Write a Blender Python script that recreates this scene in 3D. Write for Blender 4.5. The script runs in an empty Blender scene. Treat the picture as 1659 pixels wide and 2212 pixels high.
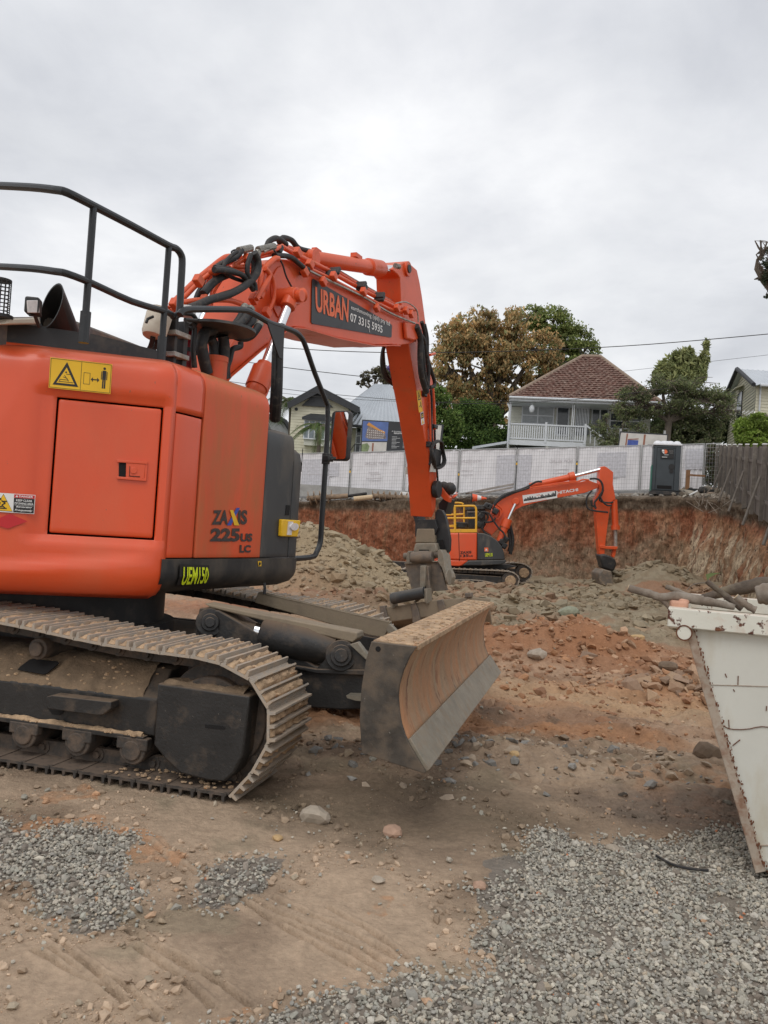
import bpy, math, random
import numpy as np
from mathutils import Vector, Matrix
random.seed(7)
rng = np.random.default_rng(11)
scene = bpy.context.scene
col = scene.collection

# ------------------------------------------------------------------ camera
FPX, PCX, PCY = 1783.0, 829.5, 1106.0
ROLL, PITCH = math.radians(3.7), math.radians(1.31)
CAM = np.array([0.0, 0.0, 1.557])
fw = np.array([0, math.cos(PITCH), math.sin(PITCH)])
up0 = np.array([0, -math.sin(PITCH), math.cos(PITCH)])
rt0 = np.array([1.0, 0, 0])
rt = rt0 * math.cos(ROLL) + up0 * math.sin(ROLL)
upv = -rt0 * math.sin(ROLL) + up0 * math.cos(ROLL)
def ray(x, y): return fw + rt * (x - PCX) / FPX - upv * (y - PCY) / FPX

class Frame:
    """a local frame on the ground: X along the heading, Y to its left"""
    def __init__(s, ox, oy, deg, oz=0.0):
        s.o = np.array([ox, oy, oz]); s.a = math.radians(deg)
        s.X = np.array([math.cos(s.a), math.sin(s.a), 0]); s.Y = np.array([-math.sin(s.a), math.cos(s.a), 0])
    def loc(s, w):
        d = np.array(w) - s.o
        return Vector((float(d @ s.X), float(d @ s.Y), float(d[2])))
    def world(s, l): return s.o + s.X * l[0] + s.Y * l[1] + np.array([0, 0, l[2]])
    def on(s, px, py, y):
        d = ray(px, py); t = (y - (CAM - s.o) @ s.Y) / (d @ s.Y)
        return s.loc(CAM + t * d)
    def onx(s, px, py, x):
        d = ray(px, py); t = (x - (CAM - s.o) @ s.X) / (d @ s.X)
        return s.loc(CAM + t * d)
    def onz(s, px, py, z):
        d = ray(px, py); t = (z - CAM[2]) / d[2]
        return s.loc(CAM + t * d)
    def mat(s): return Matrix.Translation(Vector(s.o)) @ Matrix.Rotation(s.a, 4, 'Z')
W = Frame(0, 0, 0)

# ------------------------------------------------------------------ object helpers
FR = {}
def tag(o, label=None, cat=None, group=None, kind=None):
    if label: o['label'] = label
    if cat: o['category'] = cat
    if group: o['group'] = group
    if kind: o['kind'] = kind
    return o
def place(o, frame, parent):
    FR[o.name] = frame
    if parent is not None:
        o.parent = parent
        o.matrix_local = FR[parent.name].mat().inverted() @ frame.mat()
    else:
        o.matrix_world = frame.mat()
def thing(name, frame, label, cat, group=None):
    o = bpy.data.objects.new(name, None); o.empty_display_size = .3
    col.objects.link(o); place(o, frame, None)
    return tag(o, label, cat, group)
def copy_tree(o, parent=None):
    c = o.copy(); col.objects.link(c); FR[c.name] = FR[o.name]
    if parent is not None: c.parent = parent
    for ch in list(o.children): copy_tree(ch, c)
    return c

def V(*a): return Vector(a)
class MB:
    def __init__(s): s.v = []; s.f = []; s.m = []
    def add(s, vs, fs, m=0):
        b = len(s.v); s.v += [tuple(v) for v in vs]; s.f += [tuple(i + b for i in f) for f in fs]; s.m += [m] * len(fs)
        return s
    def box(s, c, d, rz=0, ry=0, rx=0, m=0, taper=1.0):
        R = Matrix.Rotation(rz, 3, 'Z') @ Matrix.Rotation(ry, 3, 'Y') @ Matrix.Rotation(rx, 3, 'X')
        c = Vector(c); vs = []
        for k in (-1, 1):
            t = taper if k > 0 else 1
            for i, j in ((-1, -1), (1, -1), (1, 1), (-1, 1)):
                vs.append(c + R @ Vector((i * d[0] / 2 * t, j * d[1] / 2 * t, k * d[2] / 2)))
        return s.add(vs, [(3, 2, 1, 0), (4, 5, 6, 7), (0, 1, 5, 4), (1, 2, 6, 5), (2, 3, 7, 6), (3, 0, 4, 7)], m)
    def span(s, a, b, m=0):
        a = Vector(a); b = Vector(b)
        return s.box((a + b) / 2, [abs(x) for x in (b - a)], m=m)
    def slab(s, pts, off, m=0):
        """closed polygon of 3-D points extruded by the vector off"""
        n = len(pts); off = Vector(off); p = [Vector(q) for q in pts]
        nrm = Vector((0, 0, 0))
        for i in range(n): nrm += p[i].cross(p[(i + 1) % n])
        if nrm.dot(off) > 0: p.reverse()
        vs = p + [q + off for q in p]
        fs = [tuple(range(n)), tuple(range(2 * n - 1, n - 1, -1))]
        fs += [(i, n + i, n + (i + 1) % n, (i + 1) % n) for i in range(n)]
        return s.add(vs, fs, m)
    def prism(s, xz, y0, y1, m=0):
        return s.slab([(a, y0, b) for a, b in xz], (0, y1 - y0, 0), m)
    def tube(s, pts, r, n=8, m=0, closed=False):
        p = [Vector(q) for q in pts]; k = len(p)
        rs = r if isinstance(r, (list, tuple)) else [r] * k
        rings = []; up = None
        for i in range(k):
            if closed: t = p[(i + 1) % k] - p[i - 1]
            else: t = p[min(i + 1, k - 1)] - p[max(i - 1, 0)]
            t.normalize()
            if up is None:
                up = Vector((0, 0, 1)) if abs(t.z) < .9 else Vector((1, 0, 0))
            a = (up - t * up.dot(t)); a.normalize(); b = t.cross(a); up = a
            rings.append([p[i] + (a * math.cos(2 * math.pi * j / n) + b * math.sin(2 * math.pi * j / n)) * rs[i] for j in range(n)])
        vs = [v for rg in rings for v in rg]; fs = []
        for i in range(k if closed else k - 1):
            i2 = (i + 1) % k
            for j in range(n):
                fs.append((i * n + j, i * n + (j + 1) % n, i2 * n + (j + 1) % n, i2 * n + j))
        if not closed:
            fs.append(tuple(range(n - 1, -1, -1))); fs.append(tuple((k - 1) * n + j for j in range(n)))
        return s.add(vs, fs, m)
    def cyl(s, a, b, r, r2=None, n=20, m=0):
        return s.tube([a, b], [r, r if r2 is None else r2], n, m)
    def hollow(s, a, b, r, r_in, n=24, m=0):
        a = Vector(a); b = Vector(b)
        return s.tube([a, b, b, a], [r, r, r_in, r_in], n, m, closed=False) if False else s._hollow(a, b, r, r_in, n, m)
    def _hollow(s, a, b, r, ri, n, m):
        t = (b - a).normalized(); u = Vector((0, 0, 1)) if abs(t.z) < .9 else Vector((1, 0, 0))
        u = (u - t * u.dot(t)).normalized(); w = t.cross(u); vs = []
        for c, rr in ((a, r), (b, r), (b, ri), (a, ri)):
            vs += [c + (u * math.cos(2 * math.pi * j / n) + w * math.sin(2 * math.pi * j / n)) * rr for j in range(n)]
        fs = []
        for i in range(4):
            i2 = (i + 1) % 4
            for j in range(n): fs.append((i * n + j, i * n + (j + 1) % n, i2 * n + (j + 1) % n, i2 * n + j))
        return s.add(vs, fs, m)
    def ball(s, c, r, n=12, m=0, sc=(1, 1, 1)):
        vs = []; fs = []; h = n // 2
        for i in range(h + 1):
            for j in range(n):
                th = math.pi * i / h; ph = 2 * math.pi * j / n
                vs.append((c[0] + r * sc[0] * math.sin(th) * math.cos(ph), c[1] + r * sc[1] * math.sin(th) * math.sin(ph), c[2] + r * sc[2] * math.cos(th)))
        for i in range(h):
            for j in range(n): fs.append((i * n + j, (i + 1) * n + j, (i + 1) * n + (j + 1) % n, i * n + (j + 1) % n))
        return s.add(vs, fs, m)
    def grid(s, P, m=0, flip=False):
        """P: list of rows of points"""
        R = len(P); C = len(P[0]); vs = [q for r in P for q in r]; fs = []
        for i in range(R - 1):
            for j in range(C - 1):
                q = (i * C + j, i * C + j + 1, (i + 1) * C + j + 1, (i + 1) * C + j)
                fs.append(q[::-1] if flip else q)
        return s.add(vs, fs, m)
    def build(s, name, mat, parent=None, frame=None, smooth=True, bevel=0, angle=35, label=None, solid=0, fix=True):
        me = bpy.data.meshes.new(name); me.from_pydata(s.v, [], s.f)
        mats = mat if isinstance(mat, (list, tuple)) else [mat]
        for m in mats: me.materials.append(m)
        if any(s.m): me.polygons.foreach_set('material_index', s.m)
        me.validate(); 
        if smooth:
            me.shade_smooth(); me.set_sharp_from_angle(angle=math.radians(angle))
        me.update()
        o = bpy.data.objects.new(name, me); col.objects.link(o)
        place(o, frame or (FR[parent.name] if parent is not None else W), parent)
        if solid:
            md = o.modifiers.new('solid', 'SOLIDIFY'); md.thickness = solid; md.offset = -1
        if bevel:
            md = o.modifiers.new('bevel', 'BEVEL'); md.width = bevel; md.segments = 2; md.limit_method = 'ANGLE'; md.angle_limit = math.radians(32)
        if label: o['label'] = label
        return o

def smooth_path(pts, k=4):
    """Catmull-Rom through the points"""
    p = [Vector(q) for q in pts]; out = []
    for i in range(len(p) - 1):
        a = p[max(i - 1, 0)]; b = p[i]; c = p[i + 1]; d = p[min(i + 2, len(p) - 1)]
        for j in range(k):
            t = j / k
            out.append(.5 * ((2 * b) + (c - a) * t + (2 * a - 5 * b + 4 * c - d) * t * t + (-a + 3 * b - 3 * c + d) * t ** 3))
    out.append(p[-1]); return out

def raw_mesh(name, verts, faces, mats, colors=None, smooth=False, parent=None, frame=None, mi=None):
    """numpy verts (n,3), faces (m,k) with constant k"""
    me = bpy.data.meshes.new(name); n = len(verts); m, k = faces.shape
    me.vertices.add(n); me.vertices.foreach_set('co', np.ascontiguousarray(verts, dtype=np.float32).ravel())
    me.loops.add(m * k); me.loops.foreach_set('vertex_index', np.ascontiguousarray(faces, dtype=np.int32).ravel())
    me.polygons.add(m); me.polygons.foreach_set('loop_start', np.arange(0, m * k, k, dtype=np.int32))
    me.polygons.foreach_set('loop_total', np.full(m, k, dtype=np.int32))
    me.polygons.foreach_set('use_smooth', np.full(m, smooth, dtype=bool))
    if mi is not None: me.polygons.foreach_set('material_index', mi.astype(np.int32))
    for mt in (mats if isinstance(mats, list) else [mats]): me.materials.append(mt)
    if colors is not None:
        ca = me.color_attributes.new('Col', 'FLOAT_COLOR', 'POINT')
        c4 = np.ones((n, 4), dtype=np.float32); c4[:, :3] = colors
        ca.data.foreach_set('color', c4.ravel())
    me.update(calc_edges=True)
    o = bpy.data.objects.new(name, me); col.objects.link(o); place(o, frame or W, parent)
    return o

# ------------------------------------------------------------------ materials
def srgb(r, g, b):
    f = lambda c: (c / 255 / 12.92) if c / 255 <= .04045 else ((c / 255 + .055) / 1.055) ** 2.4
    return (f(r), f(g), f(b), 1)
MATS = {}
def mat(name, c, rough=.6, metal=0, var=.12, vs=4, dirt=None, amt=0.0, ds=6, top=0.0, bump=0.0, bs=40, spec=.5, stretch=None, coat=0, sharp=.12, attr=False, wave=None, emit=None, chips=None):
    if len(c) == 3: c = (*c, 1)
    m = bpy.data.materials.new(name); m.use_nodes = True; nt = m.node_tree; N = nt.nodes; L = nt.links
    bs_ = N['Principled BSDF']; bs_.inputs['Roughness'].default_value = rough; bs_.inputs['Metallic'].default_value = metal
    bs_.inputs['Specular IOR Level'].default_value = spec
    if coat: bs_.inputs['Coat Weight'].default_value = coat; bs_.inputs['Coat Roughness'].default_value = .16
    tc = N.new('ShaderNodeTexCoord'); src = tc.outputs['Object']
    if stretch:
        mp = N.new('ShaderNodeMapping'); mp.inputs['Scale'].default_value = stretch; L.new(src, mp.inputs[0]); src2 = mp.outputs[0]
    else: src2 = src
    def noise(sc, det=5, s=src):
        n = N.new('ShaderNodeTexNoise'); n.inputs['Scale'].default_value = sc; n.inputs['Detail'].default_value = det; n.inputs['Roughness'].default_value = .62
        L.new(s, n.inputs['Vector']); return n.outputs['Fac']
    def ramp(v, a, b):
        r = N.new('ShaderNodeMapRange'); r.inputs['From Min'].default_value = a; r.inputs['From Max'].default_value = b; r.clamp = True
        L.new(v, r.inputs['Value']); return r.outputs[0]
    def mix(f, a, b, mode='MIX'):
        x = N.new('ShaderNodeMix'); x.data_type = 'RGBA'; x.blend_type = mode
        for sk, v in ((x.inputs[0], f), (x.inputs[6], a), (x.inputs[7], b)):
            if isinstance(v, (int, float)): sk.default_value = v
            elif isinstance(v, tuple): sk.default_value = v
            else: L.new(v, sk)
        return x.outputs[2]
    def math_(op, a, b):
        x = N.new('ShaderNodeMath'); x.operation = op
        for sk, v in ((x.inputs[0], a), (x.inputs[1], b)):
            if isinstance(v, (int, float)): sk.default_value = v
            else: L.new(v, sk)
        return x.outputs[0]
    base = c
    if attr:
        at = N.new('ShaderNodeAttribute'); at.attribute_name = 'Col'; base = at.outputs['Color']
    if var:
        g = ramp(noise(vs, 6, src2), .3, .7); x = N.new('ShaderNodeMapRange'); L.new(g, x.inputs[0])
        x.inputs[3].default_value = 1 - var; x.inputs[4].default_value = 1 + var
        cc = N.new('ShaderNodeCombineColor'); [L.new(x.outputs[0], cc.inputs[i]) for i in range(3)]
        base = mix(1.0, base, cc.outputs[0], 'MULTIPLY')
    if chips is not None:   # small worn spots of another colour
        f = ramp(noise(chips[1], 4, src2), chips[2], chips[2] + .04)
        base = mix(f, base, (*chips[0][:3], 1))
    if wave:                # (axis vector scale, depth) corrugation or board lines
        pass
    rr = None
    if dirt is not None:
        d = (*dirt[:3], 1); fac = ramp(noise(ds, 8, src2), .62 - amt * .5, .62 - amt * .5 + sharp + .1)
        fac = math_('MULTIPLY', fac, min(1, .45 + amt))
        if top:
            ge = N.new('ShaderNodeNewGeometry'); sx = N.new('ShaderNodeSeparateXYZ'); L.new(ge.outputs['Normal'], sx.inputs[0])
            t = ramp(sx.outputs['Z'], .35, .9); nz = ramp(noise(ds * 1.7, 8), .25, .5)
            t = math_('MULTIPLY', math_('MULTIPLY', t, nz), top); fac = math_('MAXIMUM', fac, t)
        base = mix(fac, base, d)
        rr = N.new('ShaderNodeMapRange'); L.new(fac, rr.inputs[0]); rr.inputs[3].default_value = rough; rr.inputs[4].default_value = .95
        L.new(rr.outputs[0], bs_.inputs['Roughness'])
        if metal:
            r2 = N.new('ShaderNodeMapRange'); L.new(fac, r2.inputs[0]); r2.inputs[3].default_value = metal; r2.inputs[4].default_value = 0
            L.new(r2.outputs[0], bs_.inputs['Metallic'])
    if isinstance(base, tuple): bs_.inputs['Base Color'].default_value = base
    else: L.new(base, bs_.inputs['Base Color'])
    if bump:
        b = N.new('ShaderNodeBump'); b.inputs['Distance'].default_value = bump; b.inputs['Strength'].default_value = 1
        L.new(noise(bs, 6), b.inputs['Height']); L.new(b.outputs[0], bs_.inputs['Normal'])
    MATS[name] = m; return m

DUST = (.36, .25, .16); MUD = (.30, .21, .135)
ORANGE = (.74, .085, .018)
M = dict(
 orange=mat('orange_paint', ORANGE, .38, var=.08, vs=1.3, dirt=(.56, .17, .08), amt=.20, ds=1.7, top=.45, bump=.0007, bs=70, coat=.4, stretch=(1, 1, .55), sharp=.4, chips=((.40, .10, .05), 42, .70)),
 orange_dusty=mat('orange_paint_dusty', (.70, .085, .02), .5, var=.09, vs=2, dirt=(.42, .17, .065), amt=.5, ds=3.4, top=.9, stretch=(1, 1, .28), coat=.1, sharp=.3, chips=((.25, .09, .05), 40, .69)),
 orange_boom=mat('boom_paint', (.72, .095, .022), .4, var=.08, vs=2.5, dirt=(.40, .15, .06), amt=.12, ds=4, top=.3, bump=.0006, bs=60, coat=.12, chips=((.12, .05, .03), 26, .69)),
 black=mat('black_paint', (.022, .022, .023), .5, var=.25, vs=5, dirt=(.15, .125, .10), amt=.16, ds=4, top=.5, bump=.0008, bs=60),
 charcoal=mat('charcoal_cover', (.045, .047, .048), .5, var=.15, vs=5, dirt=(.20, .17, .135), amt=.22, ds=3, top=.7, stretch=(1, 1, .4), bump=.0005, bs=80),
 skirt=mat('skirt_black', (.028, .028, .028), .5, var=.2, vs=4, dirt=(.17, .13, .09), amt=.34, ds=4, top=.5, stretch=(1, 1, .6), sharp=.25),
 rubber=mat('hose_rubber', (.018, .018, .019), .6, var=.3, vs=20, dirt=(.16, .13, .10), amt=.18, ds=18, top=.25),
 rail=mat('rail_black', (.02, .022, .024), .38, var=.2, vs=12, dirt=(.12, .11, .10), amt=.06, ds=20),
 steel=mat('worn_steel', (.40, .38, .35), .5, .55, var=.25, vs=12, dirt=MUD, amt=.30, ds=14, bump=.002, bs=60),
 fitting=mat('hose_fitting', (.50, .48, .43), .4, .6, var=.2, vs=30, dirt=MUD, amt=.2, ds=30),
 chrome=mat('chrome_rod', (.82, .82, .83), .16, 1.0, var=.04),
 frame=mat('track_frame_steel', (.024, .023, .022), .5, var=.3, vs=6, dirt=(.17, .12, .08), amt=.22, ds=5, top=1.0, bump=.003, bs=45, chips=((.16, .14, .12), 34, .70)),
 pad=mat('track_pad_steel', (.44, .40, .345), .5, .3, var=.25, vs=9, dirt=(.40, .29, .19), amt=.42, ds=9, top=.55, bump=.004, bs=40),
 paddark=mat('track_link_steel', (.055, .048, .042), .65, .1, var=.3, vs=9, dirt=(.17, .12, .085), amt=.35, ds=10, top=.8, bump=.004, bs=40),
 mud=mat('caked_mud', (.50, .345, .21), .95, var=.3, vs=9, dirt=(.20, .13, .085), amt=.3, ds=14, bump=.015, bs=28, chips=((.55, .24, .08), 15, .66)),
 dozer=mat('blade_side_steel', (.066, .057, .047), .5, .15, var=.35, vs=7, dirt=(.17, .125, .085), amt=.36, ds=6, top=.9, bump=.003, bs=30, chips=((.22, .20, .17), 30, .68)),
 dozerface=mat('blade_face_steel', (.34, .24, .15), .6, .15, var=.25, vs=5, dirt=(.46, .225, .11), amt=.56, ds=4, top=.6, bump=.009, bs=16, stretch=(1, 1.7, .6), chips=((.15, .085, .055), 6, .60), sharp=.25),
 edge=mat('cutting_edge_steel', (.275, .245, .19), .5, .3, var=.22, vs=9, dirt=(.30, .23, .165), amt=.3, ds=12, bump=.003, bs=50),
 dusty=mat('dusty_plate', (.30, .24, .165), .7, .1, var=.25, vs=5, dirt=(.07, .058, .048), amt=.34, ds=5, bump=.003, bs=40, sharp=.25), packed=mat('packed_mud', (.20, .14, .088), .95, var=.35, vs=7, dirt=(.30, .21, .13), amt=.3, ds=10, bump=.012, bs=36),
 bucket=mat('bucket_steel', (.165, .14, .115), .55, .3, var=.25, vs=6, dirt=(.30, .22, .15), amt=.34, ds=7, top=.6, bump=.003, bs=40),
 yellow=mat('sticker_yellow', (.85, .50, .015), .5, var=.03), rail_yellow=mat('rail_yellow', (.80, .42, .03), .5, var=.1, dirt=MUD, amt=.1),
 fluoro=mat('fluoro_yellow', (.75, .88, .02), .5, var=.03), ink=mat('ink_black', (.015, .014, .014), .5, var=.05),
 white=mat('sticker_white', (.78, .78, .76), .5, var=.05), red=mat('sticker_red', (.55, .02, .025), .45, var=.05),
 blue=mat('sticker_blue', (.04, .08, .40), .5, var=.0), inkdull=mat('ink_worn', (.05, .038, .034), .6, var=.3, vs=30, dirt=(.4, .1, .03), amt=.12, ds=40),
 logo_orange=mat('logo_orange', (.85, .16, .05), .5, var=.03), signblack=mat('sign_black', (.028, .029, .033), .45, var=.15, dirt=(.1, .1, .1), amt=.1),
 gap=mat('dark_gap', (.008, .007, .007), .9, var=0),
 glass=mat('mirror_glass', (.85, .85, .85), .03, 1.0, var=0), lens=mat('lamp_lens', (.75, .70, .68), .2, .0, var=.15, vs=30),
 extinguisher=mat('extinguisher_red', (.22, .012, .018), .35, var=.1, dirt=MUD, amt=.1),
 jar=mat('cream_plastic', (.66, .58, .47), .5, var=.08, dirt=MUD, amt=.15),
 greytop=mat('grey_hood', (.13, .115, .105), .55, var=.2, vs=6, dirt=(.30, .22, .16), amt=.35, ds=8, top=.3),
 skip=mat('skip_white', (.62, .615, .55), .5, var=.08, vs=2, dirt=(.45, .38, .26), amt=.26, ds=4, bump=.003, bs=5, chips=((.16, .10, .06), 22, .72), stretch=(1, 1, .45)),
 skiprim=mat('skip_rim', (.70, .69, .60), .5, var=.05, vs=3, dirt=(.45, .18, .06), amt=.24, ds=9, top=.3, bump=.002, bs=20, chips=((.10, .035, .02), 13, .61), sharp=.2),
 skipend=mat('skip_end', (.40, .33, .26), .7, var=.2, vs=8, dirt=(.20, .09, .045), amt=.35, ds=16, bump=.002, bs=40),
 rust=mat('rust', (.14, .05, .022), .85, var=.3, vs=20, bump=.003, bs=60),
 bark=mat('branch_bark', (.19, .15, .115), .9, var=.3, vs=9, dirt=(.33, .29, .24), amt=.35, ds=10, bump=.006, bs=30), bark2=mat('log_bark', (.11, .085, .065), .95, var=.35, vs=8, dirt=(.22, .18, .12), amt=.3, ds=9, bump=.012, bs=22),
 cutwood=mat('cut_wood', (.55, .42, .27), .8, var=.15, vs=20), brick=mat('brick_salmon', (.58, .32, .22), .85, var=.2, vs=14, bump=.004, bs=30),
)
for k_ in list(M): M[k_].name = M[k_].name
# ------------------------------------------------------------------ stickers and lettering on a quad
class Quad:
    """four corners: lower left, lower right, upper right, upper left, as seen from outside"""
    def __init__(s, a, b, c, d, out=None):
        s.q = [Vector(x) for x in (a, b, c, d)]
        n = (s.q[1] - s.q[0]).cross(s.q[3] - s.q[0]); n.normalize(); s.n = n
    def p(s, u, v, off=0.0):
        a, b, c, d = s.q
        return a * (1 - u) * (1 - v) + b * u * (1 - v) + c * u * v + d * (1 - u) * v + s.n * off
def plate(mb, q, u0, v0, u1, v1, off, th=.003, m=0):
    return mb.slab([q.p(u0, v0, off), q.p(u1, v0, off), q.p(u1, v1, off), q.p(u0, v1, off)], q.n * th, m)
def poly(mb, q, uv, off, th=.002, m=0):
    return mb.slab([q.p(u, v, off) for u, v in uv], q.n * th, m)
def disc(mb, q, u, v, ru, rv, off, th=.002, n=14, m=0):
    return poly(mb, q, [(u + ru * math.cos(2 * math.pi * i / n), v + rv * math.sin(2 * math.pi * i / n)) for i in range(n)], off, th, m)
def line(mb, q, a, b, w, off, asp=1.0, th=.002, m=0):
    dx, dy = (b[0] - a[0]) * asp, b[1] - a[1]; L = math.hypot(dx, dy) or 1; nx, ny = -dy / L * w / asp, dx / L * w
    return poly(mb, q, [(a[0] - nx, a[1] - ny), (b[0] - nx, b[1] - ny), (b[0] + nx, b[1] + ny), (a[0] + nx, a[1] + ny)], off, th, m)
_TXT = {}
def text_geo(s, bold, extr=.02):
    key = (s, bold, extr)
    if key not in _TXT:
        cu = bpy.data.curves.new('lettering_curve', 'FONT'); cu.body = s; cu.offset = bold; cu.resolution_u = 3; cu.fill_mode = 'FRONT'
        ob = bpy.data.objects.new('lettering_tmp', cu); col.objects.link(ob)
        dg = bpy.context.evaluated_depsgraph_get(); dg.update()
        me = bpy.data.meshes.new_from_object(ob.evaluated_get(dg))
        if extr > .5:      # cut into short strips so that it can follow a curved panel
            import bmesh
            bm = bmesh.new(); bm.from_mesh(me); ys_ = [v.co.y for v in bm.verts]; a_, b_ = min(ys_), max(ys_)
            for k_ in range(1, 12): bmesh.ops.bisect_plane(bm, geom=bm.verts[:] + bm.edges[:] + bm.faces[:], plane_co=(0, a_ + (b_ - a_) * k_ / 12, 0), plane_no=(0, 1, 0), dist=1e-5)
            bm.to_mesh(me); bm.free()
        vs = np.array([v.co[:] for v in me.vertices]); fs = [tuple(p.vertices) for p in me.polygons]
        bpy.data.objects.remove(ob); bpy.data.curves.remove(cu); bpy.data.meshes.remove(me)
        mn = vs.min(0); mx = vs.max(0)
        vs = (vs - mn) / np.maximum(mx - mn, 1e-6)
        _TXT[key] = (vs, fs)
    return _TXT[key]
def text(mb, s, q, u0, v0, u1, v1, off, bold=0.0, shear=0.0, mirror=False, m=0):
    vs, fs = text_geo(s, bold, 1.0 if hasattr(q, 'ins') else .02); pts = []
    for x, y, _ in vs:
        if mirror: x = 1 - x
        x = x + shear * (y - .5)
        pts.append(q.p(u0 + (u1 - u0) * x, v0 + (v1 - v0) * y, off))
    if mirror: fs = [f[::-1] for f in fs]
    return mb.add(pts, fs, m)
# ================================================================== THE LARGE EXCAVATOR
UC = Frame(-2.42, 6.52, -14.5)      # undercarriage: X towards the blade
UP = Frame(-2.42, 6.52, 66)         # upper structure: X towards the boom tip
def conv(s, ox, oy): return lambda x, y: (x * s + ox, y * s + oy)
H1 = conv(.3307, 0, 356.6); H2 = conv(.43, 0, 713.2); H3 = conv(.43, 0, 1207); H4 = conv(.463, 384, 1207)
H5 = conv(.3803, 329.2, 482.8); H6 = conv(.2976, 768, 713.2); H9 = conv(.1488, 850.3, 1069.8); H10 = conv(.2149, 630.9, 1031.4)
exc = thing('excavator', UC, 'big orange tracked excavator in the foreground with a dozer blade and arched boom', 'excavator', None)

# ---- body plan and profile
plan = [(-.60 - .684 * 2.0, .62), (-1.62, .1), (-1.50, -.28), (-1.27, -.55), (-.96, -.918), (-.72, -1.20), (-.655, -1.28), (-.60, -1.325), (-.53, -1.345), (-.45, -1.35), (-.3, -1.349), (.3, -1.342), (.9, -1.337), (1.12, -1.33), (1.20, -1.312), (1.265, -1.265), (1.29, -1.19), (1.30, -1.06), (1.30, -.87), (1.30, -.7)]
plan[0] = (-1.66, .6)
pl = smooth_path([V(a, b, 0) for a, b in plan], 8)
cum = [0]
for a, b in zip(pl, pl[1:]): cum.append(cum[-1] + (b - a).length)
ic = min(range(len(pl)), key=lambda i: (pl[i] - V(-.60, -1.325, 0)).length); s_cr = cum[ic]
cum = np.array(cum) - s_cr; PLX = np.array([p.x for p in pl]); PLY = np.array([p.y for p in pl])
def inset(z):
    return float(np.interp(z, [1.0, 1.03, 1.08, 1.16, 1.24, 2.46, 2.52, 2.56, 2.59, 2.61], [.16, .08, .03, .0, .0, 0, .012, .038, .075, .14]))
def inset_skirt(z): return float(np.interp(z, [1.04, 1.06, 1.10, 1.16, 1.3], [.16, .08, .03, .004, .0]))
def inset_front(z): return float(np.interp(z, [1.2, 2.2, 2.28, 2.315, 2.33], [0, .0, .012, .04, .10]))
def surf(s, z, off=0.0, ins=inset):
    x = np.interp(s, cum, PLX); y = np.interp(s, cum, PLY)
    x2 = np.interp(s + .03, cum, PLX) - np.interp(s - .03, cum, PLX); y2 = np.interp(s + .03, cum, PLY) - np.interp(s - .03, cum, PLY)
    L_ = math.hypot(x2, y2) or 1; nx, ny = y2 / L_, -x2 / L_
    d = off - ins(z)
    return V(x + nx * d, y + ny * d, z)
def proj(p):
    v = np.array(p) - CAM; w = v @ fw
    return PCX + FPX * (v @ rt) / w, PCY - FPX * (v @ upv) / w
_sg = [(s, z, *proj(UP.world(surf(s, z)))) for s in np.arange(-2.2, 1.95, .02) for z in np.arange(1.02, 2.56, .02)]
_sa = np.array(_sg)
def find(px, py):
    i = np.argsort((_sa[:, 2] - px) ** 2 + (_sa[:, 3] - py) ** 2)[:6]
    w = 1 / ((_sa[i, 2] - px) ** 2 + (_sa[i, 3] - py) ** 2 + .5); return float((w * _sa[i, 0]).sum() / w.sum()), float((w * _sa[i, 1]).sum() / w.sum())
def shell(s0, s1, z0, z1, off=0.0, ins=inset, ds=.04, dz=.035, skip=None, depth=None, mb=None):
    mb = mb or MB(); ns = max(2, int((s1 - s0) / ds) + 1); nz = max(2, int((z1 - z0) / dz) + 1)
    S = list(np.linspace(s0, s1, ns)); Z = list(np.linspace(z0, z1, nz))
    if skip:
        for q in skip[:2]: S.append(q)
        for q in skip[2:]: Z.append(q)
        S = sorted(S); Z = sorted(Z)
    P = [[surf(s, z, off + (depth(s, z) if depth else 0), ins) for s in S] for z in Z]
    C = len(S); vs = [q for r in P for q in r]; fs = []
    for i in range(len(Z) - 1):
        for j in range(C - 1):
            zc = (Z[i] + Z[i + 1]) / 2; sc = (S[j] + S[j + 1]) / 2
            if skip and skip[0] < sc < skip[1] and skip[2] < zc < skip[3]: continue
            fs.append((i * C + j, i * C + j + 1, (i + 1) * C + j + 1, (i + 1) * C + j))
    return mb.add(vs, fs)
def squad(pxs, off=.004):
    pts = []
    for (x, y) in pxs:
        s, z = find(x, y); pts.append(surf(s, z, off))
    return Quad(*pts)

c = [find(*H2(*q)) for q in ((250, 1025), (775, 1040), (810, 390), (285, 342))]
ds0, ds1 = (c[0][0] + c[3][0]) / 2, (c[1][0] + c[2][0]) / 2; dz0, dz1 = (c[0][1] + c[1][1]) / 2, (c[2][1] + c[3][1]) / 2
(S_A, Z_A), (S_B, Z_B) = find(78, 775), find(6, 900)
def rr(t): t = max(0, min(1, t)); return t * t * (3 - 2 * t)
def recess(s, z):
    a = rr((s - (ds0 - .16)) / .09) * rr((ds1 + .05 - s) / .035) * rr((z - (dz0 - .06)) / .045) * rr((dz1 + .08 - z) / .06)
    lip = .03 * rr((1.31 + .10 * s - z) / .045) * rr((-.0 - s) / .2)
    sl_ = S_A + (S_B - S_A) * (Z_A - z) / (Z_A - Z_B); fac = max(0, sl_ - s)
    return -.034 * a + lip - .16 * min(fac, .5) * rr((z - 1.5) / .5)
body = shell(-2.1, .045, 1.0, 2.61, skip=(ds0 - .012, ds1 + .012, dz0 - .012, dz1 + .012), depth=recess, ds=.035)
shell(.045, .335, 2.262, 2.61, mb=body)
shell(.045, .335, 1.0, 1.03, mb=body, ins=lambda z: .3)
top = [surf(s, 2.61) for s in np.linspace(-2.1, .335, 50)]
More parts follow.
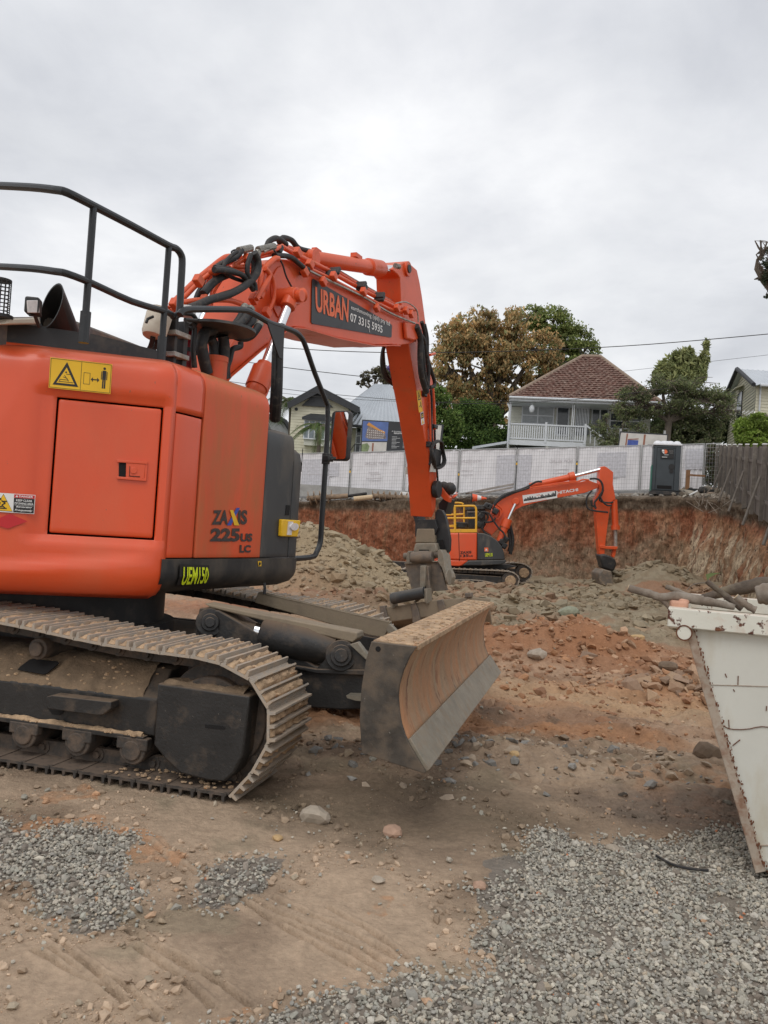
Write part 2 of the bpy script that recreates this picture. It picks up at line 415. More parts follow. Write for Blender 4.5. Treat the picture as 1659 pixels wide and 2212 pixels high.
body.add(top + [V(-.25, .9, 2.61), V(-1.6, .9, 2.61)], [tuple(range(len(top) + 2))])
bot = [surf(s, 1.0) for s in np.linspace(-2.1, .045, 50)]
body.add(bot + [V(-.5, .9, 1.0), V(-1.5, .9, 1.0)], [tuple(range(len(bot) + 2))[::-1]])
body_o = body.build('rear_bodywork', M['orange'], exc, UP, angle=50, solid=.03)
d = shell(ds0, ds1, dz0, dz1, off=-.028); door = d.build('side_door', M['orange'], exc, UP, solid=.03, bevel=.012, angle=50)
mb = MB(); core = [surf(s, 1.05, -.05) for s in np.linspace(-2.05, 1.75, 60)]
core = [V(p.x, p.y, 1.06) for p in core] + [V(1.1, 1.0, 1.06), V(-1.5, 1.0, 1.06)]
mb.slab([V(p.x * .95, p.y * .94, 1.06) for p in core], (0, 0, 1.14)); 
mb.slab([V(min(p.x, .5) * .94, p.y * .90, 2.2) for p in core], (0, 0, .3))
mb.build('inner_body', M['gap'], exc, UP, smooth=False)
# latch
hq = squad([H2(585, 745), H2(735, 757), H2(742, 660), H2(588, 648)], -.024); mb = MB()
for (u0, v0, u1, v1, h) in ((0, 0, 1, .13, .014), (0, .87, 1, 1, .014), (.3, .13, .92, .87, .010), (.92, .0, 1, 1, .008)): plate(mb, hq, u0, v0, u1, v1, 0, h)
disc(mb, hq, .55, .5, .12, .17, .01, .006); lt = mb.build('latch', M['orange'], door, UP, bevel=.002)
mb = MB(); plate(mb, hq, .06, .13, .29, .87, 0, .002); line(mb, hq, (.4, .2), (.78, .2), .02, .0101, 1.5); line(mb, hq, (.42, .2), (.42, .7), .014, .0101, 1.5); mb.build('latch_slot', M['gap'], door, UP, smooth=False)

np_ = shell(.055, .328, 1.285, 2.25, off=-.004).build('narrow_side_panel', M['orange'], exc, UP, solid=.03, bevel=.006, angle=50)
sB = find(*H2(1328, 800))[0]; sC = find(*H2(1465, 850))[0]
mp_ = shell(.345, sB - .006, 1.285, 2.61, off=.004); tp = [surf(s, 2.61, .004) for s in np.linspace(.345, sB - .006, 12)]
mp_.add(tp + [V(tp[-1].x, -.62, 2.6), V(tp[0].x, -.62, 2.6)], [tuple(range(14))]); mp_o = mp_.build('wide_side_panel', M['orange_dusty'], exc, UP, solid=.03, bevel=.006, angle=50)
fr = shell(sB + .004, sC - .006, 1.285, 2.33, ins=inset_front); tp = [surf(s, 2.33, 0, inset_front) for s in np.linspace(sB + .004, sC - .006, 8)]
fr.add(tp + [V(tp[-1].x, -.75, 2.335), V(tp[0].x, -.75, 2.335)], [tuple(range(10))]); fr_o = fr.build('black_side_panel', M['charcoal'], exc, UP, solid=.03, bevel=.006, angle=50)
f2 = shell(sC + .004, 1.9, 1.285, 2.2, ins=lambda z: float(np.interp(z, [1.2, 2.08, 2.17, 2.2], [0, 0, .02, .06]))); tp = [surf(s, 2.2, -.06, lambda z: 0) for s in np.linspace(sC + .004, 1.9, 14)]
f2.add(tp + [V(.9, -.6, 2.2)], [tuple(range(15))]); f2_o = f2.build('front_corner_panel', M['charcoal'], exc, UP, solid=.03, bevel=.006, angle=50)
# raised black step between the wide panel and the front panel
mb = MB(); a = surf(sB + .006, 2.3, -.02); mb.slab([V(a.x, -1.30, 2.30), V(a.x + .16, -1.28, 2.30), V(a.x + .05, -1.20, 2.54), V(a.x, -1.2, 2.57)], (0, .7, 0)); mb.build('hood_corner', M['charcoal'], exc, UP, bevel=.02)
q = [surf(sC - .03 + .13 * i, 0, 0) for i in range(2)]
gq = squad([H2(1492, 710), H2(1520, 712), H2(1522, 600), H2(1496, 590)], -.002); mb = MB(); poly(mb, gq, [(0, .1), (.5, 0), (1, .1), (1, .9), (.5, 1), (0, .9)], 0, .006); mb.build('grab_recess', M['gap'], f2_o, UP)
sk = shell(.012, 1.9, 1.04, 1.277, ins=inset_skirt, off=.012)
bt = [surf(s, 1.04, .012, inset_skirt) for s in np.linspace(.012, 1.9, 40)]; sk.add(bt + [V(1.0, .5, 1.04), V(-.5, .5, 1.04)], [tuple(range(42))[::-1]])
tp = [surf(s, 1.277, .012, inset_skirt) for s in np.linspace(.012, 1.9, 40)]; tp2 = [surf(s, 1.28, -.1, inset_skirt) for s in np.linspace(.012, 1.9, 40)]; sk.grid([tp, tp2])
sk_o = sk.build('lower_skirt', M['skirt'], exc, UP, angle=50)
# latch and amber lamp on the black panel
q = squad([H2(1395, 1035), H2(1465, 1037), H2(1472, 952), H2(1400, 950)], .0); mb = MB()
plate(mb, q, 0, 0, 1, 1, 0, .035); lp = mb.build('side_marker_lamp', M['yellow'], fr_o, UP, bevel=.008)
mb = MB(); disc(mb, q, .6, .6, .22, .22, .035, .02); plate(mb, q, .3, .1, .55, .9, .036, .006); mb.build('lamp_lens', M['lens'], fr_o, UP)
q = squad([H2(1432, 930), H2(1450, 931), H2(1455, 880), H2(1437, 878)], .001); mb = MB(); plate(mb, q, 0, 0, 1, 1, 0, .004); mb.build('lock', M['gap'], fr_o, UP)

# ---- cab and left bodywork on the far side
mb = MB(); mb.slab([V(-.05, .35, 1.08), V(1.15, .35, 1.08), V(1.32, .35, 1.7), V(1.12, .35, 2.84), V(-.02, .35, 2.84)], (0, .9, 0)); cab = mb.build('cab', M['charcoal'], exc, UP, bevel=.04)
mb = MB(); mb.slab([V(.08, .345, 1.75), V(1.18, .345, 1.75), V(1.02, .345, 2.70), V(.08, .345, 2.70)], (0, -.006, 0)); mb.build('cab_window', mat('cab_glass', (.04, .05, .055), .06, spec=.7), cab, UP, smooth=False)
mb = MB(); mb.slab([V(-1.45, .55, 1.05), V(-.1, .55, 1.05), V(-.1, .55, 2.5), V(-1.45, .55, 2.5)], (0, .72, 0)); mb.build('left_bodywork', M['orange'], exc, UP, bevel=.12)
# ---- stickers and lettering on the body
def sticker(name, parent, parts, frame=UP):
    """parts: list of (MB, material)"""
    first = None
    mb = MB(); mats = []
    for b, m in parts:
        if m not in mats: mats.append(m)
        k = mats.index(m); n0 = len(mb.v)
        mb.v += b.v; mb.f += [tuple(i + n0 for i in f) for f in b.f]; mb.m += [k] * len(b.f)
    return mb.build(name, mats, parent, frame, smooth=False)
def warning(q, man=True):
    Y = MB(); K = MB(); Y2 = MB()
    plate(Y, q, 0, 0, 1, 1, 0, .002)
    def fr_(u0, v0, u1, v1, w=.006):
        for a, b in (((u0, v0), (u1, v0)), ((u1, v0), (u1, v1)), ((u1, v1), (u0, v1)), ((u0, v1), (u0, v0))): line(K, q, a, b, w, .0024, 2.0, .001)
    fr_(.015, .03, .985, .97); line(K, q, (.505, .03), (.505, .97), .006, .0024, 2.0, .001)
    poly(K, q, [(.06, .12), (.47, .12), (.27, .9)], .0024, .001); poly(Y2, q, [(.12, .19), (.41, .19), (.27, .72)], .0038, .001)
    for a, b in (((.15, .24), (.39, .24)), ((.17, .31), (.31, .31)), ((.17, .24), (.17, .31)), ((.24, .46), (.29, .33)), ((.22, .40), (.29, .36)), ((.29, .33), (.31, .27)), ((.27, .5), (.33, .5))): line(K, q, a, b, .009, .0050, 2.0, .001)
    disc(K, q, .265, .56, .014, .028, .005, .001)
    fr_(.55, .25, .65, .62)
    line(K, q, (.70, .42), (.77, .42), .018, .0024, 2, .001); poly(K, q, [(.665, .42), (.70, .50), (.70, .34)], .0024, .001); poly(K, q, [(.805, .42), (.77, .34), (.77, .50)], .0024, .001)
    disc(K, q, .88, .82, .022, .045, .0024, .001); plate(K, q, .85, .45, .91, .75, .0024, .001)
    plate(K, q, .83, .45, .842, .72, .0024, .001); plate(K, q, .918, .45, .93, .72, .0024, .001); plate(K, q, .853, .16, .876, .45, .0024, .001); plate(K, q, .884, .16, .907, .45, .0024, .001)
    return [(Y, M['yellow']), (K, M['ink']), (Y2, M['yellow'])]
sticker('warning_sticker', body_o, warning(squad([H2(245, 288), H2(555, 320), H2(563, 173), H2(255, 138)], .007)))
q = squad([H2(-110, 905), H2(172, 922), H2(177, 827), H2(-105, 812)], .007)
A = MB(); B = MB(); C_ = MB(); D_ = MB(); E_ = MB()
plate(A, q, 0, 0, 1, 1, 0, .002); plate(B, q, .62, .03, .99, .78, .0024, .001); plate(C_, q, .62, .79, .99, .97, .0024, .001)
poly(D_, q, [(.26, .08), (.60, .08), (.43, .92)], .0024, .001); poly(B, q, [(.25, .05), (.61, .05), (.43, .96)], .0014, .0008)
for a, b in (((.40, .60), (.47, .48)), ((.47, .48), (.41, .36)), ((.41, .36), (.47, .22)), ((.38, .5), (.36, .38)), ((.43, .56), (.50, .58)), ((.36, .2), (.50, .2)), ((.35, .27), (.42, .3))): line(B, q, a, b, .028, .004, 2.4, .001)
disc(B, q, .375, .68, .025, .06, .004, .001)
text(E_, 'DANGER', q, .71, .83, .96, .94, .0042, .02); text(E_, 'KEEP CLEAR', q, .66, .61, .95, .72, .0042, .02); text(E_, 'OF SWING AREA', q, .635, .45, .975, .56, .0042, .02)
text(E_, 'Reversing', q, .67, .26, .95, .38, .0042, .02, .06); text(E_, 'Frequently', q, .65, .08, .96, .21, .0042, .02, .06); line(E_, q, (.63, .41), (.98, .41), .006, .004, 2.4, .001)
poly(E_, q, [(.645, .83), (.695, .83), (.67, .94)], .0042, .0005)
sticker('danger_sticker', body_o, [(A, M['white']), (B, M['ink']), (C_, M['red']), (D_, M['yellow']), (E_, M['white'])])
q = squad([H2(-60, 997), H2(140, 997), H2(140, 920), H2(-60, 920)], .008); A = MB(); poly(A, q, [(0, .4), (.5, 0), (1, .5), (.55, 1)], 0, .001); sticker('red_diamond', body_o, [(A, M['red'])])
class Conform:
    def __init__(s, pxs, ins, base): s.c = [find(*p) for p in pxs]; s.ins = ins; s.base = base
    def p(s, u, v, off=0.0):
        a, b, c_, d_ = s.c; w_ = [(1 - u) * (1 - v), u * (1 - v), u * v, (1 - u) * v]
        return surf(sum(k * q[0] for k, q in zip(w_, s.c)), sum(k * q[1] for k, q in zip(w_, s.c)), s.base + off, s.ins)
q = Conform([H2(892, 1280), H2(1024, 1270), H2(1030, 1188), H2(904, 1186)], inset_skirt, .024); A = MB()
text(A, 'UEM150', q, 0, 0, 1, 1, .006, .014); text(A, 'UEM150', q, .006, 0, 1.006, 1, .0062, .014); Bk = MB(); Bk.grid([[q.p(u, v, .0005) for u in np.linspace(-.12, 1.06, 24)] for v in np.linspace(-.1, 1.12, 20)]); sticker('number_decal', sk_o, [(A, M['fluoro']), (Bk, M['ink'])])
q = squad([H2(1288, 1186), H2(1305, 1186), H2(1305, 1160), H2(1288, 1160)], .014); A = MB(); B = MB(); plate(A, q, 0, 0, 1, 1, 0, .001); disc(B, q, .5, .5, .3, .3, .0014, .0005); plate(B, q, .1, .1, .4, .3, .0014, .0005); sticker('small_sticker', sk_o, [(A, M['yellow']), (B, M['ink'])])
q = squad([H2(1058, 977), H2(1236, 977), H2(1240, 903), H2(1066, 903)], .009); A = MB(); B = MB(); C_ = MB()
text(A, 'ZA', q, 0, 0, .44, 1, 0, .04); text(A, 'IS', q, .72, 0, 1, 1, 0, .04)
poly(B, q, [(.42, -.05), (.53, -.05), (.76, 1.15), (.66, 1.15)][0:4], 0, .001); poly(C_, q, [(.62, -.05), (.76, -.05), (.55, 1.0), (.46, 1.0)], .002, .001)
sticker('model_decal', mp_o, [(A, M['inkdull']), (B, M['blue']), (C_, M['yellow'])])
q = squad([H2(1050, 1062), H2(1262, 1062), H2(1265, 995), H2(1056, 995)], .009); A = MB(); text(A, '225', q, 0, 0, .68, 1, 0, .05); text(A, 'US', q, .70, 0, 1, .62, 0, .05)
q = squad([H2(1198, 1118), H2(1254, 1116), H2(1256, 1078), H2(1200, 1078)], .009); text(A, 'LC', q, 0, 0, 1, 1, 0, .05); sticker('model_number', mp_o, [(A, M['inkdull'])])

# ---- hood, exhaust, lamp, rails
def hu(px, py, y): return UP.on(px, py, y)
mb = MB(); rim = []
for s in np.linspace(-2.0, .14, 50):
    rim.append(s)
a = [surf(s, 2.55, -float(np.interp(s, [-2, -.6, .14], [.12, .15, .25])), lambda z: 0) for s in rim]
ztop = [float(np.interp(s, [-2, -.5, .1, .62], [2.75, 2.73, 2.66, 2.62])) for s in rim]
mb.grid([[V(p.x, p.y, 2.55) for p in a], [V(p.x, p.y, z) for p, z in zip(a, ztop)], [V(p.x * .97, p.y * .97, z) for p, z in zip(a, ztop)], [V(p.x * .97, p.y * .97, 2.55) for p in a]])
mb.build('hood_edge', M['black'], exc, UP)
mb = MB(); mb.slab([hu(-40, 685, -.45), hu(100, 684, -.45), hu(165, 692, -.45), hu(314, 750, -.45), hu(335, 778, -.45), hu(-40, 760, -.45)], (0, .8, 0)); mb.build('engine_hood', M['greytop'], exc, UP, bevel=.02)
mb = MB(); mb.slab([hu(20, 688, -.62), hu(85, 686, -.62), hu(90, 700, -.62), hu(12, 700, -.62)], (0, .2, 0)); mb.build('hood_scoop', M['jar'], exc, UP, bevel=.01)
mb = MB(); Lp = UP.on(111, 660, -.62); n = 26; R1, R2, R3 = [], [], []
axis = Lp; ba = UP.on(148, 735, -.40)
camd = UP.loc(CAM) - Lp; camd.z = 0; camd.normalize(); lat = V(-camd.y, camd.x, 0)
nrm = (camd * .45 + lat * (-1 if (UP.on(60, 660, -.62) - Lp).dot(lat) < 0 else 1) * .9).normalized(); side = V(-nrm.y, nrm.x, 0)
for i in range(n):
    t = 2 * math.pi * i / n
    R1.append(Lp + side * .135 * math.cos(t) + V(0, 0, 1) * .155 * math.sin(t) - nrm * .03 * math.sin(t))
    R2.append(Lp + side * .125 * math.cos(t) + V(0, 0, 1) * .145 * math.sin(t) - nrm * .03 * math.sin(t))
    b_ = ba + side * .15 * math.cos(t) + V(0, 0, -.1); b_ = b_ - nrm * .15 * math.sin(t)
    R3.append(b_)
R4 = [p + (ba - p) * .15 for p in R3]
for rows in ((R3, R1), (R1, R2), (R2, R4)): mb.grid([list(r) + [r[0]] for r in rows], flip=False)
mb.build('exhaust_pipe', M['black'], exc, UP, angle=60)
q0 = UP.on(72, 662, -.75); mb = MB(); mb.box(q0, (.10, .085, .10), rz=.6); lb = mb.build('work_lamp', M['black'], exc, UP, bevel=.012)
mb = MB(); Q_ = [UP.on(*H1(*p), -.80) for p in ((178, 965), (255, 965), (250, 882), (172, 884))]; q = Quad(*Q_); plate(mb, q, 0, 0, 1, 1, 0, .006); mb.build('lamp_glass', M['lens'], lb, UP, bevel=.01)
mb = MB(); mb.tube([UP.on(75, 680, -.75), UP.on(84, 705, -.7)], .012); mb.tube([UP.on(64, 680, -.75), UP.on(88, 682, -.75)], .01); mb.build('lamp_bracket', M['black'], exc, UP)
mb = MB()  # wire cage lamp guard at the left edge
cg = UP.on(*H1(0, 870), -.55)
for k in range(14):
    t = 2 * math.pi * k / 14; mb.tube([cg + V(.06 * math.cos(t), .06 * math.sin(t), -.11), cg + V(.06 * math.cos(t), .06 * math.sin(t), .11)], .003, 5)
for z in np.linspace(-.11, .11, 10): mb.tube([cg + V(.06 * math.cos(t), .06 * math.sin(t), z) for t in np.linspace(0, 6.28, 17)[:-1]], .003, 5, closed=True)
mb.cyl(cg + V(0, 0, -.125), cg + V(0, 0, -.105), .085); mb.cyl(cg + V(0, 0, .105), cg + V(0, 0, .118), .062); mb.build('beacon_cage', M['black'], exc, UP)

def rz(pts, y):
    return [UP.on(*H1(*p), y) for p in pts]
mb = MB(); tr = rz([(440, 180), (600, 260), (860, 395), (1100, 525), (1150, 545), (1182, 585), (1190, 640), (1180, 820), (1175, 930), (1165, 975), (1130, 990)], -1.12)
p0 = tr[0]; left = [p0 + V(-.35, .37, .02), p0 + V(-.10, .13, .02)]
left = [UP.on(*H1(-60, 132), -.35), UP.on(*H1(200, 145), -.80), UP.on(*H1(360, 162), -1.04)]
mb.tube(smooth_path(left + tr[0:1] + tr[1:], 3), .025, 10)
lr = [UP.on(*H1(-60, 660), -.35), UP.on(*H1(200, 675), -.80), UP.on(*H1(360, 695), -1.04)] + rz([(440, 710), (600, 772), (860, 890), (1090, 960), (1130, 990)], -1.12)
mb.tube(smooth_path(lr, 3), .022, 10); rail = mb.build('handrail', M['rail'], exc, UP)
for a, b in (((612, 265), (556, 1110)), ((1104, 520), (1070, 1260))):
    mb = MB(); P = rz([a, b], -1.12); P[1] = V(P[0].x, -1.12, P[1].z); mb.tube(P, .022, 10); mb.tube([P[1] + V(0, 0, .14), P[1] + V(0, 0, -.05)], .032, 10); mb.build('rail_post', M['rail'], exc, UP)
mb = MB(); P = rz([(1000, 1120), (1040, 985)], -.95); ax = (P[1] - P[0]).normalized(); mb.tube([P[0], P[0] + ax * .03, P[1], P[1] + ax * .02], [.075, .088, .092, .08], 20); mb.tube([P[1] + ax * .005, P[1] + ax * .04], .085, 20)
mb.build('fluid_canister', M['jar'], exc, UP, angle=50)
mb = MB(); 
for dx in (0, .05): mb.tube(smooth_path([P[0] + V(dx, 0, 0), UP.on(*H1(985, 1180), -.9) + V(dx, 0, 0), UP.on(*H1(950, 1240), -.85)], 3), .018)
mb.tube([UP.on(*H1(955, 1030), -1.03), UP.on(*H1(965, 1005), -1.03), UP.on(*H1(1000, 990), -1.03)], .01); mb.build('canister_hose', M['rubber'], exc, UP)
mb = MB(); a = UP.on(*H1(1218, 1330), -.80); a0 = UP.on(*H1(1213, 1050), -.80); a = V(a0.x, a0.y, a.z); mb.tube([a, a0 - V(0, 0, .06), a0 - V(0, 0, .02), a0], [.068, .068, .05, .02], 18)
mb.tube([a0, a0 + V(0, 0, .05)], .02); ex = mb.build('fire_extinguisher', M['extinguisher'], exc, UP, angle=50)
mb = MB(); mb.tube([a + V(0, 0, .40), a + V(0, 0, .47)], .0695, 18); mb.build('extinguisher_label', M['white'], ex, UP)
mb = MB(); 
for z in (.12, .30): mb.tube([a + V(0, 0, z), a + V(0, 0, z + .03)], .074, 18); mb.box(a + V(.09, -.02, z + .015), (.06, .03, .03))
mb.build('extinguisher_bracket', M['black'], ex, UP)
mb = MB(); b0 = UP.on(*H1(1140, 1290), -1.0); b1 = UP.on(*H1(1140, 1000), -1.0); mb.span(V(b0.x - .05, -1.03, b0.z - .1), V(b0.x - .02, -.95, b1.z)); mb.build('mounting_post', M['black'], exc, UP, bevel=.005); mb = MB(); mb.span(V(b0.x + .05, -1.03, b0.z - .1), V(b0.x + .10, -.90, b1.z)); mb.build('mounting_post', M['black'], exc, UP, bevel=.005)
for z in (b0.z + .03, b1.z - .13): mb = MB(); mb.span(V(b0.x - .08, -1.06, z), V(b0.x + .09, -.98, z + .035)); mb.build('clamp', M['steel'], exc, UP, bevel=.004)

# front guard tube, gusset and mirror
G = lambda x, y, yy=-1.18: UP.on(x, y, yy)
mb = MB(); g1 = [G(388, 680), G(398, 670), G(430, 668), G(519, 669), G(545, 676), G(580, 696), G(600, 703), G(634, 715), G(650, 728), G(660, 748), G(680, 806), G(704, 866), G(708, 885), G(706, 960)]
g2 = [V(g1[-1].x, g1[-1].y, z) for z in (2.2, 1.9, 1.5)]; e = UP.on(652, 1207, -1.12)
g2 = [g1[-1], V(g1[-1].x, -1.18, 1.6), V(g1[-1].x, -1.18, 1.42), V(g1[-1].x - .06, -1.18, 1.32), V(g1[-1].x - .16, -1.17, 1.27), V(1.18, -1.12, 1.25)]
mb.tube(smooth_path(g1, 3), .024, 10); mb.tube(smooth_path(g2, 3), .026, 10); mb.build('mirror_guard_tube', M['rail'], exc, UP)
mb = MB(); mb.slab([G(576, 691, -1.2), G(615, 706, -1.2), G(611, 777, -1.2), G(603, 772, -1.2)], (0, .012, 0)); mb.build('gusset_plate', M['black'], exc, UP, bevel=.003)
mb = MB(); mb.tube(smooth_path([G(603, 700, -1.1), G(600, 760, -1.1), G(598, 850, -1.1), G(594, 905, -1.0)], 3), .05, 10); mb.tube(smooth_path([G(592, 760, -1.1), G(590, 830, -1.1), G(586, 890, -1.0)], 3), .02, 8); mb.build('rubber_sheathed_hose', M['rubber'], exc, UP)
gm = V(g2[0].x, -1.18, 0); mz = UP.on(700, 990, -1.18).z
mb = MB(); mb.tube([V(gm.x, -1.18, mz - .05), V(gm.x, -1.18, mz + .05)], .04, 10); mb.box(V(gm.x, -1.2, mz), (.10, .07, .05)); mb.build('mirror_clamp', M['black'], exc, UP, bevel=.005)
mc = UP.on(733, 941, -1.30); mdir = UP.loc(CAM) - mc; yaw = math.atan2(mdir.y, mdir.x) - .60
mb = MB(); w_, h_ = .105, .235; X_ = V(-math.sin(yaw), math.cos(yaw), 0); N_ = V(math.cos(yaw), math.sin(yaw), 0)
def rrect(c, ax, ay, hw, hh, r, k=4):
    out = []
    for (sx, sy, a0_) in ((1, 1, 0), (-1, 1, 90), (-1, -1, 180), (1, -1, 270)):
        for i in range(k + 1):
            t = math.radians(a0_ + 90 * i / k); out.append(c + ax * (sx * (hw - r) + r * math.cos(t)) + ay * (sy * (hh - r) + r * math.sin(t)))
    return out
Z_ = V(0, 0, 1); mb.slab(rrect(mc, X_, Z_, w_, h_, .04), N_ * -.06); mir = mb.build('mirror', M['black'], exc, UP, bevel=.012)
mb = MB(); mb.slab(rrect(mc + N_ * .002, X_, Z_, w_ - .014, h_ - .014, .03), N_ * .004); mb.build('mirror_glass', M['glass'], mir, UP, smooth=False)
mb = MB(); lo = mc - N_ * .03 - Z_ * (h_ + .0); mb.tube(smooth_path([V(gm.x, -1.18, mz), V(gm.x * .5 + lo.x * .5, lo.y * .5 - .59, mz), V(lo.x, lo.y, mz + .01), lo + V(0, 0, .03), lo + V(0, 0, .06)], 3), .013, 8); mb.build('mirror_arm', M['black'], exc, UP)
# ---- boom
D5 = lambda x, y, yy: UP.on(*H5(x, y), yy)
bo = [(.30, 2.75), (.39, 3.14), (.56, 3.44), (.81, 3.68), (1.13, 3.88), (1.42, 4.02), (1.72, 4.10), (2.08, 4.21), (2.34, 4.21), (3.5, 4.32), (4.78, 4.41), (5.34, 4.42), (5.47, 4.33), (5.45, 4.15), (5.3, 4.03), (4.84, 3.985), (4.62, 3.93), (4.09, 3.83), (3.12, 3.68), (2.6, 3.62), (2.38, 3.60), (2.2, 3.56), (2.04, 3.49), (1.85, 3.36), (1.14, 2.86), (.8, 2.51), (.5, 2.2), (.2, 2.2)]
bo = []
for p in [(481, 787), (504, 741), (527, 703), (546, 665), (560, 632), (569, 598), (578, 577), (590, 565), (604, 559), (620, 560), (640, 567), (662, 580), (700, 597), (862, 676), (893, 690), (900, 700), (904, 720), (899, 738), (885, 743), (861, 746), (845, 744), (808, 745), (728, 729), (690, 718), (656, 708), (635, 706), (618, 711), (605, 719), (595, 730), (560, 756), (496, 810), (440, 880)]:
    q = UP.on(*p, -.55); bo.append((q.x, q.z))
bo += [(bo[-1][0] - .1, 2.1), (bo[0][0] - .35, 2.1)]
mb = MB(); mb.prism(bo, -.55, -.03); boom = mb.build('boom', M['orange_boom'], exc, UP, bevel=.012, angle=30)
mb = MB(); low = [UP.on(*p, -.55) for p in [(861, 748), (845, 747), (808, 748), (728, 732), (690, 721), (656, 711), (635, 709), (618, 714), (597, 731), (560, 759), (496, 814), (440, 884)]]
mb.grid([[p + V(0, -.028, 0) for p in low], [p + V(0, -.028, .012) for p in low], [p + V(0, .04, .012) for p in low]]); 
mb.grid([[p + V(0, -.028, 0) for p in low], [p + V(0, .55, 0) for p in low]]); mb.build('boom_lower_flange', M['orange_boom'], boom, UP, angle=50)
mb = MB(); r1 = UP.on(*H5(1462, 608), -.555); 
mb.slab([UP.on(*H5(*p), -.555) for p in ((1418, 560), (1500, 575), (1500, 655), (1470, 668), (1425, 655))], (0, -.05, 0)); mb.build('boom_tip_boss', M['orange_boom'], boom, UP, bevel=.02)
# reinforcement pad round the cylinder pin
mb = MB(); pc = UP.on(*H5(745, 400), -.552); mb.slab([pc + V(.30 * math.cos(t) * .8, 0, .27 * math.sin(t)) for t in np.linspace(0, 6.28, 33)[:-1]], (0, -.012, 0)); mb.build('boom_pin_pad', M['orange_boom'], boom, UP, bevel=.005)
# sign
q = Quad(*[UP.on(*H5(*p), -.557) for p in ((901, 568), (1357, 648), (1360, 575), (906, 310))]); 
A = MB(); uv = []
poly(A, q, [(.012, 0), (.99, 0), (1, .06), (1, .94), (.985, 1), (.012, 1), (0, .96), (0, .03)], 0, .004); A.build('sign_plate', M['signblack'], boom, UP, smooth=False)
A = MB(); B = MB()
def tq(pts): return Quad(*[UP.on(*H5(*p), -.557) for p in pts])
q1 = tq([(924, 500), (1108, 562), (1112, 432), (921, 358)]); text(A, 'URBAN', q1, 0, 0, 1, 1, .009, .03)
text(B, 'earthmoving (qld) pty ltd', tq([(1124, 492), (1345, 590), (1345, 556), (1124, 462)]), 0, 0, 1, 1, .009, .008)
text(B, '07 3315 5935', tq([(1120, 556), (1303, 624), (1304, 582), (1120, 506)]), 0, 0, 1, 1, .009, .02)
for k, (a, b) in enumerate((((1349, 570), (1357, 584)), ((1350, 588), (1356, 612)))): line(B, tq([(0, 1000), (1000, 1000), (1000, 0), (0, 0)]), (a[0] / 1000, 1 - a[1] / 1000), (b[0] / 1000, 1 - b[1] / 1000), .0012, .009)
A.build('sign_name', M['logo_orange'], boom, UP, smooth=False); B.build('sign_text', M['white'], boom, UP, smooth=False)
# lift cylinders
mb = MB(); a = D5(790, 415, -.70); b = D5(640, 805, -.70); b2 = D5(545, 1010, -.70)
ax = (b - a).normalized(); mb.cyl(a + V(0, -.07, 0), a + V(0, .2, 0), .085); mb.cyl(a - ax * .06, a + ax * .14, .075); ro = MB()
mb.build('lift_cylinder_rod_end', M['orange_boom'], exc, UP, bevel=.008)
pn = MB(); pn.cyl(D5(845, 405, -.70) + V(0, -.03, 0), a + V(0, .06, 0), .068); pn.cyl(a + V(0.0, -.12, 0), a + V(0, -.06, 0), .06); pn.build('boom_pin', M['orange_boom'], exc, UP, bevel=.006)
ro.cyl(D5(870, 405, -.70) + V(0, -.03, 0), D5(868, 405, -.70) + V(0, -.031, 0), .05)
ro = MB(); ro.cyl(a, b, .046); rod = ro.build('lift_cylinder_rod', M['chrome'], exc, UP)
mb = MB(); mb.tube([b - ax * .01, b + ax * .05, b + ax * .052, b + ax * .26, b + ax * .262, b + ax * .32, b + ax * .325, b + ax * 1.1], [.075, .08, .105, .105, .092, .092, .088, .088], 24); mb.tube(smooth_path([b + ax * .15 + V(.1, 0, .03), b + ax * .2 + V(.17, 0, 0), b + ax * .5 + V(.14, 0, 0), b + ax * .9 + V(.13, 0, 0)], 3), .022); mb.box(b + ax * .17 + V(.11, 0, 0), (.08, .07, .09), ry=.4)
mb.build('lift_cylinder', M['orange_boom'], exc, UP, angle=50, label='near lift cylinder with chrome rod')
mb = MB(); o2 = V(0, .95, 0); mb.cyl(a + o2, b + o2, .046); mb.build('lift_cylinder_rod', M['chrome'], exc, UP)
mb = MB(); mb.cyl(b + o2, b + o2 + ax * 1.1, .088); mb.build('lift_cylinder', M['orange_boom'], exc, UP)
# arm cylinder
mb = MB(); c0 = D5(890, 195, -.40); c1 = D5(1302, 258, -.40); c2 = D5(1405, 262, -.40); ax = (c1 - c0).normalized()
mb.tube([c0, c0 + ax * .05, c0 + ax * .06, c1 - ax * .42, c1 - ax * .41, c1 - ax * .05, c1], [.06, .08, .082, .084, .105, .105, .09], 24); mb.box(c0 + V(.15, 0, .12), (.12, .06, .05)); mb.box(c1 - ax * .75 + V(0, 0, .10), (.16, .08, .05)); mb.cyl(c0 + V(-.02, -.1, -.01), c0 + V(-.02, .1, -.01), .09)
mb.build('arm_cylinder', M['orange_boom'], exc, UP, angle=50)
mb = MB(); mb.cyl(c1, c2, .05); mb.build('arm_cylinder_rod', M['chrome'], exc, UP)
mb = MB(); mb.slab([D5(*p, -.44) for p in ((830, 215), (860, 165), (940, 170), (1000, 250), (1000, 300))], (0, .1, 0)); mb.build('arm_cylinder_bracket', M['orange_boom'], boom, UP, bevel=.008)
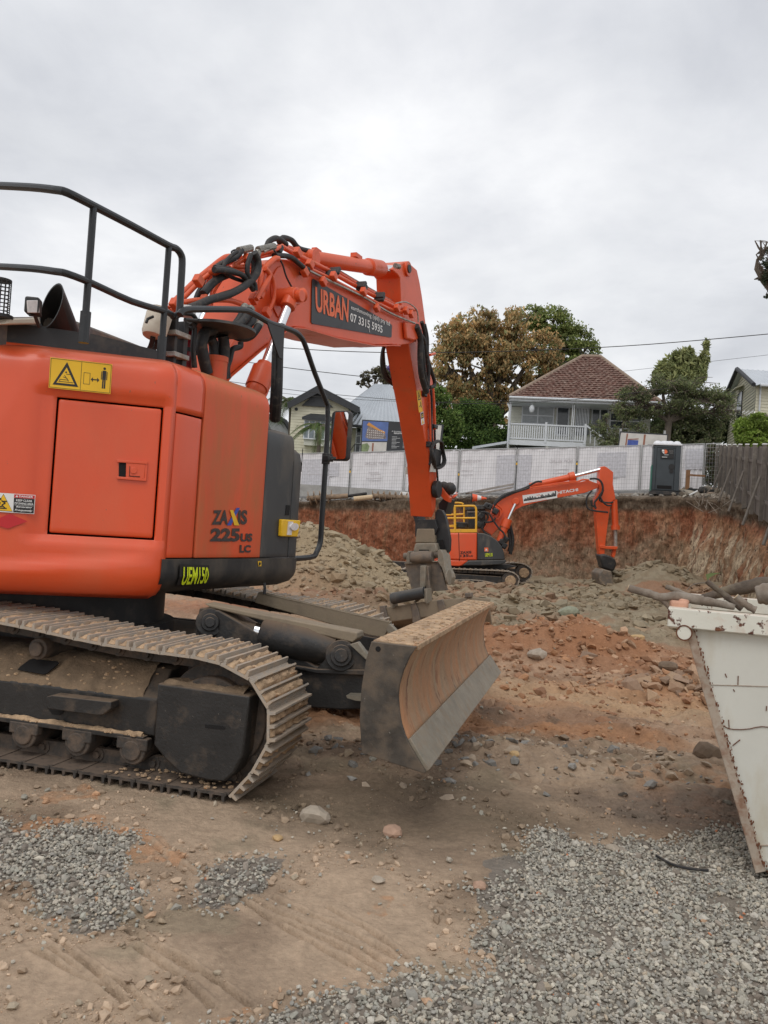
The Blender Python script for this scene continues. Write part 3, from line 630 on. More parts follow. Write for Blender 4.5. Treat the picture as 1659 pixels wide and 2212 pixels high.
# ---- stick
so = [(846, 582), (856, 574), (872, 566), (884, 568), (901, 583), (907, 610), (912, 640), (920, 700), (930, 780), (937, 840), (941, 900), (944, 1000), (943, 1060), (941, 1100), (933, 1118), (926, 1002), (908, 892), (897, 830), (890, 790), (882, 743), (874, 700), (866, 650), (864, 600), (858, 592)]
so = [UP.on(*p, -.48) for p in so]; mb = MB(); mb.prism([(p.x, p.z) for p in so], -.48, -.13); stick = mb.build('stick', M['orange_boom'], exc, UP, bevel=.012, angle=30)
mb = MB(); pk = UP.on(879, 581, -.48); mb.cyl(pk + V(0, -.03, 0), pk + V(0, .4, 0), .10, n=24); mb.build('stick_pin_boss', M['orange_boom'], stick, UP, bevel=.006)
mb = MB(); mb.cyl(pk + V(0, -.045, 0), pk + V(0, -.03, 0), .055, n=20); mb.build('stick_pin', M['black'], stick, UP)
q = Quad(*[UP.on(*H6(*p), -.484) for p in ((458, 600), (488, 600), (470, 440), (440, 440))]); q = Quad(*[UP.on(*H6(*p), -.484) for p in ((460, 598), (487, 590), (469, 432), (441, 440))])
A = MB(); B = MB(); C_ = MB(); plate(A, q, 0, 0, 1, 1, 0, .002); poly(B, q, [(.1, .56), (.9, .56), (.5, .94)], .0024, .001); poly(C_, q, [(.25, .61), (.75, .61), (.5, .84)], .0036, .001)
line(B, q, (.5, .66), (.5, .76), .02, .0048, .3, .001); disc(B, q, .7, .44, .1, .03, .0024, .001); plate(B, q, .62, .2, .82, .4, .0024, .001); line(B, q, (.2, .25), (.55, .3), .015, .0024, .3, .001); sticker('arm_warning_sticker', stick, [(A, M['yellow']), (B, M['ink']), (C_, M['yellow'])])
q = Quad(*[UP.on(*H6(*p), -.484) for p in ((478, 690), (500, 678), (492, 590), (470, 600))]); A = MB(); B = MB(); C_ = MB(); plate(A, q, 0, 0, 1, 1, 0, .002); plate(B, q, .1, .5, .9, .95, .0024, .001); plate(C_, q, .2, .6, .8, .68, .0036, .001); plate(C_, q, .2, .75, .8, .8, .0036, .001); poly(C_, q, [(.2, .08), (.8, .08), (.5, .42)], .0024, .001); sticker('small_sticker', stick, [(A, M['white']), (B, M['ink']), (C_, M['yellow'])])

# ---- pipes and hoses
def hose(name, paths, r, matl, y, n=8, k=4, parent=exc):
    mb = MB()
    for i, p in enumerate(paths):
        yy = y if not isinstance(y, (list, tuple)) else y[i]
        rr_ = r if not isinstance(r, (list, tuple)) else r[i]
        pts = []
        for j, q in enumerate(p):
            pts.append(UP.on(*H5(q[0], q[1]), yy + (q[2] if len(q) > 2 else 0)))
        mb.tube(smooth_path(pts, k), rr_, n)
    return mb.build(name, matl, parent, UP, angle=60)
hose('boom_pipe', [[(600, 410), (612, 330), (630, 265), (690, 203), (715, 200)]], .028, M['orange_boom'], -.66)
hose('boom_pipe', [[(655, 505), (690, 430), (688, 330), (655, 262), (600, 232)]], .02, M['orange_boom'], -.62)
hose('boom_pipe', [[(740, 135), (830, 183), (1000, 268), (1200, 380), (1370, 468), (1420, 476), (1490, 488)]], .027, M['orange_boom'], -.50)
hose('boom_pipe', [[(640, 168), (740, 130), (850, 172), (1010, 252), (1190, 358), (1380, 462)]], .027, M['orange_boom'], -.40)
hose('boom_pipe', [[(610, 190), (720, 175), (820, 222), (1000, 306), (1200, 410), (1360, 490), (1440, 500)]], .018, M['orange_boom'], -.58)
hose('boom_pipe', [[(100, 485), (130, 440), (170, 400), (250, 322), (330, 255), (400, 200), (440, 188), (500, 190)]], .028, M['orange_boom'], -.30)
hose('boom_pipe', [[(170, 450), (230, 440), (290, 436), (420, 434), (480, 448), (540, 472), (575, 490)]], .024, M['orange_boom'], -.62)
hose('boom_pipe', [[(620, 246), (540, 246), (470, 243), (480, 225), (540, 196), (600, 172), (690, 150), (740, 128)]], .022, M['orange_boom'], -.60)
hose('boom_pipe', [[(640, 262), (520, 266), (425, 262), (375, 262), (332, 268), (345, 282), (430, 284), (560, 284)]], .022, M['orange_boom'], -.59)
hose('boom_pipe', [[(590, 430), (620, 380), (650, 330), (665, 290), (640, 255)]], .024, M['orange_boom'], -.70)
for _p, _r in (([(120, 470), (180, 420), (250, 350), (320, 290), (400, 235), (470, 215)], .022), ([(105, 500), (150, 480), (200, 500), (240, 470)], .024), ([(330, 300), (300, 380), (285, 440), (300, 500)], .02), ([(440, 250), (380, 330), (340, 400), (330, 470)], .022)): hose('boom_pipe', [_p], _r, M['orange_boom'], -.45)
hose('hydraulic_hose', [[(240, 470), (260, 400), (300, 340), (360, 290), (430, 255)]], .026, M['rubber'], -.40)
hose('hydraulic_hose', [[(560, 175), (540, 240), (545, 300), (580, 340), (585, 380)]], .022, M['rubber'], -.74)
hose('hydraulic_hose', [[(480, 160), (430, 200), (400, 260), (440, 300), (520, 330)]], .018, M['rubber'], -.66)
hose('steel_pipe', [[(660, 155), (735, 118), (850, 160), (1010, 238), (1190, 342), (1380, 450)], [(880, 262), (1000, 322), (1200, 418), (1350, 508), (1490, 566)], [(1380, 456), (1440, 446), (1500, 490), (1510, 560)]], [.010, .014, .010], M['steel'], [-.34, -.60, -.6], 6)
mb = MB()
for (x, y) in ((262, 325), (825, 165), (895, 232), (1030, 300), (1200, 388), (1390, 480), (865, 275), (970, 330), (1275, 480), (575, 430), (610, 395), (650, 505), (300, 440), (130, 460), (540, 205), (1440, 495), (1470, 515)):
    c_ = D5(x, y, -.62); mb = MB(); mb.box(c_, (.09, .06, .075), ry=.5); mb.build('pipe_clamp', M['orange_boom'], exc, UP, bevel=.008)
mb = MB()
for (x, y) in ((1015, 285), (1035, 270), (1185, 350), (1190, 370), (1290, 410), (1290, 425), (705, 150), (850, 270)):
    mb = MB(); mb.box(D5(x, y, -.56), (.045, .13, .09), ry=.5); mb.build('rubber_clamp', M['black'], exc, UP, bevel=.01)
BH = [([(190, 490), (260, 462), (330, 432), (440, 400), (530, 350), (590, 285), (600, 220), (578, 165)], .034, -.74),
      ([(300, 440), (400, 408), (480, 380), (560, 320), (580, 260), (572, 170)], .03, -.70),
      ([(350, 262), (420, 268), (500, 288), (540, 325), (575, 378)], .026, -.72), ([(355, 250), (440, 262), (520, 300), (580, 365)], .024, -.66),
      ([(290, 400), (330, 350), (380, 310), (430, 288)], .036, -.60), ([(350, 262), (380, 235), (430, 215), (480, 190), (510, 150)], .024, -.62),
      ([(360, 245), (400, 220), (470, 195), (500, 160)], .02, -.55), ([(455, 180), (450, 160), (475, 150), (480, 175), (460, 182)], .008, -.6),
      ([(650, 135), (665, 100), (700, 84), (730, 95), (760, 120)], .03, -.45), ([(720, 110), (740, 82), (790, 95), (830, 140), (900, 160)], .03, -.40),
      ([(690, 182), (780, 188), (830, 225), (860, 250), (885, 262)], .026, -.62), ([(690, 150), (715, 190), (740, 235), (760, 300), (792, 362)], .009, -.66)]
for p, r_, y_ in BH: hose('hydraulic_hose', [p], r_, M['rubber'], y_, 8)
for p, r_, y_ in [([(430, 595), (480, 582), (520, 545), (555, 490)], .034, -.95), ([(440, 606), (500, 598), (550, 560), (605, 580)], .0, 0), ([(430, 585), (470, 570), (500, 530), (525, 480)], .03, -.9), ([(450, 610), (520, 602), (560, 565), (575, 540)], .03, -.92), ([(440, 625), (500, 650), (560, 640), (605, 580)], .032, -.98),
                  ([(350, 600), (300, 620), (280, 680), (290, 760), (312, 850)], .045, -1.0), ([(325, 650), (345, 680), (350, 740), (345, 790)], .04, -.95), ([(400, 640), (408, 700), (405, 780), (400, 880)], .045, -1.0), ([(500, 672), (498, 700), (455, 715), (440, 770), (425, 820), (430, 880)], .024, -1.0), ([(215, 560), (240, 600), (232, 700), (240, 820)], .02, -1.0), ([(180, 510), (230, 520), (250, 560), (210, 600)], .016, -1.0), ([(455, 600), (380, 620), (330, 640)], .03, -.95)]:
    if r_: hose('hydraulic_hose', [p], r_, M['rubber'], y_, 8)
mb = MB()
for (x, y, x2, y2) in ((545, 505, 562, 480), (515, 490, 530, 470), (560, 560, 580, 540), (595, 590, 612, 568), (535, 500, 520, 515), (600, 150, 690, 130), (490, 155, 560, 140), (585, 205, 600, 160), (1380, 240, 1400, 245), (440, 590, 430, 592), (620, 155, 650, 140)):
    mb.cyl(D5(x, y, -.9 if y > 450 else -.6), D5(x2, y2, -.9 if y > 450 else -.6), .034, n=10); mb.build('hose_fitting', M['fitting'], exc, UP)
mb = MB(); c_ = D5(380, 603, -1.05); mb.tube([c_ + V(0, 0, -.008), c_ + V(0, 0, .012), c_ + V(0, 0, .03)], [.28, .28, .1], 30); rm = mb.build('round_mirror', M['charcoal'], exc, UP, angle=50)
mb = MB(); mb.tube([D5(185, 545, -1.05), D5(385, 566, -1.05)], .014); mb.cyl(D5(380, 600, -1.05), D5(380, 560, -1.05), .03); mb.build('round_mirror_arm', M['black'], rm, UP)
mb = MB(); a = D5(368, 885, -1.0); b = D5(366, 765, -1.0); mb.cyl(V(b.x, b.y, a.z - .1), b, .085, n=20); mb.cyl(b - V(0, 0, .03), b + V(0, 0, .01), .09); mb.build('filler_neck', M['orange_dusty'], exc, UP, angle=50)
D6 = lambda x, y, yy=-.55: UP.on(*H6(x, y), yy)
for p, r_ in [([(440, -30), (470, 60), (470, 200), (480, 330), (515, 450)], .045), ([(480, -60), (505, 40), (510, 160), (545, 280), (572, 370), (568, 405), (540, 415)], .028), ([(500, -40), (520, 60), (520, 200), (530, 330), (520, 440)], .028), ([(465, 0), (485, 120), (500, 300), (520, 400)], .03), ([(455, 10), (500, 80), (530, 250), (528, 400)], .026), ([(215, 95), (195, 170), (192, 260), (215, 345), (260, 385), (298, 405)], .028), ([(205, 95), (205, 200), (225, 320), (290, 400)], .02), ([(240, 95), (262, 180), (272, 300), (292, 410)], .03), ([(215, 95), (240, 150), (262, 290), (285, 380)], .02)]:
    mb = MB(); mb.tube(smooth_path([D6(x, y, -.62 if x > 400 else -.05) for x, y in p], 4), r_, 8); mb.build('hydraulic_hose', M['rubber'], exc, UP, angle=60)
for p, r_, m_ in [([(548, 430), (552, 560), (550, 700), (556, 850)], .02, 'rubber'), ([(560, 420), (570, 560), (575, 720)], .024, 'orange_boom'), ([(535, 470), (540, 600), (545, 820)], .016, 'orange_boom'), ([(575, 700), (578, 860), (590, 1000), (598, 1110)], .016, 'rubber'), ([(575, 170), (540, 180)], .02, 'orange_boom')]:
    mb = MB(); mb.tube(smooth_path([D6(x, y, -.52) for x, y in p], 3), r_, 8); mb.build('stick_pipe', M[m_], exc, UP, angle=60)
for k in range(3):
    mb = MB(); cc = D6(590, 900, -.56 - .03 * k); mb.tube([cc + V(.26 * math.cos(t) + .05 * k, .02 * math.sin(3 * t), .20 * math.sin(t)) for t in np.linspace(0, 6.28, 25)[:-1]], .016, 7, closed=True); mb.build('coiled_hose', M['rubber'], exc, UP)
for c_, d_ in (((570, 925), (.3, .12, .25)), ((565, 700), (.14, .1, .06)), ((532, 830), (.12, .1, .08)), ((500, 462), (.10, .06, .08))): mb = MB(); mb.box(D6(*c_, -.5), d_); mb.build('pipe_bracket', M['black'], exc, UP, bevel=.01)
mb = MB(); mb.cyl(D6(563, 970, -.55), D6(560, 1030, -.55), .035, .05); mb.cyl(D6(388, 990, -.1), D6(388, 1045, -.1), .05, .06); mb.build('hose_coupling', M['fitting'], exc, UP)
# linkage, hitch and bucket
mb = MB(); mb.cyl(UP.onx(*H6(572, 1155), 6.65), UP.onx(*H6(600, 1155), 6.65) + V(0, -.02, 0), .13, n=24); mb.cyl(UP.onx(*H6(400, 1152), 6.65), UP.onx(*H6(435, 1152), 6.65), .11, n=24); mb.build('linkage_pin', M['black'], exc, UP, bevel=.01)
def sl(name, pts, x, th, m, parent=exc, bev=.008, H=H9):
    mb = MB(); mb.slab([UP.onx(*H(*p), x) for p in pts], (th, 0, 0)); return mb.build(name, M[m], parent, UP, bevel=bev)
sl('linkage_arm', [(590, 1125), (620, 1130), (685, 1215), (675, 1250), (640, 1230), (590, 1170)], 6.9, .12, 'orange_boom', H=H6)
sl('linkage_arm', [(640, 1215), (680, 1225), (670, 1270), (650, 1330), (610, 1330), (600, 1260)], 7.1, .3, 'black', H=H6)
mb = MB(); mb.cyl(UP.onx(*H6(615, 1142), 7.0), UP.onx(*H6(690, 1152), 7.0), .07); mb.ball(UP.onx(*H6(685, 1150), 7.0), .1); mb.ball(UP.onx(*H6(640, 1140), 7.0), .09); mb.build('cylinder_eye', M['black'], exc, UP)
hb = sl('quick_hitch', [(262, 250), (300, 210), (350, 350), (600, 350), (640, 480), (590, 600), (350, 600), (310, 600), (310, 400)], 6.66, .35, 'black')
sl('hitch_side_plate', [(600, 250), (640, 200), (700, 215), (745, 300), (780, 450), (812, 640), (805, 800), (745, 880), (700, 800), (640, 800), (600, 600)], 6.72, .10, 'black', hb)
sl('hitch_window', [(650, 650), (712, 645), (745, 760), (720, 840), (690, 760)], 6.70, .015, 'gap', hb, 0)
mb = MB(); a = [UP.onx(*H9(*p), 6.64) for p in ((335, 485), (585, 485), (600, 690), (310, 690))]; mb.slab(a, (.25, 0, 0)); mb.build('hitch_block', M['dusty'], hb, UP, bevel=.015)
mb = MB(); a = [UP.onx(*H9(*p), 6.58) for p in ((310, 695), (605, 690), (640, 830), (270, 860))]; mb.slab(a, (.25, 0, 0)); mb.build('hitch_lower_block', M['edge'], hb, UP, bevel=.02)
sl('hitch_slot', [(370, 790), (505, 790), (510, 845), (360, 850)], 6.56, .02, 'gap', hb, 0)
sl('hitch_wedge', [(360, 810), (500, 805), (510, 845), (355, 850)], 6.53, .05, 'edge', hb)
bk = sl('bucket', [(155, 985), (660, 955), (778, 1380), (272, 1412)], 6.55, .05, 'bucket')
sl('bucket_lip', [(150, 980), (665, 948), (668, 968), (152, 1000)], 6.50, .10, 'edge', bk)
sl('bucket_ear', [(178, 985), (190, 840), (208, 808), (232, 815), (238, 975)], 6.50, .3, 'edge', bk); sl('bucket_ear', [(635, 960), (640, 810), (665, 785), (690, 795), (725, 880), (745, 1050), (790, 1140), (808, 1200), (775, 1300), (700, 1060)], 6.50, .3, 'edge', bk)
mb = MB(); mb.cyl(UP.onx(*H9(262, 905), 6.52), UP.onx(*H9(570, 895), 6.52), .085); mb.cyl(UP.onx(*H9(150, 885), 6.62), UP.onx(*H9(700, 860), 6.62), .05); mb.build('bucket_cross_tube', M['bucket'], bk, UP, bevel=.01)
mb = MB(); mb.cyl(UP.onx(*H9(785, 1190), 6.5), UP.onx(*H9(808, 1190), 6.5), .11); mb.build('bucket_boss', M['edge'], bk, UP)
sl('stem_plate', [(383, 1020), (462, 1020), (455, 1290), (430, 1370), (370, 1400), (380, 1290)], 6.35, .10, 'edge', bk, .01); sl('stem_plate', [(370, 1400), (440, 1370), (420, 1470), (340, 1550), (280, 1560), (330, 1500)], 6.3, .06, 'edge', bk, .01)
sl('stem_web', [(462, 1020), (500, 1030), (520, 1300), (530, 1420), (480, 1480), (455, 1290)], 6.40, .14, 'bucket', bk, .01)
mb = MB(); mb.cyl(UP.onx(*H10(1005, 1218), 6.2), UP.onx(*H10(1335, 1155), 6.2), .085, n=20); mb.build('lower_cross_pin', M['charcoal'], bk, UP)
mb = MB()
for x_, y_, h_ in ((990, 1225, 66), (1338, 1180, 62)): 
    a = [UP.onx(*H10(*p), 6.15) for p in ((x_ - 14, y_ - h_), (x_ + 12, y_ - h_), (x_ + 20, y_ + h_ + 30), (x_ + 4, y_ + h_ + 30), (x_ - 12, y_ + h_ - 30))]; mb.slab(a, (.22, 0, 0))
mb.build('lower_ear', M['edge'], bk, UP, bevel=.01)
tb = [(905, 1310), (1000, 1300), (1659, 1203)]
a_ = [UP.onx(*H9(*p), 6.3) for p in ((-190, 1640), (100, 1600), (600, 1522), (1000, 1492), (1150, 1478), (1410, 1500))]
b_ = [UP.onx(*H9(*p), 6.3) + V(.0, 0, 0) for p in ((-160, 1830), (100, 1790), (640, 1722), (1000, 1640), (1150, 1630), (1400, 1620))]
c_ = [V(p.x + .35, p.y, .08) for p in b_]
mb = MB(); mb.grid([a_, b_, c_]); mb.build('bucket_shell', M['dusty'], bk, UP, solid=.05, bevel=.01)
for p in ([(238, 1590), (310, 1560), (350, 1640), (385, 1800), (385, 1890), (270, 1850), (262, 1700)], [(622, 1530), (705, 1508), (735, 1580), (762, 1690), (660, 1735)], [(-215, 1610), (-130, 1600), (-60, 1850), (-150, 1850)], [(1030, 1420), (1125, 1412), (1130, 1482), (1036, 1490)]): sl('shell_strap', p, 6.22, .09, 'bucket', bk, .01)
# ---- undercarriage
U3 = lambda x, y, yy: UC.on(*H3(x, y), yy)
U4 = lambda x, y, yy: UC.on(*H4(x, y), yy)
mb = MB(); mb.cyl(V(0, 0, .70), V(0, 0, 1.06), .72, n=40); mb.cyl(V(0, 0, .60), V(0, 0, .74), .80, n=40); mb.build('slewing_ring', M['black'], exc, UC)
mb = MB(); mb.span(V(-1.1, -.95, .38), V(1.1, .95, .66)); mb.slab([V(-1.3, -1.0, .3), V(1.4, -1.0, .3), V(1.0, -.5, .7), V(-1.0, -.5, .7)], (0, .1, .0)); mb.build('cross_frame', M['frame'], exc, UC, bevel=.02)
loop = [(-2.25, .045), (-1, .045), (0, .045), (1.2, .045), (1.9, .045), (2.10, .06), (2.20, .17), (2.275, .30), (2.30, .44), (2.265, .57), (2.17, .68), (2.02, .745), (1.85, .775), (1.5, .785), (1.18, .80), (.54, .855), (0, .87), (-.6, .85), (-1.2, .865), (-1.9, .87), (-2.2, .83), (-2.40, .70), (-2.50, .5), (-2.48, .3), (-2.38, .12)]
lp = [V(a, 0, b) for a, b in loop]; dense = []
for i in range(len(lp)):
    a, b, c2, d2 = lp[i - 1], lp[i], lp[(i + 1) % len(lp)], lp[(i + 2) % len(lp)]
    for j in range(12):
        t = j / 12; dense.append(.5 * ((2 * b) + (c2 - a) * t + (2 * a - 5 * b + 4 * c2 - d2) * t * t + (-a + 3 * b - 3 * c2 + d2) * t ** 3))
dense.append(dense[0]); cm = [0]
for a, b in zip(dense, dense[1:]): cm.append(cm[-1] + (b - a).length)
NP = round(cm[-1] / .19); pitch = cm[-1] / NP; cm = np.array(cm); dx = np.array([p.x for p in dense]); dzz = np.array([p.z for p in dense])
def at(s): s = s % cm[-1]; return V(float(np.interp(s, cm, dx)), 0, float(np.interp(s, cm, dzz)))
def pad_mesh(seed, muddy):
    r = random.Random(seed); mb = MB(); L_ = pitch * .97; w = .60
    mb.box((0, 0, 0), (L_, w, .016))
    for x, h in ((-L_ * .40, .034), (0, .030), (L_ * .40, .034)):
        mb.slab([V(x - .010, -w / 2, .008), V(x + .010, -w / 2, .008), V(x + .006, -w / 2, .008 + h), V(x - .006, -w / 2, .008 + h)], (0, w, 0))
    mb.box((L_ / 2 + .0, 0, -.006), (.03, w * .98, .012))
    if muddy:
        nx, ny = 5, 24
        for x0, x1 in ((-L_ * .38, -.012), (.012, L_ * .38)):
            P = []
            for i in range(nx):
                row = []
                for j in range(ny):
                    e = min(i, nx - 1 - i) > 0 and 0 < j < ny - 1
                    cx_ = abs(j - ny / 2) / (ny / 2); hole = .0 if abs(cx_ - .15) > .1 else -.012
                    row.append(V(x0 + (x1 - x0) * i / (nx - 1), -w / 2 * .98 + w * .98 * j / (ny - 1), .0085 + (r.uniform(.010, .030) + hole * muddy if e else .001)))
                P.append(row)
            mb.grid(P, m=1, flip=False)
    else:
        for y in (-.12, -.05, .05, .12): mb.cyl(V(.03, y, .008), V(.03, y, .02), .014, n=8)
    return mb
pads = [pad_mesh(k, m_) for k, m_ in ((1, 1), (2, 1), (3, .5), (4, 0))]
def track(yc, dz_):
    lo = math.copysign(1, yc)
    mb = MB(); n = NP * 2
    chain = MB()
    for k in range(NP):
        a = at(k * pitch); b = at((k + 1) * pitch); t = (b - a).normalized(); nrm = V(t.z, 0, -t.x); nrm = -nrm if False else nrm
        c_ = (a + b) / 2; ang = math.atan2(t.z, t.x)
        inn = V(-t.z, 0, t.x)
        for s_ in (-.085, .085):
            chain.box(c_ + inn * .05 + V(0, yc + s_, 0), (pitch * .92, .035, .085), ry=-ang)
            chain.cyl(a + inn * .055 + V(0, yc + s_ - .025, 0), a + inn * .055 + V(0, yc + s_ + .025, 0), .042, n=10)
        chain.cyl(a + inn * .055 + V(0, yc - .13, 0), a + inn * .055 + V(0, yc + .13, 0), .022, n=8)
    ch = chain.build('track_chain', M['paddark'], exc, UC, angle=30, label=None)
    objs = []
    for k, p in enumerate(pads): objs.append(None)
    rnd = random.Random(5)
    for k in range(NP):
        s_ = (k + .5) * pitch; a = at(s_ - .05); b = at(s_ + .05); t = (b - a).normalized(); c_ = at(s_)
        top_ = c_.z > .6 or c_.x > 2.1
        v = rnd.choice([0, 1, 0, 1, 2]) if top_ else 3
        if objs[v] is None:
            o = pads[v].build('track_pad', [M['pad'] if v < 3 else M['paddark'], M['mud']], ch, UC, angle=30); objs[v] = o
        else:
            o = objs[v].copy(); col.objects.link(o); o.parent = ch; FR[o.name] = UC
        # local x along the run, local z outwards
        X = t; Zv = V(t.z, 0, -t.x); Y = Zv.cross(X)
        Mx = Matrix(((X.x, Y.x, Zv.x, c_.x), (X.y, Y.y, Zv.y, yc), (X.z, Y.z, Zv.z, c_.z), (0, 0, 0, 1)))
        o.matrix_local = Mx
    ch.location.z += dz_
    return ch
tn = track(-1.15, 0.0); tf = track(1.22, .085)
for yc in (-1.15, 1.19):
    sg = -1 if yc < 0 else 1
    e = MB(); yo = yc + sg * .15; yi = yc - sg * .2
    zz = [(yc + sg * .17, .27), (yc + sg * .17, .485), (yc + sg * .02, .64), (yc - sg * .2, .66), (yc - sg * .2, .27)]
    pts = [V(-1.95, y, z) for y, z in zz]; e.slab(pts, (3.5, 0, 0))
    ft = e.build('track_frame', M['frame'], exc, UC, bevel=.012)
    e = MB(); e.span(V(-1.9, yc + sg * .16, .245), V(1.5, yc + sg * .215, .272)); e.build('frame_ledge', M['frame'], ft, UC, bevel=.004)
    e = MB()
    if sg < 0: cp = [UC.on(*H3(*p), yc - .27) for p in ((790, 625), (1255, 690), (1248, 760), (1220, 985), (1175, 1075), (1125, 1122), (1040, 1115), (905, 1080), (830, 1010), (770, 935), (785, 750))]; xz = [(p.x, p.z) for p in cp]
    e.slab([V(a, yc + sg * .27, b) for a, b in xz], (0, -sg * .5, 0)); cv = e.build('end_cover', M['frame'], exc, UC, bevel=.012)
    e = MB(); e.cyl(V(1.90, yc - .13, .42), V(1.90, yc + .13, .42), .315, n=40); e.cyl(V(1.90, yc - .2, .42), V(1.90, yc + .2, .42), .24, n=40); e.build('idler_wheel', M['paddark'], exc, UC, bevel=.01)
    e = MB(); e.cyl(V(-2.0, yc - .15, .44), V(-2.0, yc + .15, .44), .34, n=40); e.build('drive_sprocket', M['paddark'], exc, UC, bevel=.01)
for (x, y) in ((150, 890), (415, 930), (690, 958), (-140, 850)):
    p = U3(x, y, -1.3); e = MB(); e.cyl(V(p.x, -1.36, .185), V(p.x, -.95, .185), .085, n=22); e.cyl(V(p.x, -1.375, .185), V(p.x, -1.36, .185), .06, n=18); e.box(V(p.x, -1.34, .225), (.2, .06, .07)); e.build('track_roller', M['paddark'], exc, UC, bevel=.008)
p = U3(200, 440, -1.3); e = MB(); e.cyl(V(p.x, -1.32, .70), V(p.x, -1.0, .70), .065, n=20); e.cyl(V(p.x, -1.345, .70), V(p.x, -1.32, .70), .045, n=20); e.build('carrier_roller', M['paddark'], exc, UC, bevel=.006)
e = MB(); a = U3(285, 720, -1.34); b = U3(600, 740, -1.34); e.slab([U3(*q, -1.335) for q in ((280, 680), (310, 672), (600, 705), (600, 740), (560, 770), (530, 772), (285, 740))], (0, -.09, 0)); stp = e.build('step_bracket', M['frame'], exc, UC, bevel=.006)
e = MB(); 
for k in range(6): e = MB(); e.box(U3(320 + k * 36, 697 + k * 4, -1.39), (.03, .05, .02)); e.build('step_tooth', M['frame'], stp, UC)
for pts in ([(242, 700), (262, 690), (320, 700), (318, 770), (300, 786), (262, 782), (243, 755)],): e = MB(); e.slab([U3(*q, -1.326) for q in pts], (0, .004, 0)); e.build('frame_hole', M['gap'], ft, UC, smooth=False)
e = MB(); e.slab([U3(*q, -1.424) for q in ((1030, 832), (1120, 840), (1132, 852), (1118, 858), (1030, 850))], (0, .003, 0)); e.build('cover_slot', M['gap'], cv, UC, smooth=False)
e = MB(); h = [(100, 575), (112, 560), (160, 524), (180, 520), (300, 534), (308, 542), (245, 594), (228, 598)]; 
def slope(px, py):  # sloped top plate of the track frame
    y0, z0, y1, z1 = -1.32, .485, -1.17, .64
    n = V(0, -(z1 - z0), (y1 - y0)); 
    d = ray(*H3(px, py)); o = UC.loc(CAM); dd = V(float(d @ UC.X), float(d @ UC.Y), float(d[2])); pl_ = V(0, y0, z0)
    t = (pl_ - o).dot(n) / dd.dot(n); return o + dd * t
e.slab([slope(*q) + V(0, -.024, .026) for q in h], (0, .004, -.004)); e.build('frame_opening', M['gap'], ft, UC, smooth=False)
# mud resting on the frame
_r = random.Random(21)
def mudsheet(name, rows, x0, x1, amp, parent, mt='packed'):
    nx_ = int((x1 - x0) / .03); P = []
    for k, (y, z) in enumerate(rows): P.append([V(x0 + (x1 - x0) * i / nx_, y + _r.uniform(-.004, .004), z + (_r.uniform(0, amp) + amp * .6 * math.sin(i * .37 + k) ** 2 if 0 < k < len(rows) - 1 else -.004)) for i in range(nx_ + 1)])
    e = MB(); e.grid(P); return e.build(name, M[mt], parent, UC, angle=60)
mudsheet('packed_mud', [(-1.318, .487)] + [(-1.32 + .15 * t, .492 + .155 * t) for t in np.linspace(.05, 1, 7)] + [(-1.05, .665), (-.95, .655)], -1.9, 1.45, .014, exc)
mudsheet('packed_mud', [(-1.362, .272), (-1.352, .276), (-1.338, .280), (-1.322, .284)], -1.85, 1.48, .012, exc, 'mud')
mudsheet('packed_mud', [(-1.41, .595), (-1.38, .60), (-1.33, .605), (-1.27, .605), (-1.2, .60), (-1.12, .59)], 1.62, 2.12, .018, exc)
def clods(name, spots, mtl, parent, frame, seed=3, sz=(.015, .05)):
    r = random.Random(seed); mb = MB()
    for (x0, x1, y0, y1, zf, n) in spots:
        for _ in range(n):
            x, y = r.uniform(x0, x1), r.uniform(y0, y1); s_ = r.uniform(*sz) * r.random() ** .6 + .006
            z = zf(x, y) if callable(zf) else zf
            mb.ball((x, y, z), s_, 6, sc=(r.uniform(.7, 1.3), r.uniform(.7, 1.3), r.uniform(.3, .6)))
    o = mb.build(name, mtl, parent, frame, smooth=False); o['kind'] = 'stuff'; return o
clods('mud_clods', [(-1.5, 1.5, -1.32, -1.17, lambda x, y: .495 + (y + 1.32) * 1.03, 260), (-1.9, 1.5, -1.37, -1.33, .275, 120), (1.3, 2.1, -1.42, -1.2, .062, 90), (1.6, 2.15, -1.40, -1.1, lambda x, y: .59, 60)], M['mud'], exc, UC, 3, (.004, .016))
# ---- blade, push arms and cylinders
pr = [U4(*q, -1.5) for q in ((905, 385), (1115, 410), (1085, 455), (1055, 520), (1035, 590), (1030, 640), (1035, 710), (1045, 770), (1063, 825), (1085, 870), (1160, 995), (1150, 1000), (860, 905), (850, 740), (860, 590), (880, 470))]
xz = [(p.x, p.z) for p in pr]; fc = xz[1:11]
bx0, bz0 = xz[0]
e = MB(); e.prism([xz[0], xz[1]] + [(a - .03, b) for a, b in xz[2:10]] + [(xz[10][0] - .03, xz[10][1] + .01), xz[11], (xz[10][0] - .16, xz[10][1] + .06), (xz[9][0] - .20, xz[9][1]), (xz[5][0] - .16, xz[5][1]), (xz[3][0] - .16, xz[3][1])], -1.47, 1.82)
bl = e.build('dozer_blade', M['dozer'], exc, UC, bevel=.006)
e = MB(); e.slab([V(xz[0][0], -1.47, xz[0][1] + .004), V(xz[1][0], -1.47, xz[1][1] + .004), V(xz[1][0], 1.85, xz[1][1] + .004), V(xz[0][0], 1.85, xz[0][1] + .004)], (0, 0, -.03)); e.build('blade_top', M['mud'], bl, UC, bevel=.004)
e = MB(); ys = np.linspace(-1.48, 1.83, 60); rn = random.Random(4)
e.grid([[V(a, y, b) for y in ys] for a, b in fc[:9]], flip=True); e.grid([[V(a, y, b) for y in ys] for a, b in (fc[0], (fc[0][0] - .02, fc[0][1] + .006))]); e.build('blade_face', M['dozerface'], bl, UC, angle=60, solid=.012)
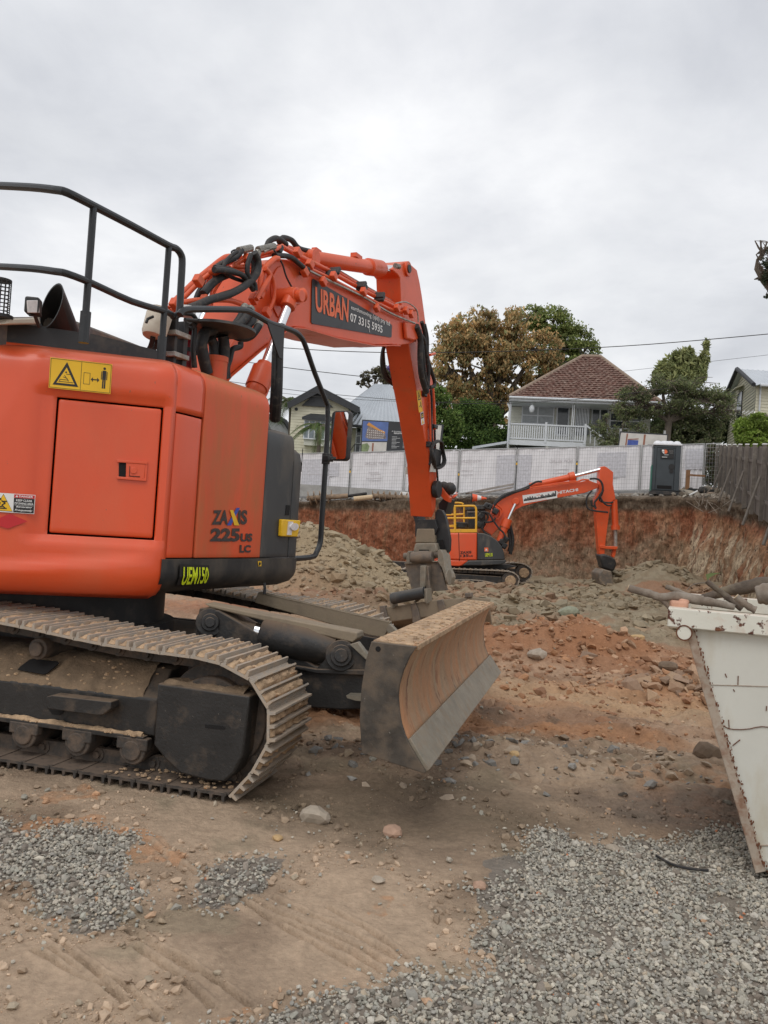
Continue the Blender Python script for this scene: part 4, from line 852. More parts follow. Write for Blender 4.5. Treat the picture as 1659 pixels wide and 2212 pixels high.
e = MB(); a, b = fc[8], fc[9]; d_ = V(b[0] - a[0], 0, b[1] - a[1]).normalized(); n_ = V(d_.z, 0, -d_.x) * -.016
n_ = V(-d_.z, 0, d_.x) * .018
e.slab([V(a[0], -1.49, a[1]) + n_ - d_ * .03, V(a[0], 1.85, a[1]) + n_ - d_ * .03, V(b[0], 1.85, b[1]) + n_, V(b[0], -1.49, b[1]) + n_], n_ * -2.2); e.build('cutting_edge', M['edge'], bl, UC, bevel=.004)
for y0, y1 in ((-1.51, -1.485), (1.83, 1.855)): e = MB(); e.prism(xz, y0, y1); e.build('end_plate', M['dozer'], bl, UC, bevel=.004)
e = MB(); e.slab([V(xz[0][0] + .04 + .014 * math.cos(t), -1.513, xz[0][1] - .035 + .014 * math.sin(t)) for t in np.linspace(0, 6.28, 13)[:-1]], (0, .002, 0)); e.build('plate_hole', M['gap'], bl, UC)
clods('blade_dirt', [(xz[0][0] + .01, xz[1][0] - .01, -1.45, 1.8, xz[0][1] + .004, 240)], M['mud'], bl, UC, 8, (.002, .009))
YA = -.62
e = MB(); e.slab([U4(*q, YA) for q in ((122, 208), (835, 345), (838, 372), (815, 392), (150, 228))], (0, .16, 0)); arm = e.build('arm_top_plate', M['dusty'], exc, UC, bevel=.008)
e = MB(); e.cyl(U4(150, 297, YA - .02) , U4(150, 297, YA + .2), .095, n=24); e.cyl(U4(150, 297, YA - .04), U4(150, 297, YA), .06, n=20); e.cyl(U4(150, 297, YA - .055), U4(150, 297, YA), .035, n=16)
e.build('pivot_boss', M['frame'], exc, UC, bevel=.006); e = MB(); e.cyl(U4(762, 452, YA - .04), U4(762, 452, YA + .2), .10, n=24); e.cyl(U4(762, 452, YA - .065), U4(762, 452, YA), .07, n=20); e.cyl(U4(762, 452, YA - .08), U4(762, 452, YA), .045, n=16); e.build('pivot_boss', M['frame'], exc, UC, bevel=.006)
e = MB(); a, b = U4(160, 300, YA + .06), U4(400, 345, YA + .06); e.cyl(a, b, .055, n=20); e.build('blade_cylinder_rod', M['frame'], exc, UC)
e = MB(); e.cyl(U4(368, 338, YA + .06), U4(404, 346, YA + .06), .057, n=20); e.build('rod_chrome', M['chrome'], exc, UC)
e = MB(); a, b = U4(404, 350, YA + .06), U4(740, 425, YA + .06); ax = (b - a).normalized(); e.tube([a, a + ax * .02, b - ax * .2, b], [.11, .125, .125, .09], 26); e.build('blade_cylinder', M['frame'], exc, UC, angle=50)
e = MB(); e.slab([U4(*q, YA - .02) for q in ((640, 520), (700, 455), (720, 400), (800, 395), (885, 460), (890, 530), (870, 550))], (0, .14, 0)); e.build('cylinder_bracket', M['frame'], exc, UC, bevel=.008)
e = MB(); e.slab([U4(*q, YA - .04) for q in ((540, 500), (645, 515), (900, 520), (900, 545), (650, 535), (555, 515))], (0, .18, 0)); e.build('arm_ledge', M['frame'], exc, UC, bevel=.005)
e = MB(); e.slab([U4(*q, YA) for q in ((100, 230), (190, 240), (640, 500), (900, 545), (900, 700), (760, 705), (560, 690), (300, 560), (60, 420))], (0, .22, 0)); e.build('push_arm', M['frame'], exc, UC, bevel=.01)
e = MB(); e.slab([U4(*q, YA + .05) for q in ((600, 505), (640, 462), (655, 470), (620, 512))], (0, .05, 0)); e.build('arm_bar', M['frame'], exc, UC)
e = MB(); e.slab([U4(*q, YA - .1) for q in ((785, 638), (870, 640), (870, 665), (830, 662), (790, 650))], (0, .1, 0)); e.build('arm_foot', M['edge'], exc, UC)
e = MB(); tpts = [U4(*q, .62) for q in ((375, 155), (990, 295), (965, 368), (900, 358), (357, 205))]; e.slab(tpts, (0, .05, 0)); e.slab([tpts[0], tpts[1], tpts[1] + V(0, .07, .0), tpts[0] + V(0, .07, .0)], (0, 0, -.02)); e.build('far_arm_guard', M['dusty'], exc, UC, bevel=.006)
e = MB(); e.slab([U4(*q, .62) for q in ((965, 330), (985, 300), (1040, 355), (1020, 385))], (0, .06, 0)); e.build('blade_bracket', M['edge'], exc, UC, bevel=.006); e = MB(); e.slab([U4(*q, YA - .05) for q in ((800, 400), (840, 388), (890, 455), (880, 475))], (0, .05, 0)); e.build('blade_bracket', M['edge'], exc, UC, bevel=.006)
e = MB(); e.slab([U4(*q, .62) for q in ((200, 230), (960, 375), (960, 500), (150, 360))], (0, .25, 0)); e.build('far_push_arm', M['frame'], exc, UC, bevel=.01)
e = MB(); e.tube(smooth_path([U4(403, 112, .1), U4(406, 135, .1), U4(404, 165, .1)], 3), .012); e.build('hanging_hose', M['rubber'], exc, UC)
# ================================================================== TERRAIN
def _h(ix, iy, seed):
    n = (ix.astype(np.int64) * 374761393 + iy.astype(np.int64) * 668265263 + seed * 1442695041) & 0x7fffffff
    n = (n ^ (n >> 13)) * 1274126177 & 0x7fffffff
    return ((n ^ (n >> 16)) & 0xffff) / 65535.0
def vn(x, y, seed=0):
    ix = np.floor(x); iy = np.floor(y); fx = x - ix; fy = y - iy; fx = fx * fx * (3 - 2 * fx); fy = fy * fy * (3 - 2 * fy)
    a, b, c, d = _h(ix, iy, seed), _h(ix + 1, iy, seed), _h(ix, iy + 1, seed), _h(ix + 1, iy + 1, seed)
    return a * (1 - fx) * (1 - fy) + b * fx * (1 - fy) + c * (1 - fx) * fy + d * fx * fy
def fbm(x, y, seed=0, o=4, g=.5):
    s = 0; a = 1; t = 0
    for i in range(o): s = s + a * vn(x * 2 ** i, y * 2 ** i, seed + i * 17); t += a; a *= g
    return s / t
def sm(x, a, b): t = np.clip((x - a) / (b - a), 0, 1); return t * t * (3 - 2 * t)
crest = np.array([(-60, 40), (-25, 38), (-10, 36.6), (-3.5, 36), (1.3, 35), (6, 34.2), (10.3, 33.2), (11.9, 32.2), (12.1, 30.5), (11.5, 26.5), (10.2, 22), (8.9, 18), (8.6, 14), (9.5, 9), (12, 4), (16, 0), (20, -6)], float)
def seg_d(x, y, pts, closed=False):
    """distance to the polyline and position along it"""
    best = np.full(np.shape(x), 1e9); L0 = 0; par = np.zeros(np.shape(x)); sgn = np.zeros(np.shape(x))
    for a, b in zip(pts, pts[1:]):
        d = b - a; L = math.hypot(*d); t = np.clip(((x - a[0]) * d[0] + (y - a[1]) * d[1]) / L ** 2, 0, 1)
        ex = x - a[0] - t * d[0]; ey = y - a[1] - t * d[1]; q = np.hypot(ex, ey); k = q < best
        par = np.where(k, L0 + t * L, par); sgn = np.where(k, d[0] * ey - d[1] * ex, sgn); best = np.where(k, q, best); L0 += L
    return best, par, sgn
def z_up(x, y):
    xx = np.clip(x, -14, 18); yy = np.clip(y, 0, 41)
    z = -.186 + .0869 * xx + .0873 * yy
    return np.maximum(z, 0) * sm(y, 5, 15)
def inpoly(x, y, P):
    r = np.zeros(np.shape(x), bool); n = len(P)
    for i in range(n):
        x0, y0 = P[i]; x1, y1 = P[(i + 1) % n]
        c = ((y0 > y) != (y1 > y)) & (x < (x1 - x0) * (y - y0) / (y1 - y0 + 1e-12) + x0); r ^= c
    return r
def gp(pts, H=None):
    out = []
    for p in pts:
        q = H(*p) if H else p; w = W.onz(q[0], q[1], 0); out.append((w.x, w.y))
    return out
H7 = conv(.5291, 0, 1591); H8 = conv(.5040, 823, 1646)
GR = [gp([(120, 2300), (529, 2212), (640, 2172), (730, 2152), (870, 2122), (980, 2108), (1050, 2085), (1050, 2010), (1040, 1960), (1030, 1890), (1090, 1850), (1200, 1800), (1330, 1822), (1440, 1832), (1500, 1800), (1560, 1790), (1700, 1800), (2300, 1850), (2600, 2300)]),
      gp([(-120, 370), (0, 350), (120, 372), (280, 392), (440, 425), (520, 470), (565, 545), (560, 620), (540, 665), (470, 720), (440, 810), (350, 850), (262, 790), (225, 700), (150, 650), (0, 595), (-120, 570)], H7),
      gp([(790, 570), (860, 520), (960, 490), (1040, 480), (1115, 500), (1110, 570), (1085, 640), (960, 650), (850, 665), (790, 620)], H7)]
CLAY = [gp([(130, 345), (300, 335), (480, 370), (600, 400), (720, 430), (740, 460), (600, 510), (520, 470), (400, 420), (220, 385), (140, 370)], H7), gp([(180, 240), (300, 218), (420, 225), (440, 250), (300, 265), (200, 275)], H7), gp([(1490, 690), (1560, 640), (1580, 690), (1540, 720)], H7), gp([(870, 1090), (960, 1080), (980, 1110), (900, 1130)], H7)]
RUT = [gp([(a, b), ((a + c) / 2 + m, (b + d) / 2 + n), (c, d)], H7) for a, b, c, d, m, n in ((950, 655, 1659, 1010, 30, -5), (1030, 655, 1700, 985, 20, 0), (1120, 655, 1620, 900, 25, 0), (980, 660, 1500, 960, 0, 15), (480, 775, 800, 960, 10, 5), (560, 800, 900, 1010, 10, 5), (140, 870, 640, 1140, 20, 0), (200, 860, 520, 1090, 20, -4), (0, 680, 120, 760, 0, 0), (260, 870, 640, 1120, 20, -4), (600, 420, 760, 560, 10, 5), (680, 470, 800, 560, 10, 5), (1340, 700, 1659, 900, 20, -5), (60, 700, 420, 980, 15, 0), (560, 860, 860, 1090, 20, 0), (700, 880, 1020, 1100, 20, 0))] + [gp([(a, b), ((a + c) / 2, (b + d) / 2 + n), (c, d)]) for a, b, c, d, n in ((1080, 1545, 1540, 1520, 14), (1060, 1565, 1540, 1545, 14), (1120, 1600, 1560, 1640, -8), (1100, 1622, 1560, 1668, -8), (1150, 1690, 1600, 1700, 6))]
heap = [(-1.6, 18.6, 1.22, 2.9), (-3.6, 19.4, .85, 2.6), (-.2, 17.6, .40, 2.0)]
def poly_soft(x, y, P, w):
    """1 inside, 0 outside with an edge roughened by noise"""
    ins = inpoly(x + (fbm(x * 5, y * 5, 91, 3) - .5) * w, y + (fbm(x * 5, y * 5, 57, 3) - .5) * w * 1.4, P); return ins
def grnd(x, y):
    x = np.asarray(x, float); y = np.asarray(y, float)
    d, par, sg = seg_d(x, y, crest); outside = sg > 0
    D = np.hypot(x, y)
    z = (fbm(x * .35, y * .35, 3) - .5) * .16 * sm(D, 5, 14) + (fbm(x * 1.6, y * 1.6, 5) - .5) * .05 + (fbm(x * 9, y * 9, 8, 3) - .5) * .016
    z = z + (fbm(x * 26, y * 26, 9, 2) - .5) * .007 * sm(-D, -14, -6)
    churn = sm(D, 4.6, 6.5) * sm(-D, -26, -16); z = z + churn * ((fbm(x * 2.6, y * 3.4, 12, 5, .62) - .5) * .20 + (fbm(x * 12, y * 12, 14, 3) - .5) * .05)
    # rough spoil on the pit floor
    rub = sm(y, 11, 14) * sm(x, -3, 1) ; z = z + rub * ((fbm(x * .9, y * .9, 21, 5, .6) - .5) * (.62 - .25 * sm(y, 17, 26)))
    z = z + .55 * np.exp(-(((x - 2.35) / 1.5) ** 2 + ((y - 10.6) / .85) ** 2)) * (.6 + .8 * fbm(x * 2.2, y * 2.2, 31, 4))
    z = z + .18 * np.exp(-(((x - 3.6) / .9) ** 2 + ((y - 9.1) / .35) ** 2)) * (.4 + 1.2 * fbm(x * 5, y * 5, 33, 3))
    z = z + .10 * np.exp(-(((x - .8) / 1.2) ** 2 + ((y - 5.9) / .35) ** 2)) * (.3 + 1.4 * fbm(x * 4, y * 4, 36, 3))
    for hx, hy, hh, hr in heap:
        r = np.hypot((x - hx), (y - hy) * .9) / hr * (.85 + .3 * fbm(x * 1.2, y * 1.2, 41, 3)); z = z + hh * np.clip(1 - r, 0, 1) ** .85 * (1 + .1 * fbm(x * 3, y * 3, 43))
    z = z + .35 * np.exp(-(((x + .4) / 2.2) ** 2 + ((y - 14.2) / 1.4) ** 2)) * (.5 + fbm(x * 2, y * 2, 45, 3))
    # talus at the foot of the far wall
    z = z + (~outside) * .38 * sm(-d, -1.6, 0) * sm(y, 12, 24) * (.4 + .9 * fbm(x * .8, y * .8, 51, 4))
    # heap of loose soil pushed against the right wall
    z = z + (~outside) * 1.0 * np.exp(-(((x - 9.6) / 1.8) ** 2 + ((y - 29) / 2.4) ** 2))
    for i, R in enumerate(RUT):
        R = np.array(R); k = (np.abs(x - R[:, 0].mean()) < 2.6) & (np.abs(y - R[:, 1].mean()) < 2)
        if k.any():
            q_ = max(1, math.hypot(R[:, 0].mean(), R[:, 1].mean()) / 3.4); dd, _, _ = seg_d(x[k], y[k], R); dd = dd / q_; z[k] = z[k] - .020 * np.exp(-(dd / .009) ** 2) + .006 * np.exp(-((dd - .022) / .009) ** 2)
    up = z_up(x, y) - .02 + (fbm(x * 1.3, y * 1.3, 61) - .5) * .10
    t = sm(np.where(outside, d, -1), .02, .5); z = z * (1 - t) + up * t
    return z
def gcol(x, y):
    D = np.hypot(x, y); n1 = fbm(x * 1.1, y * 1.1, 71, 4); n2 = fbm(x * 3.7, y * 3.7, 73, 4); n3 = fbm(x * 14, y * 14, 75, 3); n4 = fbm(x * .45, y * .8, 77, 4)
    tan = np.array([.42, .312, .218]); brn = np.array([.25, .182, .126]); org = np.array([.46, .205, .085]); gry = np.array([.275, .228, .155]); red = np.array([.30, .130, .070]); slate = np.array([.25, .232, .205])
    def mx(c, d_, f): return c * (1 - f[..., None]) + d_ * f[..., None]
    c = mx(np.broadcast_to(tan, x.shape + (3,)), brn, sm(n1, .42, .62))
    c = mx(c, gry, .5 * sm(n2, .55, .7)); c = mx(c, org, .35 * sm(n4, .55, .7) * sm(n3, .35, .6))
    # darker ground tone around the near blade end and the bin
    dk = sm(np.exp(-(((x - .3) / 1.3) ** 2 + ((y - 4.7) / .8) ** 2)) + .4 * (n2 - .5), .35, .8); c = mx(c, np.array([.15, .112, .075]), .8 * dk)
    dk2 = np.exp(-(((x - 2.2) / 1.2) ** 2 + ((y - 5.0) / .6) ** 2)); c = mx(c, np.array([.165, .13, .105]), .7 * sm(dk2 + .4 * (n2 - .5), .4, .8))
    mid = sm(y, 6.2, 7.0) * sm(-y, -14, -11.5); c = mx(c, np.array([.29, .165, .098]), .75 * mid * sm(n1, .25, .6)); c = mx(c, np.array([.15, .10, .068]), .7 * mid * sm(n2, .5, .62)); c = mx(c, np.array([.42, .21, .10]), .6 * mid * sm(n4, .5, .62)); 
    pale = np.exp(-(((y - 8.3 - .35 * np.sin(x * 1.3)) / .55) ** 2)) * sm(x, .5, 1.5); c = mx(c, np.array([.44, .31, .19]), .7 * pale)
    rm = np.exp(-(((x - 2.35) / 1.9) ** 2 + ((y - 10.6) / 1.1) ** 2)); c = mx(c, np.array([.34, .165, .085]), np.clip(1.5 * rm * (.4 + n2), 0, .9))
    rub = sm(y, 11.5, 13.5) * sm(x, -3, 0); c = mx(c, mx(np.broadcast_to(np.array([.225, .175, .112]), x.shape + (3,)), gry, sm(n2, .4, .6)), .9 * rub)
    c = mx(c, red, .55 * rub * sm(n4, .52, .64))
    for hx, hy, hh, hr in heap: c = mx(c, np.array([.34, .262, .165]), np.clip(1.7 - 1.5 * np.hypot(x - hx, y - hy) / hr, 0, .85) * (.5 + n2))
    c = mx(c, red, .8 * np.exp(-(((x + 2.4) / 2.6) ** 2 + ((y - 14.4) / 1.5) ** 2)))
    for P in CLAY: c = mx(c, np.array([.45, .24, .125]), .65 * poly_soft(x, y, P, .4) * sm(n3, .2, .6))
    for P in GR: c = mx(c, slate * .7, poly_soft(x, y, P, .25) * .75)
    d, par, sg = seg_d(x, y, crest); up = (sg > 0) & (y > 9)
    c = mx(c, np.array([.20, .165, .135]), up * .8); c = mx(c, np.array([.26, .25, .24]), up * sm(y + .3 * x * 0 + n1, 36.3, 37) * .9)
    c = mx(c, np.array([.10, .13, .05]), (up & (y > 43)) * .8)
    return np.clip(c * (.86 + .28 * n3)[..., None], 0, 1)
r_ = np.concatenate([np.linspace(.6, 2.2, 14, endpoint=False), 2.2 * np.exp(np.linspace(0, math.log(7 / 2.2), 420, endpoint=False)), 7 * np.exp(np.linspace(0, math.log(62 / 7), 480)), np.array([70, 85, 110, 160, 240, 400, 700])])
th = np.concatenate([np.radians(np.linspace(-90, -32, 60, endpoint=False)), np.radians(np.linspace(-32, 32, 720)), np.radians(np.linspace(32, 90, 61)[1:])])
RR, TT = np.meshgrid(r_, th, indexing='ij'); GX = RR * np.sin(TT); GY = RR * np.cos(TT)
GZ = grnd(GX.ravel(), GY.ravel()); CC = gcol(GX.ravel(), GY.ravel())
nr, nt_ = RR.shape; idx = np.arange(nr * nt_).reshape(nr, nt_)
F = np.stack([idx[:-1, :-1], idx[1:, :-1], idx[1:, 1:], idx[:-1, 1:]], -1).reshape(-1, 4)[:, ::-1]
gm_ = mat('site_dirt', (.3, .2, .13), .92, var=.16, vs=30, attr=True, bump=.012, bs=55, spec=.2, chips=((.42, .33, .23), 75, .665))
ground = raw_mesh('ground', np.stack([GX.ravel(), GY.ravel(), GZ], 1), F, gm_, CC, smooth=True); ground['kind'] = 'structure'
# ground behind the viewpoint
mb = MB(); mb.add([(-700, 0.02, 0), (-700, -60, 0), (700, -60, 0), (700, 0.02, 0)], [(0, 1, 2, 3)]); gb = mb.build('ground', mat('rear_yard', (.28, .2, .14), .95, var=.2, vs=.5), None, W); gb['kind'] = 'structure'
# ---- cut face of the pit
seg = np.hypot(*(crest[1:] - crest[:-1]).T); cl = np.concatenate([[0], np.cumsum(seg)])
S0, S1 = cl[2] - 8, cl[12] + 2; ns = 1000; nt2 = 120
ss = np.linspace(S0, S1, ns)
kx = np.interp(ss, cl, crest[:, 0]); ky = np.interp(ss, cl, crest[:, 1])
ker = np.ones(9) / 9; kx[4:-4] = np.convolve(kx, ker, 'valid'); ky[4:-4] = np.convolve(ky, ker, 'valid')
gx = np.gradient(kx); gy = np.gradient(ky); gl = np.hypot(gx, gy); nx, ny = gy / gl, -gx / gl      # points into the pit
tt = np.linspace(0, 1, nt2)[:, None]
zt = z_up(kx, ky) + .02; zb = -.25
SS = ss[None, :] + 0 * tt; 
Zf = zb + (zt - zb) * tt
out = .75 * (1 - tt) ** 1.3 + (fbm(SS * .55, tt * 2 + 0 * SS, 101, 4) - .5) * .9 * (1 - .5 * tt) + (fbm(SS * 2.6, Zf * .7, 103, 4) - .5) * .42 + (fbm(SS * 7, Zf * 3.2, 105, 3) - .5) * .22 + .22 * sm(tt, .90, .97) * (fbm(SS * 1.2, Zf * 0 + 3, 107, 3) - .2)
out = out - .35 * sm(tt, .975, 1.0) - .04
BX = kx + nx * out; BY = ky + ny * out; BZ = Zf + (fbm(SS * 1.5, 0 * SS + 7, 109, 3) - .5) * .14 * sm(tt, .8, 1)
n1 = fbm(SS * .8, Zf * 1.2, 111, 4); n2 = fbm(SS * 4.5, Zf * .9, 113, 4); n3 = fbm(SS * 6, Zf * 6, 115, 3); n4 = fbm(SS * .33, Zf * .2, 117, 3)
def mx(c, d_, f): return c * (1 - f[..., None]) + np.array(d_) * f[..., None]
red, dark, grb, pale, oc = [.225, .088, .047], [.115, .085, .060], [.225, .165, .11], [.45, .36, .25], [.33, .195, .11]
c = mx(np.broadcast_to(np.array(red), SS.shape + (3,)), oc, .45 * sm(n2, .5, .7))
c = mx(c, grb, .9 * sm(.38 - tt + (n1 - .5) * .8 + .36 * sm(SS, cl[4], cl[5]), .1, .35)); c = mx(c, red, .35 * sm(n3, .5, .7))
c = mx(c, dark, sm(tt + (n1 - .5) * .14, .80, .90)); rw = sm(SS, cl[6] - .5, cl[8])
c = mx(c, oc, .6 * rw * sm(.86 - tt, 0, .1) * sm(n1, .3, .55)); c = mx(c, pale, .85 * rw * sm(n2, .46, .62) * sm(.8 - tt, 0, .2) * sm(n4 + (.5 - tt) * .4, .3, .5)); c = mx(c, pale, .10 * sm(n3, .62, .74)); n5 = fbm(SS * 11, Zf * 1.1, 119, 4); c = c * (.72 + .56 * n5)[..., None]
c = c * (.8 + .4 * n3)[..., None]
ii = np.arange(ns * nt2).reshape(nt2, ns); F = np.stack([ii[:-1, :-1], ii[:-1, 1:], ii[1:, 1:], ii[1:, :-1]], -1).reshape(-1, 4)
bank = raw_mesh('pit_wall', np.stack([BX.ravel(), BY.ravel(), BZ.ravel()], 1), F[:, ::-1], mat('cut_earth', (.3, .15, .08), .95, var=.42, vs=7, attr=True, bump=.09, bs=7, spec=.1, stretch=(2.2, 2.2, .8), chips=((.10, .06, .04), 5, .60)), c.reshape(-1, 3), smooth=True); bank['kind'] = 'structure'
# ---- stones
ICO = []
ph = (1 + 5 ** .5) / 2
for a, b in ((-1, ph), (1, ph), (-1, -ph), (1, -ph)): ICO.append((a, b, 0))
for a, b in ((-1, ph), (1, ph), (-1, -ph), (1, -ph)): ICO.append((0, a, b))
for a, b in ((ph, -1), (ph, 1), (-ph, -1), (-ph, 1)): ICO.append((a, 0, b))
ICO = np.array(ICO) / math.hypot(1, ph)
ICF = np.array([(0, 11, 5), (0, 5, 1), (0, 1, 7), (0, 7, 10), (0, 10, 11), (1, 5, 9), (5, 11, 4), (11, 10, 2), (10, 7, 6), (7, 1, 8), (3, 9, 4), (3, 4, 2), (3, 2, 6), (3, 6, 8), (3, 8, 9), (4, 9, 5), (2, 4, 11), (6, 2, 10), (8, 6, 7), (9, 8, 1)])
def stones(name, x, y, size, colors, z=None, flat=.65, sink=.25, mtl=None, jit=.32, kind='stuff'):
    n = len(x)
    v = ICO[None] * (1 + rng.uniform(-jit, jit, (n, 12, 1)))
    v = v + rng.uniform(-.12, .12, (n, 12, 3))
    sc = np.stack([rng.uniform(.75, 1.3, n), rng.uniform(.6, 1.05, n), rng.uniform(flat * .6, flat * 1.3, n)], 1)[:, None] * size[:, None, None] * .5
    v = v * sc
    def rot(v, ang, a, b):
        c_, s_ = np.cos(ang)[:, None], np.sin(ang)[:, None]; va, vb = v[..., a].copy(), v[..., b].copy(); v[..., a] = va * c_ - vb * s_; v[..., b] = va * s_ + vb * c_
    rot(v, rng.uniform(-.6, .6, n), 0, 2); rot(v, rng.uniform(-.6, .6, n), 1, 2); rot(v, rng.uniform(0, 6.28, n), 0, 1)
    zz = grnd(x, y) if z is None else z
    v = v + np.stack([x, y, zz + size * flat * (.5 - sink)], 1)[:, None]
    f = ICF[None] + (np.arange(n) * 12)[:, None, None]
    cc = np.repeat(colors, 12, axis=0)
    o = raw_mesh(name, v.reshape(-1, 3), f.reshape(-1, 3), mtl, cc); 
    if kind: o['kind'] = kind
    return o
smat = mat('stone_mix', (.3, .3, .3), .85, var=.12, vs=60, attr=True, spec=.3, bump=.0015, bs=160)
def pick(cols, n, j=.12):
    cols = np.array(cols); return np.clip(cols[rng.integers(0, len(cols), n)] * rng.uniform(1 - j, 1 + j, (n, 1)), 0, 1)
GREY = [(.37, .355, .315), (.30, .29, .265), (.44, .415, .365), (.26, .255, .24), (.34, .315, .275), (.40, .385, .355), (.32, .32, .29), (.22, .21, .19)]
gxs, gys = [], []
for P, dens, ks in ((GR[0], 6800, 1), (GR[1], 6800, 1), (GR[2], 3600, 1)):
    P_ = np.array(P); x0, y0 = P_.min(0) - .15; x1, y1 = P_.max(0) + .15; x1 = min(x1, 4.2); x0 = max(x0, -3.2); y0 = max(y0, 1.7); y1 = min(y1, 6)
    n = int((x1 - x0) * (y1 - y0) * dens); x = rng.uniform(x0, x1, n); y = rng.uniform(y0, y1, n)
    k = poly_soft(x + rng.normal(0, .045, n), y + rng.normal(0, .06, n), P, .34) & (rng.random(n) < sm(fbm(x * 3, y * 3, 201, 3), .16, .44)) & (np.abs(x) < y * .62 + .3); gxs.append(x[k]); gys.append(y[k])
gx_, gy_ = np.concatenate(gxs), np.concatenate(gys)
# a few stray ones over the bare dirt
n = 800; x = rng.uniform(-2.2, 3.6, n); y = rng.uniform(2.2, 5.6, n) ; k = fbm(x * 2, y * 2, 205, 3) > .52; gx_ = np.concatenate([gx_, x[k]]); gy_ = np.concatenate([gy_, y[k]])
n = len(gx_); sz = rng.uniform(.008, .021, n) * np.where(rng.random(n) < .03, 1.9, 1)
gc = pick(GREY, n) * np.array([1.16, 1.12, 1.04]); odd = rng.random(n); gc[odd < .02] = (.48, .40, .30); gc[odd < .002] = (.5, .2, .1)
gz = grnd(gx_, gy_) + rng.uniform(-.004, .007, n)
print('gravel', n)
stones('gravel', gx_, gy_, sz, gc, z=gz, flat=.75, sink=.2, mtl=smat)
# small clods and chips on the bare soil
n = 60000; y = 2.3 * np.exp(rng.random(n) * math.log(14 / 2.3)); x = rng.uniform(-.62, .62, n) * y
k = fbm(x * 2.2, y * 2.2, 211, 4) + .14 * sm(y, 3.2, 4.4) + .05 * sm(y, 5, 7) > .60; x, y = x[k], y[k]; n = len(x)
bc = gcol(x, y) * rng.uniform(.75, 1.45, (n, 1)); k2 = rng.random(n) < .10; bc[k2] = pick([(.40, .33, .24), (.46, .30, .19), (.30, .28, .23)], k2.sum())
stones('soil_clods', x, y, (rng.random(n) ** 14 * .034 + .0055) * (1 + .05 * y), np.clip(bc, 0, .8), mtl=smat, flat=.7)
# broken rock over the pit floor and on the spoil heaps
xs, ys, szs, cs = [], [], [], []
RK = [(.31, .25, .165), (.26, .205, .135), (.34, .28, .19), (.20, .155, .105), (.33, .235, .14), (.27, .235, .165)]
n = 24000; y = rng.uniform(11.3, 31, n); x = rng.uniform(-1.5, 10.5, n) ; d, _, sg = seg_d(x, y, crest); k = (sg < 0) & (x < y * .5) & (fbm(x * .7, y * .7, 221, 4) > .49 - .03 * (y > 18)); x, y = x[k], y[k]; xs.append(x); ys.append(y); szs.append(.04 + rng.random(len(x)) ** 8 * .36); cs.append(.4 * pick(RK, len(x), .25) + .6 * gcol(x, y))
for hx, hy, hh, hr in heap:
    n = 6500; a = rng.uniform(0, 6.28, n); r0 = np.sqrt(rng.random(n)) * hr * 1.1; x, y = hx + r0 * np.cos(a), hy + r0 * np.sin(a); xs.append(x); ys.append(y); szs.append(.013 + rng.random(n) ** 13 * .17); cs.append(.5 * pick(RK + [(.42, .35, .25)], n, .2) + .5 * gcol(x, y))
n = 2600; x = rng.normal(2.6, 1.6, n); y = rng.normal(10.0, 1.2, n); xs.append(x); ys.append(y); szs.append(.015 + rng.random(n) ** 4 * .14); cs.append(pick([(.36, .19, .10), (.30, .16, .09), (.42, .27, .17)], n, .2))
n = 420; x = rng.normal(3.6, .65, n); y = rng.normal(9.1, .28, n); xs.append(x); ys.append(y); szs.append(.02 + rng.random(n) ** 4 * .24); cs.append(pick([(.34, .22, .14), (.28, .19, .13), (.40, .27, .17)], n, .2))
n = 700; x = rng.normal(1.0, 1.0, n); y = rng.normal(5.9, .35, n); xs.append(x); ys.append(y); szs.append(.015 + rng.random(n) ** 3 * .09); cs.append(pick([(.34, .27, .20), (.28, .21, .15), (.40, .31, .22), (.25, .24, .22)], n, .2))
stones('broken_rock', np.concatenate(xs), np.concatenate(ys), np.concatenate(szs), np.concatenate(cs), mtl=smat, flat=.55, sink=.38)
def rock(px, py, size, color, label, flat=.7):
    w = W.onz(px, py, 0); z = grnd(np.array([w.x]), np.array([w.y]))[0]
    fr_ = Frame(w.x, w.y, 0, z); r = random.Random(int(px * 7 + py)); mb = MB()
    b = bmesh_rock(r, size, flat); o = raw_mesh('rock', b[0], b[1], ROCKM[color]); place(o, fr_, None); tag(o, label, 'rock', None)
import bmesh
def bmesh_rock(r, size, flat):
    bm = bmesh.new(); bmesh.ops.create_icosphere(bm, subdivisions=2, radius=1)
    dirs = [Vector((r.gauss(0, 1), r.gauss(0, 1), r.gauss(0, 1))).normalized() for _ in range(9)]
    for v in bm.verts:
        for d in dirs:
            e = v.co.dot(d)
            if e > .72: v.co -= d * (e - .72) * .9
        v.co += Vector((r.uniform(-.04, .04),) * 3); v.co.x *= size * .62; v.co.y *= size * .5; v.co.z = v.co.z * size * .5 * flat + size * .28 * flat
    V_ = np.array([v.co[:] for v in bm.verts]); F_ = np.array([[v.index for v in f.verts] for f in bm.faces]); bm.free(); return V_, F_
ROCKM = dict(pale=mat('rock_pale', (.38, .32, .25), .85, var=.2, vs=14, bump=.004, bs=30), pink=mat('rock_pink', (.42, .27, .19), .85, var=.2, vs=14, bump=.004, bs=30), dark=mat('rock_dark', (.17, .12, .08), .9, var=.25, vs=10, bump=.006, bs=24), green=mat('rock_greenish', (.26, .265, .19), .85, var=.2, vs=12, bump=.004, bs=20), tan=mat('rock_tan', (.50, .34, .17), .85, var=.2, vs=12))
